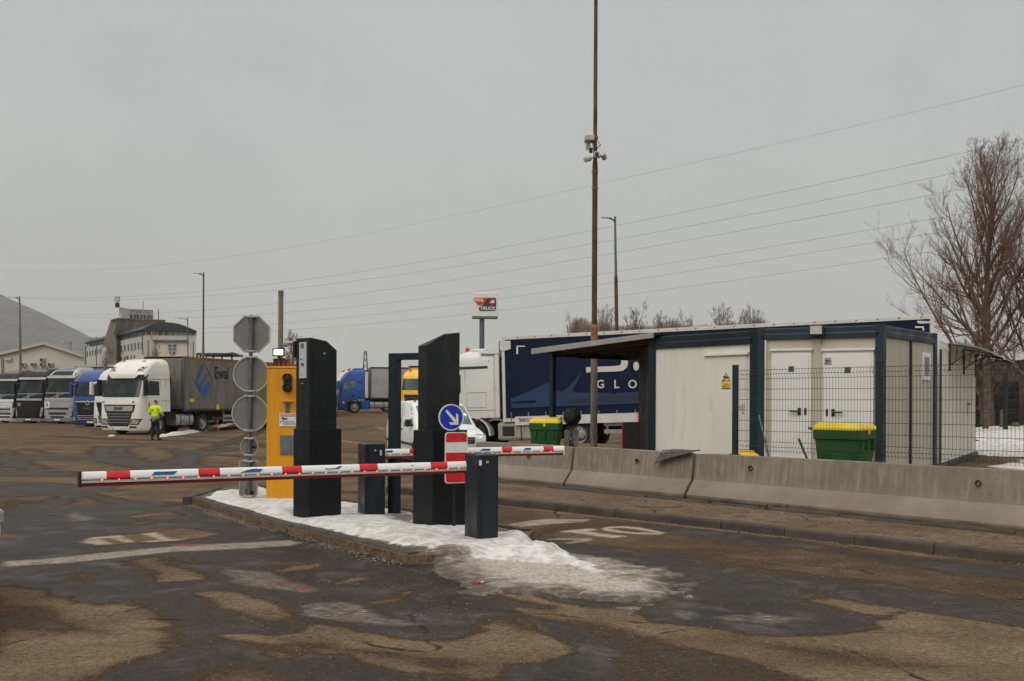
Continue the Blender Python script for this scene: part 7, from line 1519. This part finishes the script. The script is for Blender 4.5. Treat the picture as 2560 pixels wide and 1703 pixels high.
# fin tower
ft = lambda x, y, Yd=205.0: LP(x, y, Yd)
pts = [ft(x, y) for x, y in ((330, 860), (345, 800), (450, 478), (545, 458), (490, 690), (535, 800), (535, 1130), (395, 1130), (390, 880), (352, 866))]
vec = ft(1258, 486, 228.0) - ft(545, 458); m = MB(); m.prism(pts, vec); m.build('fin_tower', 'hotel_conc', o)
m = MB(); m.prism([ft(448, 478, 204.5), ft(545, 457, 204.5), ft(545, 440, 204.5), ft(470, 462, 204.5)], vec * 1.005); m.build('tower_rim', 'hotel_conc', o)
m = MB(); m.prism([ft(385, 880, 203.9), ft(425, 870, 203.9), ft(425, 960, 203.9), ft(400, 960, 203.9)], (0, .5, 0)); m.build('tower_window', 'hotel_glass', o)
m = MB(); a, b_ = ft(575, 455, 207), ft(622, 288, 207); m.box(a.x, b_.x, a.y, a.y + 4, a.z, b_.z); m.build('roof_kiosk', 'hotel_wall', o)
bq = [(628, 455), (1072, 470), (1072, 330), (628, 312)]; m = MB()
for k in range(10):
    t = k / 9; xb = lerp(628, 1072, t); yb, yt = lerp(455, 470, t), lerp(312, 330, t); Yd = lerp(208, 222, t); m.tube([ft(xb, yb, Yd), ft(xb, yt, Yd)], .12, 5)
    if k < 9: m.tube([ft(xb, yb if k % 2 else yt, Yd), ft(lerp(628, 1072, (k + 1) / 9), lerp(yt, yb, 1.0) if not k % 2 else yt, lerp(208, 222, (k + 1) / 9))], .10, 5)
for f_ in (0, .5, 1): m.tube([ft(628, lerp(455, 312, f_), 208), ft(1072, lerp(470, 330, f_), 222)], .14, 5)
m.build('billboard_truss', 'sign_rim', o); m = MB(); m.prism([ft(630, 385, 209), ft(1070, 400, 223), ft(1070, 332, 223), ft(630, 314, 209)], (0, .25, 0)); m.build('billboard_back', 'panel_light', o); m = MB(); m.prism([ft(630, 452, 209), ft(1070, 466, 223), ft(1070, 405, 223), ft(630, 392, 209)], (0, .25, 0)); m.build('billboard_back', 'hotel_glass', o)
m = MB(); m.tube([ft(552, 292, 206), ft(552, 130, 206)], .18, 6)
for dx in (-24, -8, 10, 22): m.box(ft(548 + dx, 200, 206).x - .26, ft(548 + dx, 200, 206).x + .26, ft(548, 200, 206).y - .3 - .01 * dx, ft(548, 200, 206).y + .3 - .01 * dx, ft(548, 205, 206).z, ft(548, 125, 206).z)
m.build('antenna', 'ac_white', o); m = MB(); m.tube([ft(552, 285, 206), ft(548, 225, 206)], .45, 6); m.build('antenna_equipment', 'dark_metal', o)
for x_, y0, y1, r_ in ((930, 480, 195, .10), (1155, 470, 312, .10)): m = MB(); m.tube([ft(x_, y0, 215), ft(x_, y1, 215)], r_, 5); m.build('roof_mast', 'sign_rim' if x_ < 1000 else 'rust', o)
m = MB(); m.tube([ft(918, 690, Yh - 1), ft(925, 985, Yh - 1)], .12, 6); m.tube([ft(80, 860, 235), ft(82, 1130, 235)], .12, 6); m.tube([ft(1660, 705, Yh), ft(1662, 665, Yh), ft(1715, 640, Yh)], .12, 6); m.build('downpipe', 'hotel_glass', o)
# blue roofed pavilion
org = P(*K7(1980, 1040), 140.0); org.z = 0; o = thing('pavilion', 'low open pavilion with a small pointed roof behind the grey trailer', 'building', org); LP2 = lambda x, y: P(*K7(x, y), 140.0) - org
a, b_ = LP2(1715, 975), LP2(2235, 960); m = MB(); m.box(a.x, b_.x, 0, 6, b_.z - .3, b_.z); m.build('flat_roof', 'hotel_roof', o); m = MB(); c = LP2(2170, 930); l_, r_ = LP2(2100, 972), LP2(2240, 972); m.loft([[V((l_.x, -.5, l_.z)), V((r_.x, -.5, l_.z)), V((r_.x, 6, l_.z)), V((l_.x, 6, l_.z))], [c + V((-.05, 2.7, 0)), c + V((.05, 2.7, 0)), c + V((.05, 2.8, 0)), c + V((-.05, 2.8, 0))]]); m.build('pointed_roof', 'hotel_roof', o)
for x_ in (1720, 1770, 1860, 1960, 2090, 2235): q = LP2(x_, 965); m = MB(); m.tube([(q.x, .1, 0), (q.x, .1, q.z)], .12, 6); m.build('post', 'frame_blue', o)
m = MB(); q = LP2(2000, 1000); m.box(a.x, b_.x, .05, .15, q.z - .08, q.z); m.build('rail', 'frame_blue', o)

# ------------------------------------------------------------------ lamp posts, mast sign, lattice tower
def lamp_post(label, xt, yt, xb, Yd, r0, arm, lower='mast_rust', upper='galv', split=.55, group='tall lamp posts', zb=0.0):
    top = P(xt, yt, Yd); b_ = XYp(xb, 1000, Yd); o = thing('street_lamp', label, 'street lamp', (b_.x, b_.y, zb), 0, group); dx = top.x - b_.x; H_ = top.z - zb
    m = MB(); m.tube([(0, 0, -.2), (dx * split, 0, H_ * split)], [r0, r0 * .85], 10); m.build('lower_pole', lower, o, smooth=40); m = MB(); m.tube([(dx * split, 0, H_ * split), (dx, 0, H_)], [r0 * .65, r0 * .5], 10); m.build('upper_pole', upper, o, smooth=40)
    if arm: m = MB(); m.tube([(dx, 0, H_ - .35), (dx + arm * .4, 0, H_ - .2), (dx + arm, 0, H_ - .12)], r0 * .35, 6); h = m.build('arm', upper, o); m = MB(); e = dx + arm; m.loft([[V((e - .5, y, H_ - .10 + z)) for y, z in ((-.1, 0), (.1, 0), (.07, .09), (-.07, .09))], [V((e + .2, y, H_ - .13 + z)) for y, z in ((-.16, 0), (.16, 0), (.1, .12), (-.1, .12))]]); m.build('lamp_head', 'ac_white', o, bev=.02)
    return o
lamp_post('slim two-tone lamp post with a tilted head rising behind the navy trailer', 1537.5, 541, 1546, 62, .13, -.38, 'mast_rust', 'galv', .72)
lamp_post('tall rust brown lamp post beside the office block', 509, 681, 507.5, 88, .13, -.45, 'mast_grey', 'mast_rust', .5)
lamp_post('tall lamp post in front of the pale gabled hall', 49, 741, 53.5, 90, .12, -.4, 'mast_grey', 'mast_grey', .75)
lamp_post('short street lamp in front of the office block gable', 469, 793, 471, 120, .11, -1.1, 'galv', 'galv', .5, 'low street lamps')
lamp_post('small street lamp between the gabled hall and the office block', 177, 853, 177, 150, .12, -1.2, 'galv', 'galv', .5, 'low street lamps')
lamp_post('small street lamp standing before the office block side wall', 241, 842, 241, 180, .14, -1.2, 'galv', 'galv', .5, 'low street lamps')
b_ = XYp(1204, 1000, 75.0); o = thing('mast_sign', 'white illuminated box sign on a grey mast above the white lorry', 'sign', (b_.x, b_.y, 0)); MM = mat_of(o); Kz = lambda x, y: hit(MM, 820 + x / 2.24, 700 + y / 2.24, 1, -.45)
m = MB(); m.tube([(0, 0, 0), (0, 0, Kz(860, 205).z)], .19, 16); m.build('mast', 'galv', o, smooth=40)
a, c = Kz(803, 205), Kz(951, 70); m = MB(); m.box(a.x, c.x, -.44, .44, a.z, c.z); bx = m.build('sign_box', 'sign_white', o, bev=.05); m = MB(); m.box(a.x + .04, c.x - .02, -.40, .40, a.z - .12, a.z - .001); m.build('box_base', 'panel_grey', o)
def spr(name, poly, mat, d): m = MB(); m.prism([V((Kz(*q).x, -.45 - d, Kz(*q).z)) for q in poly], (0, .012, 0)); return m.build(name, mat, bx)
spr('logo_field', [(893, 100), (938, 100), (942, 118), (940, 165), (932, 173), (850, 174), (843, 160), (865, 140)], 'mol_dark', .012)
spr('logo_border', [(815, 97), (893, 97), (880, 128), (852, 148), (836, 142), (818, 115)], 'sign_yellow', .010); spr('logo_border', [(818, 100), (889, 100), (877, 126), (852, 143), (838, 138), (821, 115)], 'mol_red', .018)
spr('logo_disc', [(920 + 16 * math.cos(t), 123 + 17 * math.sin(t)) for t in np.linspace(0, 2 * PI, 24)[:-1]], 'mol_red', .018); spr('truck_pictogram', [(909, 122), (920, 118), (921, 114), (930, 114), (931, 129), (908, 129)], 'sign_white', .024)
c = Kz(846, 114); textmesh('lettering', 'MOL', .34, 'sign_white', bx, FRONT(c.x, -.482, c.z), .004, bold=.012, shear=.2, sx=1.0); c = Kz(893, 160); textmesh('lettering', 'TRUCK', .34, 'sign_white', bx, FRONT(c.x, -.480, c.z), .004, bold=.010, shear=.2, sx=1.02)
b_ = XYp(913, 1000, 300.0); o = thing('lattice_tower', 'faint grey lattice tower far beyond the blue lorry', 'tower', (b_.x, b_.y, 0)); tz = P(913, 877, 300).z; m = MB()
for k in range(9):
    z0, z1 = tz * k / 9, tz * (k + 1) / 9; w0_, w1_ = lerp(1.3, .3, k / 9), lerp(1.3, .3, (k + 1) / 9)
    for sx_ in (-1, 1):
        for sy_ in (-1, 1): m.tube([(sx_ * w0_, sy_ * w0_, z0), (sx_ * w1_, sy_ * w1_, z1)], .10, 4)
    m.tube([(-w0_, -w0_, z0), (w1_, -w1_, z1)], .07, 4); m.tube([(w0_, -w0_, z0), (-w1_, -w1_, z1)], .07, 4)
m.build('lattice', 'galv', o)
# overhead cables
wl = [[(0, 676), (500, 652), (1380, 485), (1620, 434), (2100, 323), (2560, 212)], [(0, 740), (264, 745), (640, 714), (1380, 595), (1620, 549.6), (2100, 449), (2560, 348)], [(0, 742), (300, 750), (640, 730), (1380, 627), (1620, 584.5), (2100, 492.5), (2560, 394)], [(0, 776), (280, 787), (640, 763), (1380, 660), (1620, 618), (2100, 531), (2560, 440)],
      [(0, 778), (280, 794), (640, 788), (1380, 702.5), (1620, 667), (2100, 588), (2560, 506)], [(0, 811), (280, 824), (640, 815), (1380, 728), (1620, 694), (2100, 621), (2560, 545)], [(0, 812), (280, 829), (640, 831), (1380, 760), (1620, 729.6), (2100, 663.6), (2560, 594)]]
wlab = ['topmost and faintest overhead cable crossing the sky', 'second overhead cable from the top, crossing above the lamp post head', 'third overhead cable from the top', 'fourth overhead cable from the top, in the middle of the bundle', 'fifth overhead cable from the top', 'second lowest overhead cable, passing just above the white box sign', 'lowest overhead cable, passing behind the white box sign']
def curve_pts(pts, n=40):
    xs = np.array([p_[0] for p_ in pts], float); ys = np.array([p_[1] for p_ in pts], float); k = np.polyfit(xs / 1000, ys, 4); X_ = np.linspace(-60, 2640, n); return [(x, np.polyval(k, x / 1000)) for x in X_]
for i, w in enumerate(wl):
    pp = curve_pts(w); Yl, Yr = 260 + 6 * i, 105 + 3 * i; pts = []
    for x, y in pp: iv = lerp(1 / Yl, 1 / Yr, (x + 60) / 2700); pts.append(P(x, y, 1 / iv))
    cen = pts[len(pts) // 2]; m = MB(); m.tube([q - cen for q in pts], 0.021 if i else .015, 5); ob = m.build('overhead_cable', 'wire'); ob.location = cen; tag(ob, wlab[i], 'cable', 'overhead cables')

# ------------------------------------------------------------------ trees
def bare_tree(label, loc, H, spread, seed, nl=16, twig_r=.006, mats=('bark', 'twig'), dens=1.0, fork=.18, name='bare_tree', group='bare winter trees', trunk_r=None, lean=0.0, up=.05):
    """leader of about three quarters of the height; limbs fan out, long and low ones first, and sweep upward; three orders of twigs"""
    rr = random.Random(seed); o = thing(name, label, 'tree', loc, 0, group); tm, cm_ = MB(), MB(); R0 = trunk_r or H * .018
    def branch(p, d, ln, r, lvl):
        n = 6 if lvl < 2 else 4; pts = [p]; rad = [r]; dd = V(d)
        for k in range(n):
            j = .10 if lvl < 2 else .20
            dd = (dd + V((rr.uniform(-j, j), rr.uniform(-j, j), rr.uniform(-.3, 1.3) * up * (1 + .5 * lvl)))).normalized(); p = p + dd * (ln / n); pts.append(p); rad.append(max(twig_r * .45, r * (1 - .86 * (k + 1) / n)))
        (tm if lvl == 0 else cm_).tube(pts, rad, 8 if lvl == 0 else (5 if lvl == 1 else 3), caps=False)
        if lvl >= 4: return
        cnt = {0: nl, 1: int(11 * dens), 2: int(7 * dens), 3: int(4 * dens)}[lvl]
        for c in range(cnt):
            t = fork + (1 - fork) * (c + rr.random()) / cnt if lvl == 0 else rr.uniform(.15, 1.0); i = min(n - 1, int(t * n)); f_ = t * n - i; q = pts[i].lerp(pts[i + 1], f_); a = c * 2.4 + rr.uniform(-.5, .5) if lvl == 0 else rr.uniform(0, 2 * PI); ax = (pts[i + 1] - pts[i]).normalized(); s1 = ax.orthogonal().normalized(); s2 = ax.cross(s1); ang = lerp(1.0, .32, t) * rr.uniform(.85, 1.15) if lvl == 0 else rr.uniform(.4, .9)
            nd = (ax * math.cos(ang) + (s1 * math.cos(a) + s2 * math.sin(a)) * math.sin(ang)).normalized(); sub = lerp(rad[i], rad[i + 1], f_)
            l2 = (spread * lerp(1.15, .38, t) * rr.uniform(.75, 1.1)) if lvl == 0 else ln * rr.uniform(.28, .58) * (1.15 - .55 * t)
            branch(q, nd, l2, max(twig_r, min(sub * .6, R0 * .34)), lvl + 1)
    branch(V((0, 0, -.3)), V((lean, 0, 1)), H * .80, R0, 0)
    tm.build('trunk', mats[0], o, smooth=60); cm_.build('crown', mats[1], o); return o
bt = XYp(2478, 1000, 44.0); bare_tree('tall bare tree standing behind the awning of the white cabin', (bt.x, bt.y, PZ), (H0 + 5 - 335) / F * 44 + 2.1, 6.6, 21, 32, .0056, dens=1.2, fork=.20, trunk_r=.25, up=.15)
bt = XYp(2585, 1000, 43.0); bare_tree('bare tree rising at the picture edge next to the tallest tree', (bt.x, bt.y, PZ), (H0 + 5 - 400) / F * 43 + 2.0, 5.6, 33, 24, .0056, dens=1.15, fork=.18, trunk_r=.22, lean=.06, up=.15)
bt = XYp(2462, 1000, 46.0); bare_tree('leaning many-branched bare tree just in front of the tallest tree trunk', (bt.x, bt.y, PZ), 5.6, 3.4, 35, 14, .006, dens=1.0, fork=.15, trunk_r=.13, lean=-.14, up=.14)
far = [(1446, 806, 100, 'short bare tree top at the left of the slim lamp post'), (1500, 786, 98, 'bare tree top directly beside the slim lamp post base'), (1570, 776, 102, 'bare tree top with one long upright shoot, right of the slim lamp post'), (1660, 802, 100, 'small bare tree top above the middle of the navy trailer'), (1740, 798, 104, 'broad bare tree top over the trailer, first of the close-set clump'), (1790, 783, 106, 'highest bare tree top of the close-set clump over the trailer'), (1838, 790, 104, 'middle bare tree top of the close-set clump over the trailer'), (1890, 788, 106, 'last bare tree top of the close-set clump over the trailer')]
protos = [None, None]
for i, (px, py, Yd, lab) in enumerate(far):
    q = XYp(px, 1000, Yd); H_ = P(px, py, Yd).z
    if protos[i % 2] is None: t = bare_tree(lab, (q.x, q.y, 0), 11.5, 4.8, 50 + i, 24, .009, ('twig_far', 'twig_far'), .82, .22, up=.34, group='bare tree tops beyond the trailer'); protos[i % 2] = t; t.scale = (1.15, 1.15, H_ / 10.0)
    else: t = copy_tree(protos[i % 2]); t['label'] = lab; t.location = (q.x, q.y, 0); t.scale = (1.15 + .12 * (i % 3), 1.1, H_ / 10.0); t.rotation_euler = (0, 0, i * 1.3)
q = XYp(1660, 1000, 110.0); o = thing('treeline', 'blurred low line of bare winter treetops beyond the navy trailer', 'trees', (q.x, q.y, 0)); o['kind'] = 'stuff'; rr = random.Random(77); m = MB()
for k in range(5200):
    px = rr.uniform(1425, 1925); env = 812 - 16 * max(0, math.sin(px * .031) + .6 * math.sin(px * .083 + 1)) * (.5 if 1640 < px < 1680 else 1); Yd = rr.uniform(100, 116); b0 = XYp(px, 1000, Yd) - V((q.x, q.y, 0)); top = P(px, env + abs(rr.gauss(0, 12)), Yd).z; b0.z = top * rr.uniform(.45, .8)
    e = V((b0.x + rr.uniform(-.55, .55), b0.y, top)); w_ = rr.uniform(.008, .016); m.tube([b0, b0.lerp(e, .5) + V((rr.uniform(-.15, .15), 0, 0)), e], [w_ * 1.5, w_, w_ * .5], 3, caps=False)
m.build('twigs', 'twig_far', o)
q = XYp(735, 1000, 66.0); bare_tree('small bare tree showing between the amber cabinet and the first terminal', (q.x, q.y, 0), 7.2, 3.0, 71, 22, .009, ('twig_far', 'twig_far'), .9, .2, up=.12, group='small bare trees in the yard')
for px, Yd, H_, lab in ((270, 178, 11.5, 'small bare tree before the office block side wall'), (322, 176, 10.5, 'small bare tree at the foot of the concrete fin tower'), (395, 160, 12.5, 'small bare tree in front of the cream gable panel')):
    q = XYp(px, 1000, Yd); t = copy_tree(protos[0]); t['label'] = lab; t['group'] = 'small bare trees in the yard'; t.location = (q.x, q.y, 0); t.scale = (.8, .8, H_ / 11.0)
# thicket, hut and far fence at the right edge
q = XYp(2470, 1000, 52.0); o = thing('thicket', 'dark tangled thicket of bare shrubs behind the far fence', 'shrubs', (q.x, q.y, PZ)); rr = random.Random(5); m = MB()
for k in range(5200):
    x = rr.uniform(-2.6, 12); y = rr.uniform(0, 5); b0 = V((x, y, rr.uniform(0, 1.5))); hgt = rr.uniform(.5, 2.4); e = b0 + V((rr.uniform(-.8, .8), rr.uniform(-.5, .5), hgt)); w_ = rr.uniform(.01, .022); md = b0.lerp(e, .5) + V((rr.uniform(-.2, .2), rr.uniform(-.1, .1), .1)); m.tube([b0, md, e], [w_, w_ * .8, w_ * .3], 3, caps=False)
m.build('twigs', 'twig', o); o['kind'] = 'stuff'
qh = P(2452, 985, 49.0); o = thing('shed', 'dark timber shed with an orange boarded gable beside the white cabin', 'shed', (qh.x, qh.y, PZ)); MM = mat_of(o); h_ = lambda x, y: hit(MM, *Z6(x, y), 1, 0)
a, b_, c, d = h_(1352, 690), h_(1452, 690), h_(1398, 555), h_(1352, 620); m = MB(); m.prism([a, b_, c, V((a.x, 0, d.z))], (0, .2, 0)); m.build('gable', 'brick_orange', o)
m = MB(); m.prism([V((a.x - .6, .05, 0)), V((b_.x + 1.6, .05, 0)), V((b_.x + 1.6, .05, a.z - .02)), V((a.x - .6, .05, a.z - .02))], (0, 3, 0)); m.build('wall', 'hut_dark', o)
m = MB(); m.prism([c + V((-.05, -.12, .16)), b_ + V((.25, -.12, -.1)), b_ + V((.38, -.12, -.02)), c + V((0, -.12, .32))], (0, 3.3, 0)); m.prism([c + V((-1.2, -.12, -1.0)), c + V((-.02, -.12, .16)), c + V((-.02, -.12, .32)), c + V((-1.35, -.12, -.9))], (0, 3.3, 0)); m.build('roof', 'frame_blue', o)
a, b_ = h_(1376, 960), h_(1388, 770); m = MB(); m.box(a.x, b_.x, -.06, .04, max(0, a.z), b_.z); m.build('corner_board', 'brick_orange', o)
q = XYp(2520, 1000, 60.0); o = thing('board_fence', 'dark board wall closing off the ground behind the thicket', 'fence', (q.x, q.y, PZ)); zt_f = CAMZ - PZ + (1011 - 900) / F * 60; m = MB()
for k in range(90): m.box(-6 + k * .3, -6 + k * .3 + .285, 0, .03, -.3, zt_f + .02 * ((k * 7) % 3)); 
m.build('boards', 'hut_dark', o); m = MB(); m.box(-6, 21, .031, .1, zt_f - .5, zt_f - .4); m.build('rail', 'hut_dark', o)
q = P(2510, 1100, 30.0); o = thing('far_fence', 'thin dark mesh fence on posts standing beyond the snow patch', 'fence', (q.x, q.y, PZ)); MM = mat_of(o); zt_f = hit(MM, *Z6(1610, 612), 1, 0).z; m = MB()
for x in np.arange(-1.0, 9, .06): m.tube([(x, 0, .05), (x, 0, zt_f - .08)], .003, 3, caps=False)
for z in np.arange(.1, zt_f, .25): m.tube([(-1.0, 0, z), (9, 0, z)], .0035, 3, caps=False)
m.build('mesh_panel', 'fence', o)
for x in (0.05, 2.55, 5.05): m = MB(); m.box(x - .05, x + .05, -.04, .04, 0, zt_f); m.build('post', 'fence', o)
for i, (x, y0, y1) in enumerate(((1437, 960, 1225), (1582, 945, 1200), (1700, 1060, 1245))):
    q = P(*Z6(x, y1), 33.0); q.z = PZ; Hs = P(*Z6(x, y0), 33.0).z - PZ; o = thing('timber_post', ['grey timber post nearest the white cabin beyond the snow', 'slim grey timber post beside the far fence post', 'short stout timber post beyond the snow patch'][i], 'post', q, 0, 'timber posts'); m = MB(); m.tube([(0, 0, -.1), (.02, 0, Hs)], .11 if i != 1 else .07, 8); m.build('shaft', 'bark', o, smooth=40); m = MB(); m.tube([(.02, 0, Hs), (.02, 0, Hs + .03)], [.10 if i != 1 else .065, .06], 8); m.build('cap', 'wood_dark', o)
USE_HAZE, HAZE, EXPO = True, .00014, 0.0
# ------------------------------------------------------------------ camera, light, air
cam = bpy.data.cameras.new('camera'); co = bpy.data.objects.new('camera', cam); COL.objects.link(co)
cam.sensor_width = 36; cam.lens = 36 * F / 2560; cam.shift_y = (H0 - 851.5) / 2560; cam.clip_end = 20000; cam.clip_start = .1
co.matrix_world = Matrix.Translation((0, 0, CAMZ)) @ Matrix.Rotation(R(90), 4, 'X') @ Matrix.Rotation(RHO, 4, 'Z')
SC.camera = co
SUN_EL, SUN_AZ = R(48), R(215)          # high, behind the photographer's left shoulder
sd = bpy.data.lights.new('sun', 'SUN'); sd.energy = 1.15; sd.angle = R(40); sd.color = (1.0, .955, .88)
so = bpy.data.objects.new('sun', sd); COL.objects.link(so)
sv = V((math.sin(SUN_AZ) * math.cos(SUN_EL), math.cos(SUN_AZ) * math.cos(SUN_EL), math.sin(SUN_EL)))
so.rotation_euler = sv.to_track_quat('Z', 'Y').to_euler()
wd = bpy.data.worlds.new('World'); SC.world = wd; wd.use_nodes = True; nt = wd.node_tree
bg = nt.nodes.get('Background'); sky = nt.nodes.new('ShaderNodeTexSky'); sky.sky_type = 'NISHITA'; sky.sun_disc = False
sky.sun_elevation = SUN_EL; sky.sun_rotation = SUN_AZ; sky.dust_density = 4; sky.air_density = 1.0
hs = nt.nodes.new('ShaderNodeHueSaturation'); hs.inputs['Saturation'].default_value = .12; hs.inputs['Value'].default_value = .10; L(nt, sky.outputs[0], hs.inputs['Color'])
tc = nt.nodes.new('ShaderNodeTexCoord'); sp = nt.nodes.new('ShaderNodeSeparateXYZ'); L(nt, tc.outputs['Generated'], sp.inputs[0])
rp = nt.nodes.new('ShaderNodeValToRGB'); L(nt, sp.outputs['Z'], rp.inputs['Fac'])
els = rp.color_ramp.elements; stops = [(0.0, (.72, .70, .625)), (.06, (.69, .685, .63)), (.16, (.61, .63, .61)), (.30, (.515, .555, .56)), (.42, (.50, .535, .54)), (.62, (.95, .96, .96)), (1.0, (1.5, 1.48, 1.45))]
els[0].position, els[0].color = 0, (*stops[0][1], 1); els[1].position, els[1].color = 1, (*stops[-1][1], 1)
for p, c in stops[1:-1]: e = els.new(p); e.color = (*c, 1)
cl = noise(nt, tc.outputs['Generated'], 1.9, 6, .6, .8)
cm = nt.nodes.new('ShaderNodeMix'); cm.data_type = 'RGBA'; cm.blend_type = 'MULTIPLY'; cm.inputs['Factor'].default_value = 1
L(nt, rp.outputs[0], cm.inputs[6]); L(nt, mix(nt, maprange(nt, cl, .3, .7), (.93, .935, .945), (1.065, 1.06, 1.05)), cm.inputs[7])
fin = mix(nt, .12, cm.outputs[2], hs.outputs[0]); L(nt, fin, bg.inputs['Color']); bg.inputs['Strength'].default_value = 1.03
# haze: one closed box of thin air round everything
if USE_HAZE:
    mb = MB(); mb.box(-7300, 7300, -400, 7900, -7.5, 1150)
    hm = bpy.data.materials.new('haze'); hm.use_nodes = True; nt = hm.node_tree
    for n in list(nt.nodes):
        if n.type == 'BSDF_PRINCIPLED': nt.nodes.remove(n)
    out = [n for n in nt.nodes if n.type == 'OUTPUT_MATERIAL'][0]; pv = nt.nodes.new('ShaderNodeVolumePrincipled')
    pv.inputs['Color'].default_value = (.97, .97, .95, 1); pv.inputs['Density'].default_value = HAZE; pv.inputs['Anisotropy'].default_value = .2
    L(nt, pv.outputs[0], out.inputs['Volume'])
    o = mb.build('haze', hm); kind(o, 'stuff'); o['label'] = 'thin winter haze over the yard'
SC.view_settings.view_transform = 'Standard'; SC.view_settings.look = 'None'; SC.view_settings.exposure = EXPO; SC.view_settings.gamma = 1
SC.view_settings.use_curve_mapping = False
cy = SC.cycles; cy.use_denoising = True; cy.max_bounces = 6; cy.diffuse_bounces = 3; cy.glossy_bounces = 3; cy.transmission_bounces = 4; cy.volume_bounces = 0
cy.use_adaptive_sampling = True; cy.adaptive_threshold = .015; cy.caustics_reflective = False; cy.caustics_refractive = False; cy.sample_clamp_indirect = 4
